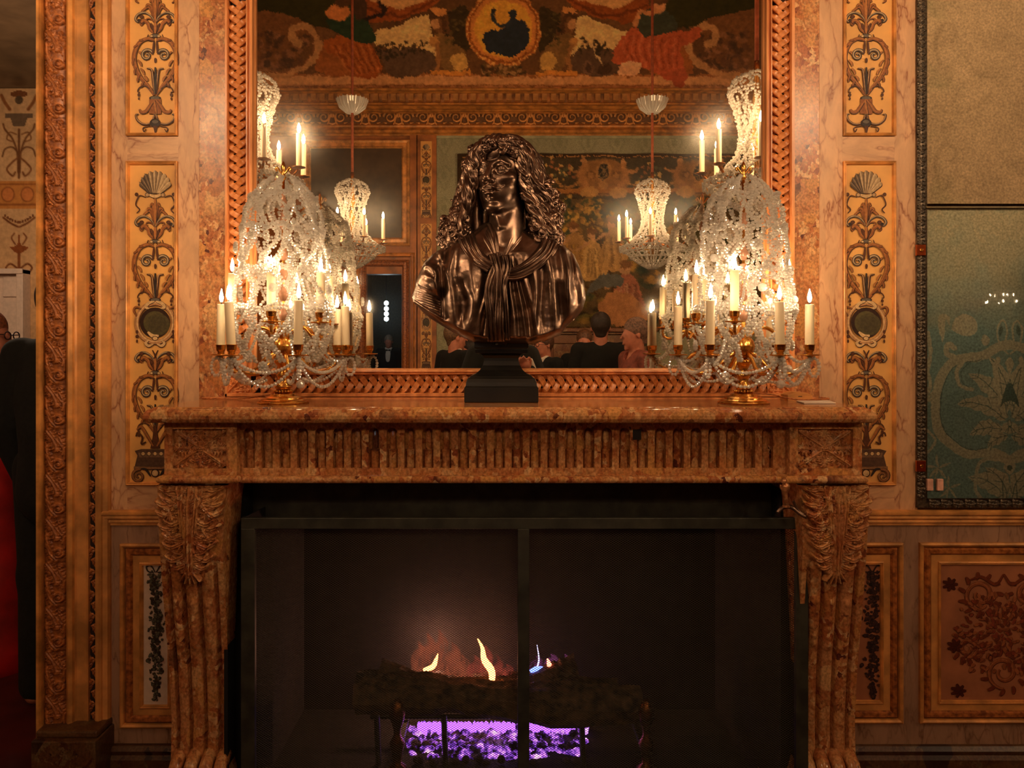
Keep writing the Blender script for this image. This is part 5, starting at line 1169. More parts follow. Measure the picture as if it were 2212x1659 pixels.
# entablature: frieze, architrave, dentilled cornice (a solid run across the far wall)
def fprof(name, rows, mat, x0=-5, x1=5):
    pts = [(LR+.1, CAMZ+(PY0-rows[0][0])*SW)]+[(LR-d, CAMZ+(PY0-r)*(DIST+LR-d)/F_PX) for r, d in rows]+[(LR+.1, CAMZ+(PY0-rows[-1][0])*SW)]
    return struct(name, MB().add(*extr(pts, x0, x1, 'x')), mat)
FWm = plain('far_gilt_cornice', (206, 134, 62), .45, .1, .3, 12, .2)
fprof('trim_3', [(268, .02), (272, .05), (276, .04), (282, .07), (287, .07), (291, .03), (294, .02)], FWm)
fprof('trim_4', [(192, .52), (196, .50), (199, .44), (203, .40), (204, .30), (222, .28), (223, .33), (227, .33), (230, .22), (236, .18), (238, .14), (242, .12), (244, .07), (246, .06)], FWm)
fz4 = sroot('trim_5')
obj('frieze_ground', MB().add(*box(-5, 5, -LR-.1, -LR+.02, CAMZ+(PY0-270)*SW, CAMZ+(PY0-244)*SW)), plain('brown_frieze', (116, 76, 42), .6), fz4)
dn = MB().add(*box(-.028, .028, 0, .10, -.085, 0)).mesh('dentil')
for i in range(60):
    px = 548+i*19.0
    if px > 1668: break
    o = obj('dentil', dn, MAT['gilt'], fz4, local=True); d = .28; o.location = ((px-PX0)*(DIST+LR-d)/F_PX, -LR+d-.02, CAMZ+(PY0-206)*(DIST+LR-d)/F_PX)
def scroll_unit():
    mb = MB(); t = np.linspace(0, 1, 30); a = t*2*PI*1.6; r = .078*(1-.8*t)
    mb.add(*tube(np.stack([r*np.cos(a), np.full(30, .015), r*np.sin(a)], -1), .014*(1-.4*t), 6)); mb.add(*tube(spline([(-.078, .015, 0), (-.1, .015, .05), (-.14, .015, -.06), (-.08, .015, -.085)], 10), .012, 6))
    for q in range(5): b = q*1.2+.4; mb.add(*tube([(.08*math.cos(b), .01, .08*math.sin(b)), (.105*math.cos(b+.4), .01, .095*math.sin(b+.4))], [.014, .004], 5))
    return mb.mesh('frieze_scroll', smooth=True)
su = scroll_unit()
for i in range(32):
    px = 560+i*35.5
    if px > 1660: break
    o = obj('frieze_scroll', su, MAT['gilt'], fz4, local=True); o.location = ((px-PX0)*SW, -LR+.02, CAMZ+(PY0-256)*SW); o.scale = (1 if i % 2 else -1, 1, 1)
# painted cove above the cornice
vc = Canvas(540, 1672, -230, 196, 2, (96, 62, 34))
def mirx(pts, flip): return [((2*1088-x if flip else x), y) for x, y in pts]
vc.noise(.25, 90, 3)
vc.poly([(540, 166), (1672, 166), (1672, 196), (540, 196)], (196, 138, 88)); vc.poly([(540, 163), (1672, 163), (1672, 167), (540, 167)], (150, 92, 48)); vc.line([(540, 186), (1672, 186)], 3, (150, 98, 56))
for f in (False, True):
    m = lambda p: mirx(p, f)
    vc.spoly(m([(548, -40), (548, 30), (640, 50), (720, 60), (760, 20), (720, -30), (640, -60)]), (52, 46, 18)); vc.spoly(m([(548, 20), (600, 30), (660, 55), (640, 130), (600, 150), (548, 150)]), (118, 74, 40))
    for j in range(70): x = 556+rg.random()*110; y = 70+rg.random()*80; p = m([(x, y)])[0]; vc.ell(p[0], p[1], 4+6*rg.random(), 3+4*rg.random(), ((74, 50, 32), (140, 92, 58), (100, 64, 40))[j % 3], .85, .5, rg.random()*3)
    vc.line(m([(548, 160), (630, 158), (676, 130), (690, 95), (664, 62), (634, 64), (634, 86), (648, 96)]), 16, (178, 124, 76), 1); vc.line(m([(548, 156), (626, 152), (668, 126), (680, 96), (660, 70), (642, 70)]), 3, (120, 74, 42), 1)
    vc.spoly(m([(700, 100), (760, 110), (770, 160), (690, 160), (680, 140)]), (150, 84, 38))
    # sky opening, curtain swag, clouds
    vc.spoly(m([(790, -60), (860, -50), (960, -20), (930, 20), (860, 45), (800, 50), (776, 20)]), (142, 70, 28)); vc.line(m([(790, -20), (850, 8), (920, -10), (980, -50)]), 24, (206, 150, 92), .9); vc.line(m([(780, 14), (860, 36), (930, 8), (1000, -40)]), 6, (98, 46, 18), .8)
    vc.spoly(m([(806, 72), (850, 60), (920, 36), (932, 70), (944, 120), (900, 104), (840, 108), (812, 96)]), (222, 166, 104))
    vc.spoly(m([(826, 112), (880, 106), (930, 112), (946, 150), (900, 166), (840, 162)]), (92, 66, 46))
    for j in range(40): x = 815+rg.random()*110; y = 84+rg.random()*30+(930-x)*.12; p = m([(x, y)])[0]; vc.ell(p[0], p[1], 5, 2.6, (54, 42, 26), .9, .5, rg.random()*3)
    # sphinx
    vc.spoly(m([(934, 30), (952, 26), (962, 40), (960, 66), (946, 74), (932, 60)]), (112, 72, 40)); vc.ell(*m([(940, 54)])[0], 9, 12, (186, 128, 78)); vc.line(m([(930, 36), (950, 34), (960, 50), (962, 74)]), 9, (80, 50, 28)); vc.spoly(m([(938, 76), (966, 74), (1000, 110), (1012, 140), (1004, 156), (964, 156), (946, 112)]), (122, 86, 46)); vc.spoly(m([(976, 118), (1000, 116), (1010, 146), (990, 154), (972, 140)]), (190, 140, 72)); vc.ell(*m([(938, 92)])[0], 10, 11, (176, 118, 60)); vc.line(m([(944, 100), (948, 130), (944, 154)]), 9, (150, 98, 52)); vc.poly(m([(930, 20), (966, 20), (960, 32), (936, 32)]), (200, 128, 66))
    vc.poly(m([(930, 156), (1018, 154), (1018, 166), (930, 166)]), (196, 124, 52)); vc.spoly(m([(966, 30), (1010, 20), (1012, 110), (980, 84)]), (58, 44, 24))
    for j in range(34): x = 962+rg.random()*50; y = 20+rg.random()*80; p = m([(x, y)])[0]; vc.ell(p[0], p[1], 4, 3, ((84, 66, 34), (46, 36, 20))[j % 2], .9, .5)
# seated figures
vc.spoly([(700, 90), (760, 72), (800, 96), (826, 160), (770, 168), (742, 130), (706, 112)], (158, 80, 32)); vc.spoly([(704, 50), (720, 20), (760, 10), (790, 40), (812, 84), (790, 96), (742, 80)], (40, 56, 36)); vc.ell(732, 28, 26, 20, (196, 116, 60)); vc.ell(778, 20, 18, 26, (70, 46, 30)); vc.ell(742, 4, 20, 14, (84, 54, 30)); vc.line([(790, 44), (812, 36), (832, 30), (818, 6)], 8, (44, 30, 22))
for j in range(12): vc.line([(716+j*8, 98), (734+j*7, 124), (760+j*6, 160)], 3, (118, 56, 22) if j % 2 else (190, 110, 54), .7)
vc.spoly([(1340, 80), (1372, 60), (1420, 64), (1470, 70), (1512, 60), (1500, 90), (1470, 110), (1478, 166), (1440, 176), (1400, 150), (1330, 140), (1322, 120)], (176, 82, 46)); vc.spoly([(1372, 40), (1400, 20), (1440, 26), (1462, 60), (1430, 76), (1386, 76)], (58, 60, 44)); vc.ell(1420, 14, 16, 18, (196, 130, 84)); vc.ell(1422, 0, 22, 12, (94, 60, 34)); vc.line([(1372, 54), (1382, 26), (1400, 30), (1416, 26)], 10, (190, 122, 74))
for j in range(14): vc.line([(1350+j*9, 80), (1346+j*9, 110), (1370+j*7, 150)], 3, (130, 54, 28) if j % 2 else (204, 112, 70), .6)
vc.poly([(1340, 134), (1388, 136), (1376, 166), (1334, 166)], (206, 148, 104)); vc.spoly([(1440, 160), (1480, 150), (1476, 188), (1462, 190)], (164, 78, 44))
vc.ell(1306, 150, 16, 14, (70, 48, 32)); vc.line([(1276, 98), (1300, 140)], 3, (214, 170, 116)); vc.ell(1270, 150, 14, 14, (120, 84, 58), .8); vc.ell(1270, 150, 9, 9, (72, 50, 36), .9)
# central medallion with blue seated figure
vc.ell(1088, 64, 82, 80, (176, 100, 44), soft=.03); vc.ell(1088, 64, 76, 74, (132, 70, 28), soft=.03); vc.ell(1088, 64, 72, 70, (196, 118, 54), soft=.03); vc.ell(1088, 64, 63, 62, (226, 146, 54), soft=.03)
vc.spoly([(1040, 92), (1052, 70), (1080, 66), (1102, 44), (1126, 48), (1140, 64), (1138, 96), (1120, 118), (1088, 122), (1056, 112)], (36, 42, 48)); vc.ell(1108, 34, 9, 11, (40, 46, 52)); vc.line([(1104, 52), (1082, 56), (1066, 44), (1068, 26)], 8, (44, 50, 54)); vc.ell(1068, 24, 5, 6, (44, 40, 36)); vc.line([(1126, 50), (1140, 66)], 10, (36, 42, 48))
for j in range(50): a = j*2*PI/50; vc.ell(1088+78*math.cos(a), 64+77*math.sin(a), 2.6, 2.6, (222, 150, 78), .9)
for j in range(60): x = 1040+rg.random()*96; y = 142+rg.random()*22; vc.ell(x, y, 5, 3.5, ((96, 70, 36), (60, 44, 26), (160, 116, 70))[j % 3], .9, .5)
for j in range(60): x = 930+rg.random()*320; y = -40+rg.random()*40; vc.ell(x, y, 6, 4, ((96, 64, 34), (150, 104, 60), (66, 44, 26))[j % 3], .9, .5)
vc.C = np.minimum(vc.C*1.2, 255); vc.warp(6, 16, 4); vc.warp(3, 5, 9); vc.noise(.16, 10, 6)
def covepos(X, Y):
    d = np.where(Y > 163, .45, .45+(163-Y)*.0042); s = (DIST+LR-d)/F_PX; return np.stack([(X-PX0)*s, -LR+d, CAMZ+(PY0-Y)*s], -1)
obj('cove_painting', vc.mesh('cove_painting', covepos), MAT['fresco'], None, kind='structure')
bpy.data.objects['cove_painting'].name = 'ceiling_cove'
zc = CAMZ+(PY0+230)*(DIST+LR-.45-393*.0042)/F_PX
struct('ceiling', MB().add(*box(-6, 9, -5.0, .3, zc-.02, zc+.08)), MAT['far_wood'])
bw = MB().add(*box(-6, 9, .02, .12, Z_(TOPY)-.05, zc)); obj('upper_wall', bw, MAT['gilt'], wall)
struct('wall_west', MB().add(*box(-5.2, -5.0, -LR-.1, 0, 0, zc)), plain('west_damask', (150, 130, 92), .8)); struct('wall_east', MB().add(*box(7.6, 7.8, -LR-.1, 0, 0, zc)), MAT['green_damask'])
obj('cove_return', MB().add(*box(3.1, 7.6, -LR-.1, -LR+.3, 5.3, zc)), plain('tan_cove', (200, 150, 96), .8), sw); obj('cove_return', MB().add(*box(-5, -3.2, -LR-.1, -LR+.3, 5.3, zc)), MAT['far_wood'], sw)
# room behind the opening, standing in for a mirror panel's reflection: small white lamps
la = thing('reflection_lamp_string', 'string of four small cold white lamps standing in for a reflection in the far mirror panel', 'lamp', tuple(M(835, 600, 8.2)))
obj('reflection_lamp_wire', MB().add(*tube([M(835, 560, 8.2), M(835, 700, 8.2)], .006, 6)), MAT['black_iron'], la)
wl = emit('reflection_cold_white_lamp', (200, 235, 255), 14.0)
for y in (655, 667, 678, 689): obj('reflection_lamp_globe', MB().add(*balls([M(835, y, 8.2)], .032, ICO2)), wl, la, smooth=True)
vb = MB().add(*box(-2.9, -.8, -15.0, -14.9, 0, 3.2)); vb2 = MB().add(*box(-2.95, -2.9, -15.0, -LR-.15, 0, 3.2))
vs = sroot('wall_reflection_room'); obj('back_wall', vb, plain('reflection_room_dim_olive', (84, 76, 54), .8), vs); obj('side_wall', vb2, MAT['dark_panel'], vs); obj('side_wall', MB().add(*box(-.85, -.8, -15.0, -LR-.15, 0, 3.2)), MAT['dark_panel'], vs); obj('reflection_room_ceiling', MB().add(*box(-2.95, -.8, -15.0, -LR-.15, 3.2, 3.3)), MAT['dark_panel'], vs); obj('reflection_room_floor', MB().add(*box(-2.95, -.8, -15.0, -LR-.15, -.06, 0)), MAT['floor'], vs)  # walls of the room standing in for the mirror panel's reflection
# ================================================================ bronze bust
import openvdb as vdb
BD = .20; BS = (DIST-BD)/F_PX       # metres per pixel at the bust
BZ = MAT['bronze']
def bpos(V):   # (u, v, w) pixels about the foot of the bust -> world
    V = np.array(V, float); V[..., 1] = np.where(V[..., 1] > 400, 400+(V[..., 1]-400)*.80, V[..., 1]); d = BD+V[..., 2]*BS; s = (DIST-d)/F_PX*0+BS
    return np.stack([X_(1083, BD)+V[..., 0]*s, -d, Z_(742, BD)+V[..., 1]*s], -1)
# ---- signed distance helpers on a window of a grid
class Vol:
    def __init__(s, lo, hi, h):
        s.lo = np.array(lo, float); s.h = h; s.n = np.ceil((np.array(hi)-s.lo)/h).astype(int)+1
        g = [s.lo[i]+h*np.arange(s.n[i]) for i in range(3)]; s.X, s.Y, s.Z = np.meshgrid(*g, indexing='ij'); s.X = s.X.astype(np.float32); s.Y = s.Y.astype(np.float32); s.Z = s.Z.astype(np.float32)
        s.F = np.full(s.X.shape, 50.0, np.float32); s.R = np.eye(3); s.T = np.zeros(3)
    def frame(s, R, T): s.R = R; s.T = np.array(T, float)
    def w2(s, c): return s.R@np.array(c, float)+s.T
    def sl(s, c, r):
        a = np.maximum(0, np.floor((np.array(c)-r-s.lo)/s.h).astype(int)); b = np.minimum(s.n, np.ceil((np.array(c)+r-s.lo)/s.h).astype(int)+1)
        return tuple(slice(i, max(i, j)) for i, j in zip(a, b))
    def comb(s, w, d, k, op):
        f = s.F[w]
        if f.size == 0: return
        if op == 'add': h = np.clip(0.5+0.5*(f-d)/k, 0, 1); s.F[w] = f*(1-h)+d*h-k*h*(1-h)
        else: h = np.clip(0.5-0.5*(f+d)/k, 0, 1); s.F[w] = f*(1-h)+(-d)*h+k*h*(1-h)
    def ell(s, c, r, k=6, op='add', rot=None):
        C = s.w2(c); R = s.R if rot is None else s.R@rot; m = max(r)+4*k+8; w = s.sl(C, m); x, y, z = s.X[w]-C[0], s.Y[w]-C[1], s.Z[w]-C[2]
        a = R.T; lx = a[0, 0]*x+a[0, 1]*y+a[0, 2]*z; ly = a[1, 0]*x+a[1, 1]*y+a[1, 2]*z; lz = a[2, 0]*x+a[2, 1]*y+a[2, 2]*z
        q = np.sqrt((lx/r[0])**2+(ly/r[1])**2+(lz/r[2])**2); q2 = np.sqrt((lx/r[0]**2)**2+(ly/r[1]**2)**2+(lz/r[2]**2)**2)+1e-6
        s.comb(w, (q*(q-1)/q2).astype(np.float32), k, op)
    def cap(s, a, b, ra, rb, k=4, op='add'):
        A_, B_ = s.w2(a), s.w2(b); C = (A_+B_)/2; m = np.linalg.norm(B_-A_)/2+max(ra, rb)+3*k+4; w = s.sl(C, m); x, y, z = s.X[w]-A_[0], s.Y[w]-A_[1], s.Z[w]-A_[2]
        e = B_-A_; L2 = e.dot(e)+1e-9; t = np.clip((x*e[0]+y*e[1]+z*e[2])/L2, 0, 1); d = np.sqrt((x-t*e[0])**2+(y-t*e[1])**2+(z-t*e[2])**2)-(ra+(rb-ra)*t)
        s.comb(w, d.astype(np.float32), k, op)
    def chain(s, pts, rad, k=3, op='add'):
        for i in range(len(pts)-1): s.cap(pts[i], pts[i+1], rad[i], rad[i+1], k, op)
    def mesh(s, pos=bpos):
        g = vdb.FloatGrid(); g.background = 50.0; g.copyFromArray(np.ascontiguousarray(np.minimum(s.F, 50.0)), tolerance=0.0)
        P_, Tq, Q = g.convertToPolygons(0.0, 0.0); V = s.lo+P_.astype(float)*s.h; mb = MB(); fs = [f for f in (Q[:, ::-1], Tq[:, ::-1]) if len(f)]
        mb.add(pos(V), fs); return mb
def rotm(yaw, pitch=0, roll=0):
    return np.array(Euler((-pitch, yaw, roll), 'YXZ').to_matrix())
bust = thing('bronze_bust', 'brown bronze bust of a long-haired moustached man in a cloak and knotted scarf', 'bust', tuple(bpos(np.array((0, 0, 0.)))))
# ---- head
hv = Vol((-80, 200, -80), (90, 455, 95), 1.35)
hr = rotm(math.radians(-27), math.radians(3), math.radians(-3)); hv.frame(hr, (3, 362, 2))
hv.ell((0, 24, -16), (54, 60, 66), 8); hv.ell((0, -18, 14), (45, 62, 46), 10); hv.ell((0, -50, 16), (33, 34, 36), 14); hv.ell((0, -78, 44), (12, 11, 10), 9)
hv.cap((-30, -62, 8), (-10, -80, 38), 10, 9, 10); hv.cap((30, -62, 8), (10, -80, 38), 10, 9, 10)      # jaw line
for sx in (-1, 1):
    hv.ell((sx*33, -18, 37), (16, 11, 13), 14)                                   # cheekbone
    hv.ell((sx*23, -2, 62), (13, 8.5, 12), 7, 'sub')                             # socket
    hv.chain([(sx*7, 9, 57), (sx*20, 14, 55), (sx*36, 9, 44)], [4.5, 4.5, 3.5], 9)                             # brow
    hv.ell((sx*23, -2, 47.5), (10.5, 9, 10), 2.0)                                # eyeball
    hv.ell((sx*21.5, -1.5, 59), (2.8, 2.8, 3), 1, 'sub')
    hv.chain([(sx*12, -3, 55), (sx*17, 4.5, 57.5), (sx*24, 6, 57), (sx*31, 3, 53), (sx*36, -3, 47)], [1.6, 2.4, 2.6, 2.3, 1.4], 1.6)   # upper lid
    hv.chain([(sx*13, -5, 55), (sx*19, -9.5, 55.5), (sx*26, -10, 54), (sx*34, -5, 48)], [1.2, 1.8, 1.8, 1.2], 1.6)
    hv.ell((sx*8.5, -28, 64), (6, 5, 7.5), 3); hv.ell((sx*6, -32, 69), (2.6, 2, 4), 1.2, 'sub')        # nostril
    hv.ell((sx*54, -10, -8), (6, 17, 11), 3)                                      # ear
hv.cap((0, 8, 56), (0, -20, 74), 5.5, 6.5, 5); hv.ell((0, -25, 75), (7.5, 6.5, 8), 4); hv.cap((0, -32, 64), (0, -40, 62), 3, 3, 4)
hv.ell((0, -48, 50), (19, 16, 14), 9); hv.ell((0, -45.5, 63.5), (12, 3.2, 5), 2); hv.ell((0, -53.5, 62.5), (10, 4.4, 5.5), 2); hv.cap((-13, -49, 60), (13, -49, 60), 1.2, 1.2, 1.0, 'sub'); hv.ell((0, -62, 60), (12, 4, 7), 4, 'sub')
for sx in (-1, 1):     # thin moustache curling up, small tuft
    hv.chain([(sx*2, -38, 66), (sx*10, -41, 65), (sx*18, -43.5, 60), (sx*25, -42, 54), (sx*30, -37, 48.5)], [2.0, 2.8, 2.6, 2.0, 1.0], 1.6)
    hv.chain([(sx*4, -40, 66), (sx*12, -43.5, 64), (sx*19, -47, 59), (sx*25, -47, 54)], [1.4, 1.8, 1.6, 0.8], 0.8)
hv.chain([(0, -60, 61), (0, -66, 60)], [3, 1.5], 2)
hv.ell((-1, 40, 54), (24, 16, 5), 8); hv.cap((-4, 10, 58), (-5, 20, 57), 1.3, 1, 1.2, 'sub'); hv.cap((4, 10, 58), (5, 20, 57), 1.3, 1, 1.2, 'sub')
hv.frame(np.eye(3), (0, 0, 0))
hv.cap((14, 300, -4), (10, 205, 10), 37, 44, 12); hv.cap((44, 318, 4), (8, 246, 40), 8, 6, 8); hv.cap((-18, 300, 16), (-2, 246, 42), 7, 6, 8); hv.ell((2, 272, 32), (8, 10, 8), 6)
obj('head', hv.mesh(), BZ, bust, smooth=True)
# ---- hair: base mass + sculpted locks
hb = Vol((-150, 150, -90), (140, 465, 80), 2.6)
hb.frame(hr, (3, 362, 2)); hb.ell((0, 30, -24), (62, 66, 66), 8); hb.frame(np.eye(3), (0, 0, 0))
for sx, pts, rad in ((-1, [(-40, 410, 8), (-62, 372, 12), (-70, 335, 10), (-82, 290, 8), (-98, 248, 14), (-106, 214, 20)], [22, 20, 21, 22, 27, 26]), (1, [(48, 410, 14), (62, 372, 14), (70, 330, 12), (86, 290, 10), (104, 250, 14), (108, 212, 18)], [26, 24, 25, 24, 23, 17]), (1, [(40, 400, -30), (70, 330, -36), (70, 250, -34)], [40, 34, 26]), (-1, [(-30, 400, -36), (-56, 330, -36), (-56, 250, -30)], [36, 30, 24])):
    hb.chain(pts, [r*.82 for r in rad], 8)
obj('hair_mass', hb.mesh(), BZ, bust, smooth=True)
rgb_ = np.random.default_rng(5); lk = MB()
def lock(ctrl, r, amp=3.0, freq=3.0, ph=0.0, curl=0.0, n=40):
    p = spline(ctrl, n); t = np.linspace(0, 1, n); T, N, B = frames(p)
    w = amp*(0.45+.8*t)[:, None]; p = p+N*w*np.sin(freq*2*PI*t+ph)[:, None]+B*w*0.8*np.cos(freq*2*PI*t+ph)[:, None]
    if curl:
        a = np.linspace(0, curl*2*PI, 18); e = p[-1]; rr = 7.5*(1-a/a[-1]*.6); c = e+N[-1]*7.5
        q = c[None]-N[-1]*rr[:, None]*np.cos(a)[:, None]+T[-1]*rr[:, None]*np.sin(a)[:, None]+B[-1]*(a*1.1)[:, None]; p = np.vstack([p, q[1:]]); t = np.linspace(0, 1, len(p))
    rad = r*(0.55+0.6*np.sin(PI*np.clip(t*.9+.06, 0, 1)))*(1-.45*t)
    pr = 1+0.20*np.cos(np.arange(16)*2*PI/16*4); V, Fs = tube(p, rad, 16, True, pr, 2.5, 1.0)
    lk.add(bpos(V), Fs)
GUIDE_L = [[(2, 448, 26), (-22, 440, 44), (-46, 412, 46), (-56, 378, 40), (-60, 340, 34), (-66, 300, 34), (-80, 262, 38), (-96, 226, 40)],
           [(0, 450, 18), (-30, 436, 26), (-56, 404, 26), (-70, 368, 24), (-78, 334, 22), (-88, 296, 24), (-104, 256, 28), (-120, 222, 26)],
           [(0, 452, 4), (-34, 436, 4), (-62, 398, 4), (-76, 356, 6), (-86, 320, 6), (-98, 282, 10), (-116, 244, 14), (-122, 212, 10)]]
GUIDE_R = [[(0, 446, 28), (22, 438, 46), (38, 414, 50), (42, 380, 44), (44, 346, 38), (52, 308, 32), (70, 268, 36), (84, 232, 38)],
           [(2, 451, 18), (34, 440, 28), (58, 408, 28), (70, 370, 26), (80, 332, 24), (102, 292, 20), (108, 252, 30), (112, 214, 34)],
           [(2, 453, 4), (38, 440, 6), (70, 402, 2), (90, 360, -2), (104, 324, -2), (116, 286, 4), (120, 248, 14), (114, 206, 20)]]
for G, sx in ((GUIDE_L, -1), (GUIDE_R, 1)):
    G = np.array(G, float)
    for i in range(78):
        f = rgb_.random()*2; a, b = int(min(1, f)), int(min(1, f))+1; q = G[a]*(1-(f-a))+G[b]*(f-a)
        q = q+rgb_.normal(size=q.shape)*np.array((3.2, 2.5, 3.0)); s0 = rgb_.random()*0.35*(1 if i > 18 else 0); s1 = 0.6+0.4*rgb_.random() if i % 3 else 1.0
        m = spline(q, 30); m = m[int(s0*29):int(s1*29)+1]; lock(m[::3] if len(m) > 9 else m, 5.2+2.6*rgb_.random(), 3.4+3.4*rgb_.random(), (2.6+2.4*rgb_.random())*len(m)/30*1.2, rgb_.random()*6, 0.6+0.7*rgb_.random() if s1 > .8 else 0.35)
# fringe over the forehead and crown tufts
for i in range(34):
    x = -44+rgb_.random()*88; ln = 0.55+0.45*rgb_.random(); side = 1 if x > -6 else -1
    c = [(x*.35+4, 444+rgb_.normal()*2, 36), (x*.7, 432, 53), (x, 424-abs(x+4)*.16, 58-abs(x)*.28), (x+side*8, 413-abs(x+4)*.55+rgb_.normal()*3, 59-abs(x)*.42)]
    lock(c, 4.4+1.8*rgb_.random(), 4.0, 1.8+rgb_.random(), rgb_.random()*6, .3+.4*rgb_.random(), 26)
for i in range(30):
    a = rgb_.random()*PI; c0 = np.array((0, 448, 6.)); e = np.array((62*math.cos(a), 418+10*rgb_.random(), 44*math.sin(a)-6)); m_ = (c0+e)/2+np.array((0, 14, 4.)); lock([c0, m_, e], 5.6, 3.8, 2.4, rgb_.random()*6, .6, 24)
# curl clusters at the ends
def curlball(c, r, n, seed):
    g = np.random.default_rng(seed)
    for i in range(n):
        v = g.normal(size=3); v /= np.linalg.norm(v); v[2] = abs(v[2])*.9; p0 = np.array(c)+v*r*np.array((1, 1, .8)); ax = np.cross(v, g.normal(size=3)); ax /= np.linalg.norm(ax); b = np.cross(v, ax); a = np.linspace(0, 2*PI*(1.0+.5*g.random()), 20); rr = (9+3*g.random())*(1-.6*a/a[-1])
        p = p0[None]+ax*rr[:, None]*np.cos(a)[:, None]+b*rr[:, None]*np.sin(a)[:, None]+v*(a*1.0)[:, None]; rad = 3.6*(0.5+.7*np.sin(PI*np.linspace(.08, .95, 20)))
        V, Fs = tube(p, rad, 12, True, 1+.18*np.cos(np.arange(12)*2*PI/12*3), 2); lk.add(bpos(V), Fs)
for c, r, n, s in (((-100, 232, 18), 27, 30, 1), ((-112, 208, 16), 18, 16, 2), ((-88, 262, 16), 20, 12, 3), ((104, 262, 18), 20, 18, 4), ((110, 230, 20), 17, 16, 5), ((112, 206, 20), 11, 10, 6), ((112, 296, 8), 18, 14, 7), ((104, 330, 10), 16, 9, 9), ((-66, 384, 20), 12, 8, 10), ((-78, 300, 14), 16, 8, 8)): curlball(c, r, n, s)
obj('hair_locks', lk, BZ, bust, smooth=True, kind='stuff')
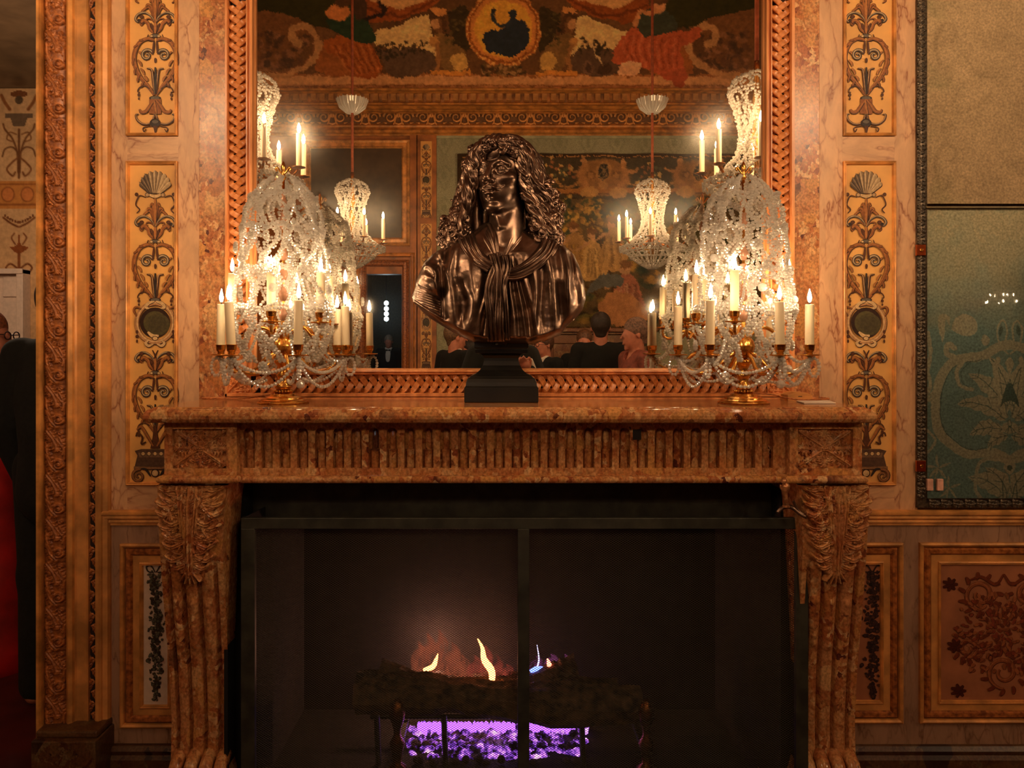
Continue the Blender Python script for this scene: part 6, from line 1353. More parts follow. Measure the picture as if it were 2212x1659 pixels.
# ---- cloaked torso: outline, domed depth, folds
outl = np.array([(-66, 236), (-100, 224), (-126, 208), (-150, 192), (-168, 172), (-182, 140), (-190, 116), (-195, 102), (-190, 88), (-156, 56), (-124, 36), (-90, 16), (-60, 3), (-40, 0), (66, -1), (97, 6), (129, 19), (141, 37), (158, 52), (176, 72), (184, 98), (180, 128), (170, 164), (158, 192), (134, 214), (100, 226), (66, 236), (40, 262), (0, 268), (-40, 262)], float)
def torso():
    step = 1.5; us = np.arange(-200, 192, step); vs = np.arange(-6, 276, step); U, V = np.meshgrid(us, vs)
    # distance to outline
    sd = np.full(U.shape, 1e9); ins = np.zeros(U.shape, bool); n = len(outl)
    for i in range(n):
        a, b = outl[i], outl[(i+1) % n]; e = b-a; t = np.clip(((U-a[0])*e[0]+(V-a[1])*e[1])/e.dot(e), 0, 1); sd = np.minimum(sd, np.hypot(U-a[0]-t*e[0], V-a[1]-t*e[1]))
        c = ((a[1] > V) != (b[1] > V)) & (U < (b[0]-a[0])*(V-a[1])/(b[1]-a[1]+1e-9)+a[0]); ins ^= c
    D = np.where(ins, sd, -sd)
    # depth field
    uu = (U+4)/190; base = 62*np.sqrt(np.maximum(0, 1-np.abs(uu)**2.4))+10-0.10*np.maximum(0, V-150)-0.0022*np.maximum(0, V-120)**2
    arm = 16*np.exp(-((np.abs(U+4)-150)/30)**2)*np.exp(-((V-130)/60)**2); base = base+arm
    H = np.zeros(U.shape)
    def ridge(pts, w, h, sharp=1.0):
        nonlocal H
        p = spline(pts, 26); best = np.full(U.shape, 1e9); tt = np.zeros(U.shape)
        for i in range(25):
            a, e = p[i], p[i+1]-p[i]; t = np.clip(((U-a[0])*e[0]+(V-a[1])*e[1])/(e.dot(e)+1e-9), 0, 1); d = np.hypot(U-a[0]-t*e[0], V-a[1]-t*e[1]); m = d < best; best = np.where(m, d, best); tt = np.where(m, (i+t)/25, tt)
        H = H+h*np.exp(-(best/w)**2*1.0)*np.sin(PI*np.clip(tt*.9+.08, 0, 1))**.5
    R = ridge
    # big cloak folds left
    R([(-100, 200), (-108, 150), (-104, 110), (-98, 60), (-84, 20)], 9, 12); R([(-118, 200), (-126, 140), (-122, 90), (-116, 44)], 7, -14); R([(-132, 196), (-124, 172), (-116, 140)], 6, 8)
    R([(-168, 160), (-150, 160), (-134, 140), (-128, 110)], 7, 10); R([(-156, 140), (-140, 128), (-132, 104)], 7, 9); R([(-160, 186), (-176, 150), (-184, 116)], 8, 6)
    R([(-88, 120), (-78, 90), (-82, 60), (-92, 34)], 10, -9); R([(-70, 190), (-62, 130), (-60, 70)], 14, 6); R([(-50, 100), (-58, 60), (-72, 20)], 10, 7)
    R([(-140, 100), (-128, 70), (-120, 46)], 8, -10)
    # right
    R([(96, 200), (104, 150), (108, 100), (112, 40), (104, 10)], 9, 9); R([(128, 206), (138, 160), (140, 110), (140, 60)], 7, 13); R([(146, 190), (150, 150), (146, 110)], 6, -14); R([(82, 180), (84, 130), (80, 70), (84, 20)], 8, -8)
    R([(164, 150), (156, 120), (160, 80)], 8, -8); R([(172, 140), (174, 108), (168, 78)], 7, 7); R([(120, 120), (124, 70), (122, 30)], 8, -7); R([(70, 150), (72, 100), (68, 40)], 6, 8)
    # shirt folds in the open front
    for i, x in enumerate((-42, -33, -20, 12, 24, 33, 46, 54, 66)):
        s = (7, -8, 9, -8, 10, -7, 8, -9, 6)[i]; R([(x*.35+6, 178), (x*.66+4+3*math.sin(i), 120), (x+2*math.sin(i*2), 60), (x*1.12, 4)], 4.6+1.6*math.sin(i*1.9), s)
    open_ = 14*(1/(1+np.exp(-(U-(-52+.10*V))/3))-1/(1+np.exp(-(U-(72-.10*V))/3)))*np.clip((190-V)/30, 0, 1); H = H-open_*0.8
    # hatched cut edge of the sleeve
    cut = np.clip((36-(V-(60-(U+128)*.62))) / 6, 0, 1)*np.clip((-124-U)/5, 0, 1)*np.clip(((V-(60-(U+128)*.62))+6)/4, 0, 1); H = H-16*cut+1.6*cut*np.sin((V*1.0+U*.35)*1.25)
    fine = 1.1*fbm(U/26, V/18, 3); Wf = base+H+fine
    edge = np.clip(D/16, 0, 1); Wf = -18+(Wf+18)*np.sqrt(np.maximum(1-(1-edge)**2, 0))
    idx = -np.ones(U.shape, int); keep = D > -1.2; idx[keep] = np.arange(keep.sum()); q = gridfaces(U.shape[1], U.shape[0]); fl = idx.ravel()[q]; q = fl[(fl >= 0).all(1)]
    Vf = np.stack([U[keep], V[keep], Wf[keep]], -1); Wb = -18-34*np.sqrt(np.clip(D/60, 0, 1)); Vb = np.stack([U[keep], V[keep], Wb[keep]], -1); n = len(Vf)
    mb = MB(); mb.add(bpos(np.concatenate([Vf, Vb])), [q, q[:, ::-1]+n])
    # rim
    ed = {}
    for f in q:
        for k in range(4):
            e = (f[k], f[(k+1) % 4]); ed[e] = 1
    rim = np.array([(a, b, b+n, a+n) for (a, b) in ed if (b, a) not in ed]); mb.f.append(rim[:, ::-1]); mb.c.append((rim.size, None)); 
    def surf(u, v): i = np.clip(((np.asarray(u)+200)/step).astype(int), 0, U.shape[1]-1); j = np.clip(((np.asarray(v)+6)/step).astype(int), 0, U.shape[0]-1); return Wf[j, i]
    return mb, surf
tm, surf = torso()
obj('cloaked_torso', tm, BZ, bust, smooth=True)
# ---- knotted scarf
sf = MB()
def ribbon(ctrl, w0, w1, lift, folds=3, n=40, seed=0):
    p = spline(ctrl, n); t = np.linspace(0, 1, n); T = np.gradient(p, axis=0); T /= np.linalg.norm(T, axis=1)[:, None]; N = np.stack([-T[:, 1], T[:, 0], 0*t], -1); N /= np.linalg.norm(N, axis=1)[:, None]; w = w0+(w1-w0)*t
    m = 29; o = np.linspace(-1, 1, m); R = []
    for i in range(n):
        k = lift[0]+(lift[1]-lift[0])*t[i]; prof = k*np.sqrt(np.maximum(0, 1-o**2*.96))+k*(.30*np.cos(folds*PI*o*(1+.25*o)+seed+t[i]*2.6)+.16*np.cos((folds*1.9)*PI*o+seed*2-t[i]*3.1)+.10*math.sin(t[i]*9+seed)*np.cos(2*o))*(1-o**2)**.5
        q = p[i][None]+N[i][None]*(o*w[i]*.5)[:, None]; q[:, 2] = p[i, 2]+prof; R.append(q)
    R = np.array(R); B_ = R.copy(); B_[:, :, 2] = p[:, None, 2]-3; full = np.concatenate([R, B_[:, ::-1]], 1); V, Fs = loft(full, True, True); sf.add(bpos(V), Fs)
sz = lambda u, v, e=2: (u, v, float(max(surf(u, v), 6))+e)
ribbon([(-76, 226, 34), (-66, 202, 48), (-48, 176, 58), (-22, 158, 68)], 40, 30, (10, 13), 4, seed=1)
ribbon([(104, 216, 34), (92, 190, 48), (66, 164, 58), (36, 146, 64), (8, 142, 68)], 44, 26, (13, 13), 5, seed=2)
ribbon([(-16, 186, 62), (-10, 164, 70), (-6, 140, 74), (-8, 90, sz(-6, 90)[2]+8), (-10, 40, sz(-8, 40)[2]+8), (-8, 3, sz(-6, 8)[2]+4)], 26, 30, (12, 10), 3, seed=0)
ribbon([(-4, 184, 62), (-16, 150, 72), (-26, 110, sz(-26, 110)[2]+6), (-22, 60, sz(-22, 60)[2]+5), (-18, 4, sz(-20, 10)[2]+2)], 16, 22, (9, 9), 2.5, seed=4)
ribbon([(6, 182, 62), (10, 156, 72), (2, 120, sz(4, 120)[2]+10), (6, 70, sz(8, 70)[2]+6), (10, 6, sz(10, 8)[2]+2)], 22, 18, (12, 8), 2.5, seed=3)
obj('knotted_scarf', sf, BZ, bust, smooth=True, kind='stuff')
co = MB()
for i in range(22):   # open shirt collar pleats fanning up from the knot
    f = -1+2*i/21
    if abs(f) < .30: continue
    e = A(2+f*66, 268-abs(f)*34, 30-abs(f)*26+6*math.sin(i*2.4)); m_ = A(2+f*42, 226-abs(f)*8, 50-abs(f)*14); b0 = A(-2+f*12, 176, 58)
    V, Fs = tube(bpos(spline([e, m_, b0], 20)), np.linspace(.0075, .0058, 20)*(1+.25*math.sin(i*1.7)), 8); co.add(V, Fs)
obj('shirt_collar', co, BZ, bust, smooth=True, kind='stuff')
# ---- black socle
so = thing('bust_socle', 'black stone socle with waisted neck under the bronze bust', 'pedestal', (X_(1083, BD), -.12, SH))
SB = MAT['socle']; dS = .215
def rrow(px0, px1, py, dep): a, b = X_(px0, dS), X_(px1, dS); cz = Z_(py, dS); c = .128; return [(a, -(c-dep), cz), (a, -(c+dep), cz), (b, -(c+dep), cz), (b, -(c-dep), cz)]
def sq(rows): return [rrow(1083-h, 1083+h, py, h*(DIST-dS)/F_PX*.86) for h, py in rows]
yb_ = PY0+(CAMZ-SH)*F_PX/(DIST-dS)
obj('plinth', MB().add(*loft(sq([(79, yb_), (80, yb_-2), (80, 838), (79, 836)]))), SB, so, bevel=.0015)
obj('cyma_moulding', MB().add(*loft(sq([(79, 836), (77, 834), (76, 826), (73, 818), (68, 815), (67, 813)]))), SB, so, bevel=.001)
obj('waisted_neck', MB().add(*loft(sq([(67, 813), (56, 808), (47, 800), (41, 790), (38, 780), (38, 774), (41, 768), (47, 764)]))), SB, so)
obj('top_cap', MB().add(*loft(sq([(47, 764), (57, 763), (58, 756), (57, 753), (59, 751), (59, 738), (57, 736)]))), SB, so, bevel=.001)
obj('iron_dowel', MB().add(*lathe([(.02, 0), (.02, .012)], 12, (X_(1083, BD), -.2, Z_(742, BD)-.004))), SB, so)
# ================================================================ damask hanging right of the chimneypiece, under clear sheets
dm = thing('damask_panel', 'tall green and tan damask wall hanging in a dark leafy border behind clear sheets', 'wall hanging', tuple(P(2181, 1095, 0)))
AXD = 2181
c = Canvas(2000, 2364, 440, 1082, 1.0, (162, 198, 184)); MO, DK = (226, 226, 190), (114, 142, 128)
def both(fn, *p, **k):
    for f in (False, True): fn([(2*AXD-x if f else x, y) for x, y in p[0]], *p[1:], **k)
def dleaf(b, t, w, n=4, bend=0.15):
    w = w*1.35
    b, t = A(*b), A(*t); ax = t-b; Ln = np.linalg.norm(ax); ax /= Ln; nr = A(-ax[1], ax[0]); L, R = [], []
    for i in range(n*2+1):
        f = i/(n*2); e = math.sin(PI*min(1, f*.9+.08))*w*(1.0 if i % 2 else .78); o = b+ax*Ln*f+nr*bend*Ln*math.sin(PI*f); L.append(o+nr*e); R.append(o-nr*e)
    both(c.spoly, [tuple(q) for q in L+[t]+R[::-1]], MO); mid = [tuple(b+ax*Ln*f+nr*bend*Ln*math.sin(PI*f)) for f in (0, .35, .7, .95)]; both(c.line, mid, 1.6, DK)
    for i in range(1, n*2, 2):
        f = i/(n*2); o = b+ax*Ln*f+nr*bend*Ln*math.sin(PI*f)
        for s in (-1, 1): both(c.line, [tuple(o-ax*5), tuple(o+nr*s*w*.35), tuple(o+nr*s*w*.7+ax*6)], 1.2, DK)
for dy in (-560, 0):
    S_ = lambda l: [(x, y+dy) for x, y in l]
    both(c.line, S_([(2181, 744), (2150, 752), (2123, 768), (2062, 780), (2032, 818), (2020, 876), (2028, 930), (2052, 958), (2092, 981), (2130, 978), (2156, 980), (2181, 996)]), 20, MO, n=60)
    both(c.line, S_([(2120, 776), (2066, 790), (2042, 824), (2031, 878), (2038, 926), (2060, 950), (2096, 971), (2130, 968)]), 1.6, DK, n=50); both(c.line, S_([(2085, 776), (2068, 800), (2072, 830), (2098, 842)]), 9, MO, n=24)
    both(c.line, S_([(2096, 782), (2078, 800), (2078, 824), (2092, 836)]), 1.4, DK, n=20)
    for b, t, w, n in (((2172, 900), (2092, 806), 17, 4), ((2170, 906), (2068, 872), 15, 4), ((2172, 896), (2136, 770), 12, 3), ((2168, 930), (2096, 938), 14, 4), ((2176, 942), (2134, 968), 11, 3), ((2172, 1076), (2092, 1030), 17, 4), ((2176, 1076), (2130, 1010), 13, 3)): dleaf((b[0], b[1]+dy), (t[0], t[1]+dy), w, n)
    both(c.line, S_([(2172, 898), (2160, 850), (2150, 800), (2156, 776)]), 11, MO, n=24); both(c.line, S_([(2176, 898), (2165, 850), (2157, 800)]), 1.3, DK, n=20)
    c.spoly(S_([(2181, 770), (2172, 784), (2176, 800), (2181, 812), (2186, 800), (2190, 784)]), MO); c.spoly(S_([(2160, 880), (2172, 840), (2181, 826), (2190, 840), (2202, 880), (2190, 868), (2172, 868)]), DK); c.ell(2181, 925+dy, 18, 13, MO); c.ell(2181, 915+dy, 5, 8, DK); c.ell(2181, 915+dy, 3.4, 6.4, MO)
    for x in (2168, 2175, 2187, 2194): c.line([(2181, 920+dy), (x, 936+dy)], 1.2, DK)
    both(c.line, S_([(2181, 1000), (2150, 992), (2120, 996), (2110, 1020), (2108, 1060), (2124, 1082)]), 8, MO, n=30); c.spoly(S_([(2181, 1026), (2168, 1012), (2172, 1000), (2190, 1000), (2194, 1012)]), MO); c.spoly(S_([(2181, 1018), (2174, 1010), (2181, 1004), (2188, 1010)]), DK); both(c.line, S_([(2166, 1040), (2166, 1080)]), 2, DK)
    for (cx, cyy, r) in ((2026, 1010, 24), (2050, 1054, 22)):
        for j in range(5):
            a = -PI*.95+j*PI*.42; both(c.spoly, [(cx, cyy+dy), (cx+r*.6*math.cos(a-.22), cyy+dy+r*.6*math.sin(a-.22)), (cx+r*1.25*math.cos(a), cyy+dy+r*1.25*math.sin(a)), (cx+r*.6*math.cos(a+.22), cyy+dy+r*.6*math.sin(a+.22))], MO)
        both(c.line, [(cx, cyy+dy), (cx-6, cyy+dy+22), (cx-4, cyy+dy+50)], 3, MO)
    both(c.line, S_([(2000, 870), (2012, 850), (2022, 842), (2020, 856), (2006, 866)]), 5, MO); both(c.line, S_([(2003, 930), (2014, 940), (2020, 952), (2010, 972), (2002, 978)]), 6, MO); both(c.line, S_([(2004, 720), (2010, 760), (2004, 800), (2010, 830), (2002, 850)]), 9, MO)
    for cx in (2167,):
        both(c.line, S_([(2178, 764), (2160, 744), (2154, 712), (2164, 692), (2174, 704), (2174, 728), (2160, 756), (2140, 766)]), 4.2, MO, n=40); both(c.spoly, S_([(2160, 730), (2158, 712), (2164, 704), (2167, 716)]), DK)
    both(c.spoly, S_([(2030, 720), (2026, 690), (2036, 678), (2050, 684), (2052, 704), (2044, 690), (2040, 716), (2036, 740)]), MO); both(c.spoly, S_([(2056, 712), (2062, 690), (2084, 678), (2106, 690), (2110, 716), (2092, 726), (2070, 722)]), MO); both(c.line, S_([(2062, 752), (2050, 744), (2044, 760), (2060, 772)]), 12, MO); both(c.ell if False else c.spoly, S_([(2118, 736), (2126, 724), (2138, 730), (2134, 744), (2124, 746)]), MO)
n_ = fbm(c.X/60, c.Y/70, 12); pane_sheen = np.clip((715-c.Y)/150+n_*.6, 0, 1); c.blend(pane_sheen, (222, 204, 160), .84); c.blend(np.clip(n_*1.4*np.clip((760-c.Y)/240, 0, 1), 0, 1), (164, 188, 164), .5); c.warp(2.5, 12, 3); c.noise(.05, 3, 4)  # tan reflection in the clear sheet painted over the weave
dd_ = .006; s_d = (DIST-dd_)/F_PX
flat = lambda dep: (lambda X, Y: np.stack([(X-PX0)*(DIST-dep)/F_PX, np.full(X.shape, -dep), CAMZ+(PY0-Y)*(DIST-dep)/F_PX], -1))
obj('damask_cloth', c.mesh('damask_cloth', flat(dd_)), MAT['woven'], dm)
u = Canvas(2000, 2364, -640, 450, 3.0, (222, 186, 142)); UM = (196, 164, 124)  # upper cloth coloured as the tan reflection in its sheet
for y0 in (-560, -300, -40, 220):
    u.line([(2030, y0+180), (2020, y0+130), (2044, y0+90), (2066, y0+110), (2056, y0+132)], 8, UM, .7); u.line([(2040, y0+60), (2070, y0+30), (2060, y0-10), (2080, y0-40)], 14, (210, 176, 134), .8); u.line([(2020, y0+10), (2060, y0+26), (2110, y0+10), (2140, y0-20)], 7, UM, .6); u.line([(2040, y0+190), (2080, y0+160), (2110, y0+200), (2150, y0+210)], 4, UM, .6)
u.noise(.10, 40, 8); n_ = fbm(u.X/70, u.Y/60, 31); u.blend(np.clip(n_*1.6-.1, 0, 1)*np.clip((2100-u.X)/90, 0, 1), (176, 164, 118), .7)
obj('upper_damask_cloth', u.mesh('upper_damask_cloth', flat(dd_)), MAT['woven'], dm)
def clear_mat():
    t = NT('clear_sheet'); tr = t.n('BsdfTransparent'); g = t.n('BsdfGlossy'); g.inputs['Roughness'].default_value = .015; m = t.n('MixShader'); fr = t.n('Fresnel'); fr.inputs['IOR'].default_value = 1.62
    t.l(fr.outputs[0], m.inputs[0]); t.l(tr.outputs[0], m.inputs[1]); t.l(g.outputs[0], m.inputs[2]); t.l(m.outputs[0], t.o.inputs['Surface']); return t.m
CS = clear_mat()
for (a, b) in ((449, 1080), (-640, 446)):
    d = .016; V = [(X_(2001, d), -d, Z_(b, d)), (X_(2364, d), -d, Z_(b, d)), (X_(2364, d), -d, Z_(a, d)), (X_(2001, d), -d, Z_(a, d))]
    obj('clear_sheet', MB().add(V, [(0, 1, 2, 3)]), CS, dm)
obj('sheet_joint', MB().add(*pbox(2001, 2364, 445.5, 449, .012, .018)), plain('olive_edge', (112, 92, 52), .4), dm)
MAT['border_dark'] = plain('dark_pewter_border', (96, 80, 62), .38, .5, .45, 70, .3, c2=(40, 34, 28))
obj('border_bed', MB().add(*pbox(1981, 2003, -640, 1097, 0, .014)), MAT['border_dark'], dm); obj('border_bed', MB().add(*pbox(2003, 2364, 1077, 1097, 0, .014)), MAT['border_dark'], dm); obj('border_bed', MB().add(*pbox(2364, 2386, -640, 1097, 0, .014)), MAT['border_dark'], dm)
def bleaf():
    w, h = 20., 26.; S = leaf_strokes((10, 1), (9, 24), 18, 3, 4.5, .1); S += leaf_strokes((3, 4), (16, 14), 9, 2, 3.5); S.append(([(14, 5)], [3.5], [4.5]))
    Xg, Yg, H = relief(w, h, 17, 22, S, .3); s = (DIST-.014)/F_PX; return MB().add(np.stack([(Xg-w/2)*s, -H*.0016, -Yg*s], -1).reshape(-1, 3), gridfaces(17, 22)).mesh('border_leaf', smooth=True)
blm = bleaf()
for i in range(46):
    y = -100+i*25.6
    o = obj('border_leaf', blm, MAT['border_dark'], dm, local=True); q = P(1991.5, y, .014); o.location = tuple(q-wloc(dm))
for i in range(14):
    o = obj('border_leaf', blm, MAT['border_dark'], dm, local=True); q = P(2006+i*25.6, 1087, .014); o.location = tuple(q-wloc(dm)); o.rotation_euler = (0, -PI/2, 0)
CU = plain('copper_clip', (214, 118, 66), .2, 1.0, .1)
for y in (540, 1007):
    t = obj('copper_clip', MB().add(*pbox(1980.5, 2000.5, y-12, y+12, .014, .024)), CU, dm, bevel=.0015); obj('clip_screw', MB().add(*lathe([(.006, 0), (.006, .0015), (.0045, .003), (.0005, .003)], 14, (0, 0, 0))), MAT['brass'], t, local=True).rotation_euler = (PI/2, 0, 0)
    t.children[0].location = tuple(P(1991, y, .0245)-wloc(dm))
for i, x in enumerate((2010, 2032)):
    obj('switch_plate', MB().add(*pbox(x-6.5, x+6.5, 1035, 1060, .014, .024)), plain('pink_switch_%d' % i, (232, 172, 148), .3), label='small upright pinkish switch plate in the hanging\'s lower corner, '+('nearer the border' if i == 0 else 'farther from the border'), cat='switch', group='switch plates on the hanging', bevel=.001)

# ================================================================ figures
def human(name, label, loc, yaw, height=1.75, suit='jacket', hair=(70, 56, 44), cloth=None, arms=None, h=.011, glasses=False, bow=False, long_hair=False, head_yaw=0.0):
    t = thing(name, label, 'person', tuple(loc)); k = height/1.75; cw, sw_ = math.cos(yaw), math.sin(yaw); L0 = np.array(loc, float)
    def pos(V): V = np.asarray(V)*k; return np.stack([L0[0]+V[:, 0]*cw+V[:, 2]*sw_, L0[1]+V[:, 0]*sw_-V[:, 2]*cw, L0[2]+V[:, 1]], -1)
    lo, hi = (-.42, -.02, -.34), (.42, 1.80, .42)
    arms = arms or [[(-.19, 1.42, 0), (-.25, 1.13, -.02), (-.22, .90, .06)], [(.19, 1.42, 0), (.25, 1.13, -.02), (.22, .90, .06)]]
    def headparts(v):
        v.frame(rotm(head_yaw, 0, 0), (0, 1.615, .02)); s = .00148
        for c_, r_, k_ in (((0, 24, -16), (54, 60, 66), 8), ((0, -18, 14), (45, 60, 46), 10), ((0, -50, 16), (34, 34, 36), 12), ((0, -78, 44), (12, 11, 10), 9)): v.ell(tuple(np.array(c_)*s), tuple(np.array(r_)*s), k_*s)
        for sx in (-1, 1): v.ell((sx*.034, 0, .092), (.019, .012, .016), .008, 'sub'); v.ell((sx*.034, -.003, .070), (.014, .012, .014), .003); v.ell((sx*.080, -.012, -.012), (.009, .026, .016), .004)
        v.cap((0, .01, .083), (0, -.034, .108), .008, .010, .006); v.ell((0, -.068, .090), (.020, .006, .008), .004); v.ell((0, -.08, .088), (.017, .006, .008), .004); v.cap((-.018, -.073, .094), (.018, -.073, .094), .002, .002, .003, 'sub'); v.frame(np.eye(3), (0, 0, 0))
    v = Vol(lo, hi, h); headparts(v); v.cap((0, 1.56, -.01), (0, 1.42, -.01), .056, .062, .03)
    v.ell((0, 1.24, 0), (.16, .22, .10), .05); v.ell((0, .98, 0), (.15, .14, .10), .05)
    for sx in (-1, 1): v.chain([(sx*.09, .95, 0), (sx*.10, .52, .01), (sx*.10, .09, -.01)], [.085, .055, .038], .02); v.cap((sx*.10, .045, -.03), (sx*.11, .035, .14), .038, .03, .02)
    for a in arms:
        v.chain(a, [.045, .038, .026], .01); w, e = np.array(a[-1]), np.array(a[-2]); d = (w-e)/np.linalg.norm(w-e); n = np.cross(d, (0, 0, 1.)); n /= np.linalg.norm(n)+1e-9; pc = w+d*.055; v.cap(tuple(w), tuple(pc), .026, .036, .01)
        for j in range(4): b = pc+n*(-.027+.018*j)+d*.02; v.chain([tuple(b), tuple(b+d*(.035+.006*(j in (1, 2)))+A(0, 0, .006)), tuple(b+d*(.062+.008*(j in (1, 2)))+A(0, 0, .02))], [.010, .009, .008], .002)
        v.chain([tuple(w+d*.02-n*.03), tuple(w+d*.055-n*.05), tuple(w+d*.085-n*.052)], [.012, .011, .009], .003)
    obj('body', v.mesh(pos), MAT['skin'], t, smooth=True)
    cm_ = cloth or MAT['black_cloth']; v = Vol(lo, hi, h)
    v.chain([(-.155, 1.42, 0), (.155, 1.42, 0)], [.065, .065], .02); v.ell((0, 1.24, 0), (.195, .25, .125), .05)
    if suit == 'dress':
        v.chain([(0, 1.10, 0), (0, .85, 0), (0, .40, 0), (0, .10, 0)], [.15, .18, .23, .27], .04)
        for a in arms: v.chain(a[:2], [.062, .05], .02)
    else:
        v.chain([(0, 1.08, 0), (0, .88, 0)], [.15, .165], .06)
        for a in arms: v.chain([a[0], a[1], tuple(np.array(a[2])*.93+np.array(a[1])*.07)], [.070, .060, .045], .02)
    v.cap((0, 1.6, -.0), (0, 1.46, .05), .062, .062, .01, 'sub')
    if suit != 'dress': v.cap((0, 1.47, .10), (0, 1.20, .155), .05, .010, .008, 'sub')
    obj('dress' if suit == 'dress' else 'jacket', v.mesh(pos), cm_, t, smooth=True)
    if suit != 'dress':
        v = Vol(lo, hi, h)
        for sx in (-1, 1): v.chain([(sx*.085, .96, 0), (sx*.10, .52, .01), (sx*.10, .08, -.01)], [.11, .085, .07], .03)
        obj('trousers', v.mesh(pos), cm_, t, smooth=True)
        v = Vol(lo, hi, h); v.ell((0, 1.26, .03), (.10, .22, .10), .02); v.chain([(-.03, 1.485, -.03), (-.055, 1.48, .02), (0, 1.455, .065), (.055, 1.48, .02), (.03, 1.485, -.03)], [.02, .022, .02, .022, .02], .01)
        obj('shirt', v.mesh(pos), MAT['white_cloth'], t, smooth=True)
        if bow: obj('bow_tie', MB().add(*balls(pos(np.array([(-.03, 1.445, .09), (.03, 1.445, .09), (0, 1.445, .095)])), [.024, .024, .014], ICO1, (1, .5, .7))), MAT['black_cloth'], t)
    v = Vol((-.16, 1.3, -.2), (.16, 1.82, .2), .008); v.frame(rotm(head_yaw, 0, 0), (0, 1.615, .02)); v.ell((0, .042, -.028), (.088, .098, .104), .01)
    if long_hair: v.chain([(-.05, .02, -.06), (-.06, -.13, -.06)], [.06, .05], .02); v.chain([(.05, .02, -.06), (.06, -.13, -.06)], [.06, .05], .02)
    else: v.cap((0, 0, -.05), (0, -.055, -.05), .07, .05, .02)
    v.ell((0, -.05, .11), (.085, .085, .09), .01, 'sub'); obj('hair', v.mesh(pos), plain('hair_'+t.name, hair, .6, var=.35, scale=60), t, smooth=True)
    if glasses:
        g = MB(); tt = np.linspace(0, 2*PI, 20); hc, hs = math.cos(head_yaw), math.sin(head_yaw)
        def hp(q): q = np.asarray(q, float); return pos(np.stack([q[:, 0]*hc+q[:, 2]*hs, q[:, 1]+1.615, -q[:, 0]*hs+q[:, 2]*hc+.02], -1))
        for sx in (-1, 1): g.add(*tube(hp(np.stack([sx*.034+.024*np.cos(tt), .0+.019*np.sin(tt), np.full(20, .108)], -1)), .0028, 6)); g.add(*tube(hp(spline([(sx*.058, .005, .108), (sx*.078, .004, .05), (sx*.084, 0, -.01)], 8)), .0026, 6))
        g.add(*tube(hp([(-.010, .003, .110), (0, .006, .113), (.010, .003, .110)]), .0026, 6)); obj('glasses', g, plain('dark_frame', (48, 26, 22), .3), t)
    return t
R_ = math.radians
def at(px, L, z=0): p = M(px, 755, L); return (p[0], p[1], z)
human('person', 'man in black dinner suit with grey-brown hair, back to the mirror, left of the pedestal', at(983, 4.8), R_(48), 1.70, hair=(120, 88, 60), head_yaw=R_(20))
human('person', 'small dark-haired person in black just left of the bust\'s pedestal', at(1016, 5.5), R_(-110), 1.56, hair=(40, 28, 22))
human('person', 'ruddy man with glasses in dark suit, right of the bust\'s pedestal', at(1176, 5.0), R_(-128), 1.62, hair=(96, 60, 40), glasses=True)
human('person', 'dark-haired man in black suit seen from behind below the tapestry', at(1297, 4.3), R_(8), 1.78, hair=(52, 38, 28))
human('person', 'short-haired person in reddish-brown dress beside the right candelabrum\'s reflection', at(1372, 3.5), R_(-105), 1.70, 'dress', hair=(140, 104, 84), cloth=plain('russet_cloth', (150, 76, 58), .7, var=.2))
human('person', 'person half hidden behind the dark-haired man\'s left shoulder', at(1262, 5.4), R_(-170), 1.66, hair=(110, 70, 44))
human('person', 'waiter in black jacket and bow tie standing in for a reflection in the far mirror panel', at(840, 12.6), R_(180), 1.74, hair=(150, 130, 110), bow=True, h=.013)
human('person', 'photographer in black suit with raised arms hidden behind the bust', (0.02, -2.92, 0), R_(180), 1.74, hair=(90, 66, 48), arms=[[(-.19, 1.42, 0), (-.27, 1.20, .10), (-.165, 1.33, .30)], [(.19, 1.42, 0), (.27, 1.20, .10), (.10, 1.30, .30)]])
for nm, (px, py, d) in (('shirt_cuff', (1141, 781, 2.6)),):
    q = np.array((.19, -2.64, 1.345)); pr = [p for p in COL.objects if p.get('label', '').startswith('photographer')][0]
    obj('shirt_cuff', MB().add(*tube([q+A(.02, -.02, -.035), q+A(-.005, .01, .03)], [.036, .034], 14)), MAT['white_cloth'], pr); obj('cufflink', MB().add(*balls([q+A(.005, .036, -.01)], .006, ICO1)), MAT['brass'], pr)
human('person', 'person in black suit seen from behind at the left doorway edge', ((135-PX0)*3.15/F_PX, .65, 0), R_(172), 1.76, hair=(60, 46, 36), h=.010)
human('person', 'person in glasses and long red dress in profile at the left doorway', ((-30-PX0)*3.55/F_PX, 1.05, 0), R_(90), 1.64, 'dress', hair=(170, 96, 60), cloth=MAT['red_cloth'], glasses=True, h=.009)
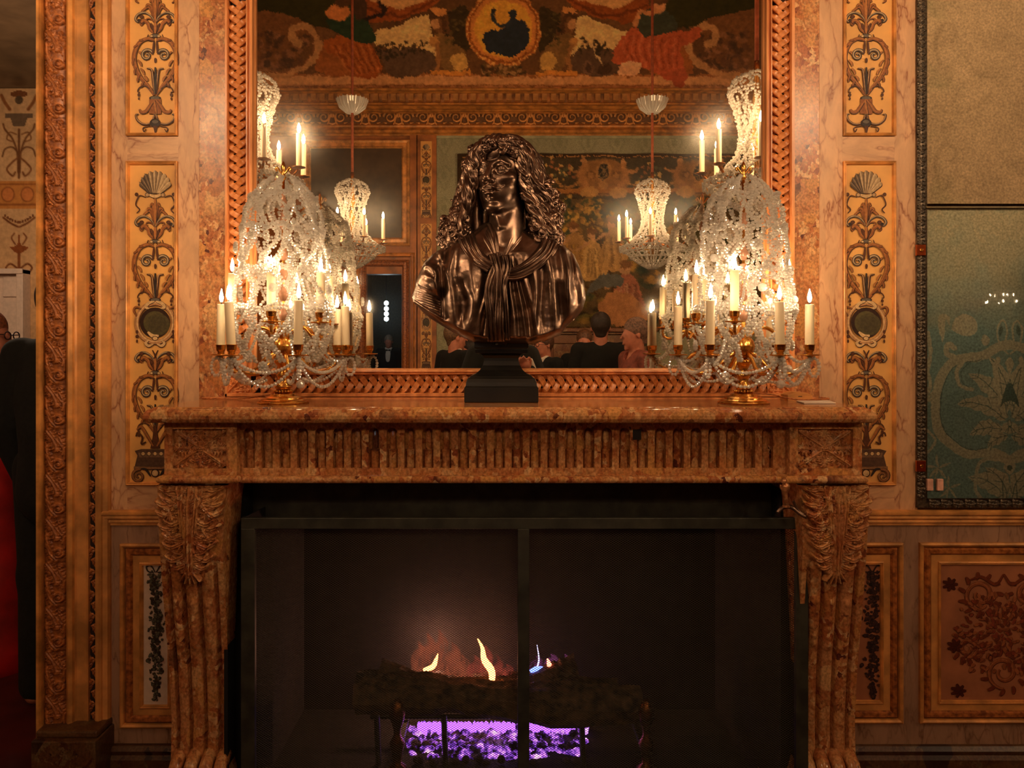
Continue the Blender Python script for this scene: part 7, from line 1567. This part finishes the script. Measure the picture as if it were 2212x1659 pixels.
# ================================================================ the next room beyond the left doorway
AD = -3.5
nr_ = sroot('wall_next_room'); 
nc = Canvas(-330, 100, 150, 1190, 2, (206, 160, 112)); nc.poly([(-330, 150), (100, 150), (100, 192), (-330, 192)], (60, 44, 26)); nc.noise(.1, 40, 3)
def ncm(x0, fn, pts, *a, **k):
    for f in (0, 1): fn([(2*x0-x if f else x, y) for x, y in pts], *a, **k)
for x0 in (41, -61, -163, -265):
    nc.spoly([(x0-18, 200), (x0-6, 196), (x0+6, 196), (x0+18, 200), (x0+14, 208), (x0-14, 208)], (120, 72, 40)); nc.ell(x0, 216, 9, 9, (92, 72, 50)); nc.poly([(x0-30, 246), (x0+30, 246), (x0+30, 256), (x0+18, 256), (x0+12, 274), (x0-12, 274), (x0-18, 256), (x0-30, 256)], (112, 88, 66))
    ncm(x0, nc.line, [(x0+2, 372), (x0+4, 330), (x0+14, 300), (x0+30, 280), (x0+34, 268)], 4, (120, 76, 42)); ncm(x0, nc.line, [(x0+2, 330), (x0+14, 318), (x0+30, 322), (x0+36, 338)], 3.4, (110, 70, 40)); ncm(x0, nc.line, [(x0+2, 340), (x0+16, 352), (x0+26, 366), (x0+14, 380), (x0+8, 372)], 4, (130, 80, 44)); ncm(x0, nc.line, [(x0+20, 236), (x0+30, 222), (x0+38, 206)], 7, (140, 86, 46)); ncm(x0, nc.line, [(x0+6, 290), (x0+20, 286), (x0+26, 300), (x0+14, 306)], 3, (130, 84, 48)); nc.line([(x0, 280), (x0, 384)], 5, (110, 68, 38))
    nc.poly([(x0-51, 392), (x0+51, 392), (x0+51, 452), (x0-51, 452)], (196, 126, 62)); nc.line([(x0-51, 398), (x0+51, 398)], 3, (150, 86, 40)); nc.line([(x0-51, 442), (x0+51, 442)], 4, (150, 86, 40)); nc.ell(x0-24, 420, 15, 17, (150, 88, 44)); nc.ell(x0-24, 420, 12, 14, (206, 124, 66)); nc.ell(x0+18, 420, 15, 17, (150, 88, 44)); nc.ell(x0+18, 420, 12, 14, (206, 124, 66))
    ncm(x0, nc.line, [(x0+2, 490), (x0+18, 482), (x0+34, 470)], 4, (116, 66, 34)); nc.spoly([(x0-20, 534), (x0-4, 528), (x0, 500), (x0+4, 528), (x0+20, 534), (x0+6, 546), (x0-6, 546)], (140, 76, 36)); ncm(x0, nc.line, [(x0+8, 528), (x0+16, 514), (x0+10, 504)], 3, (120, 66, 34)); ncm(x0, nc.line, [(x0+3, 580), (x0+18, 570), (x0+28, 578), (x0+24, 586)], 4, (116, 66, 34)); nc.line([(x0, 546), (x0, 584)], 6, (130, 70, 34))
    for j in range(12): a = j/11; nc.ell(x0-30+60*a, 466+14*math.sin(PI*a), 2.6, 3.2, (120, 72, 42))
s6 = (DIST-AD)/F_PX
obj('painted_wall', nc.mesh('painted_wall', lambda X, Y: np.stack([(X-PX0)*s6, np.full(X.shape, -AD), np.maximum(0, CAMZ+(PY0-Y)*s6)], -1)), MAT['fresco'], nr_)
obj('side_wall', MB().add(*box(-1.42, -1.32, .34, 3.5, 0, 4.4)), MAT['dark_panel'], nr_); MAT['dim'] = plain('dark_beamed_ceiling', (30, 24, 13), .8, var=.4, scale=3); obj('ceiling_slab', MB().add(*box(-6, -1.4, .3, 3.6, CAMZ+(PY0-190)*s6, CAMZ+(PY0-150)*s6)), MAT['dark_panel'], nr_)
dw = sroot('door_2'); WP = MAT['white_paint']
def ndoor(name, a, b, c_, e, d0, d1, par=dw): return obj(name, MB().add(*box((a-PX0)*s6, (b-PX0)*s6, -AD-d1, -AD-d0, max(0, CAMZ+(PY0-e)*s6), CAMZ+(PY0-c_)*s6)), WP, par, bevel=.004)
ndoor('door_frame', 52, 66, 584, 1180, 0, .10); ndoor('door_frame', -80, -66, 584, 1180, 0, .10); ndoor('door_head', -80, 66, 583, 594, 0, .11); lf = ndoor('door_leaf', -66, 52, 594, 1180, 0, .03)
for (a, b) in ((-58, -34), (-26, 4), (14, 46)):
    for (c_, e) in ((598, 642), (652, 860), (880, 1120)): ndoor('door_panel', a, b, c_, e, .03, .045, lf)
point('next_room_lamp', (-3.0, 1.9, 2.5), 17, .25, (1, .72, .48))
lt = thing('ceiling_lamp', 'small round lamp above the next room, out of sight', 'lamp', (-3.0, 1.6, 3.3)); obj('lamp_bowl', MB().add(*lathe([(.0004, -.05), (.08, -.04), (.12, 0), (.0004, .01)], 20, (-3, 1.6, 3.3))), MAT['wax'], lt)  # lamp bowl has no emission of its own
# candelabrum across the room that shows up reflected in the clear sheet
ped = thing('torchere_stand', 'tall gilt torchere stand across the room carrying a crystal candelabrum', 'stand', (5.65, -6.2, 0))
obj('stand_shaft', MB().add(*lathe([(.22, 0), (.22, .05), (.12, .12), (.06, .3), (.05, .9), (.09, 1.2), (.05, 1.4), (.08, 1.62), (.20, 1.70), (.20, 1.74), (.0004, 1.74)], 24, (5.65, -6.2, 0))), MAT['gilt'], ped, smooth=True)
src = [o for o in COL.objects if o.name.startswith('candelabrum') and o.parent is None][0]
cc_ = clone(src); cc_.location = (5.65, -6.2, 1.742); cc_.scale = (.8,)*3; cc_['label'] = 'crystal candelabrum on the gilt stand across the room, faintly reflected in the clear sheet'; cc_['group'] = ''
del cc_['group']
for i, o in enumerate([o for o in list(COL.objects) if o.name.startswith('candle') and not o.name.startswith('candelab') and o.get('group') == GL]):
    n = clone(o); n.location = (5.65+(o.location[0]-cxl)*.8, -6.2+(o.location[1]+.24)*.8, 1.742+(o.location[2]-SH)*.8); n.scale = (.8, .8, .8); n['label'] = o['label'].replace('lit cream ', '').replace('of the left candelabrum', 'of the distant candelabrum across the room').replace(', nearest the mirror at its right', '').replace(', nearest its gold ball', '').replace(' hidden among the beads', ' among beads'); n['group'] = 'lit candles on the distant candelabrum'
point('reflection_room_fill', (-2.3, -9.6, 3.0), 13, .05, (.85, .93, 1.0), None)  # unseen fill light above the opening, added to light the waiter
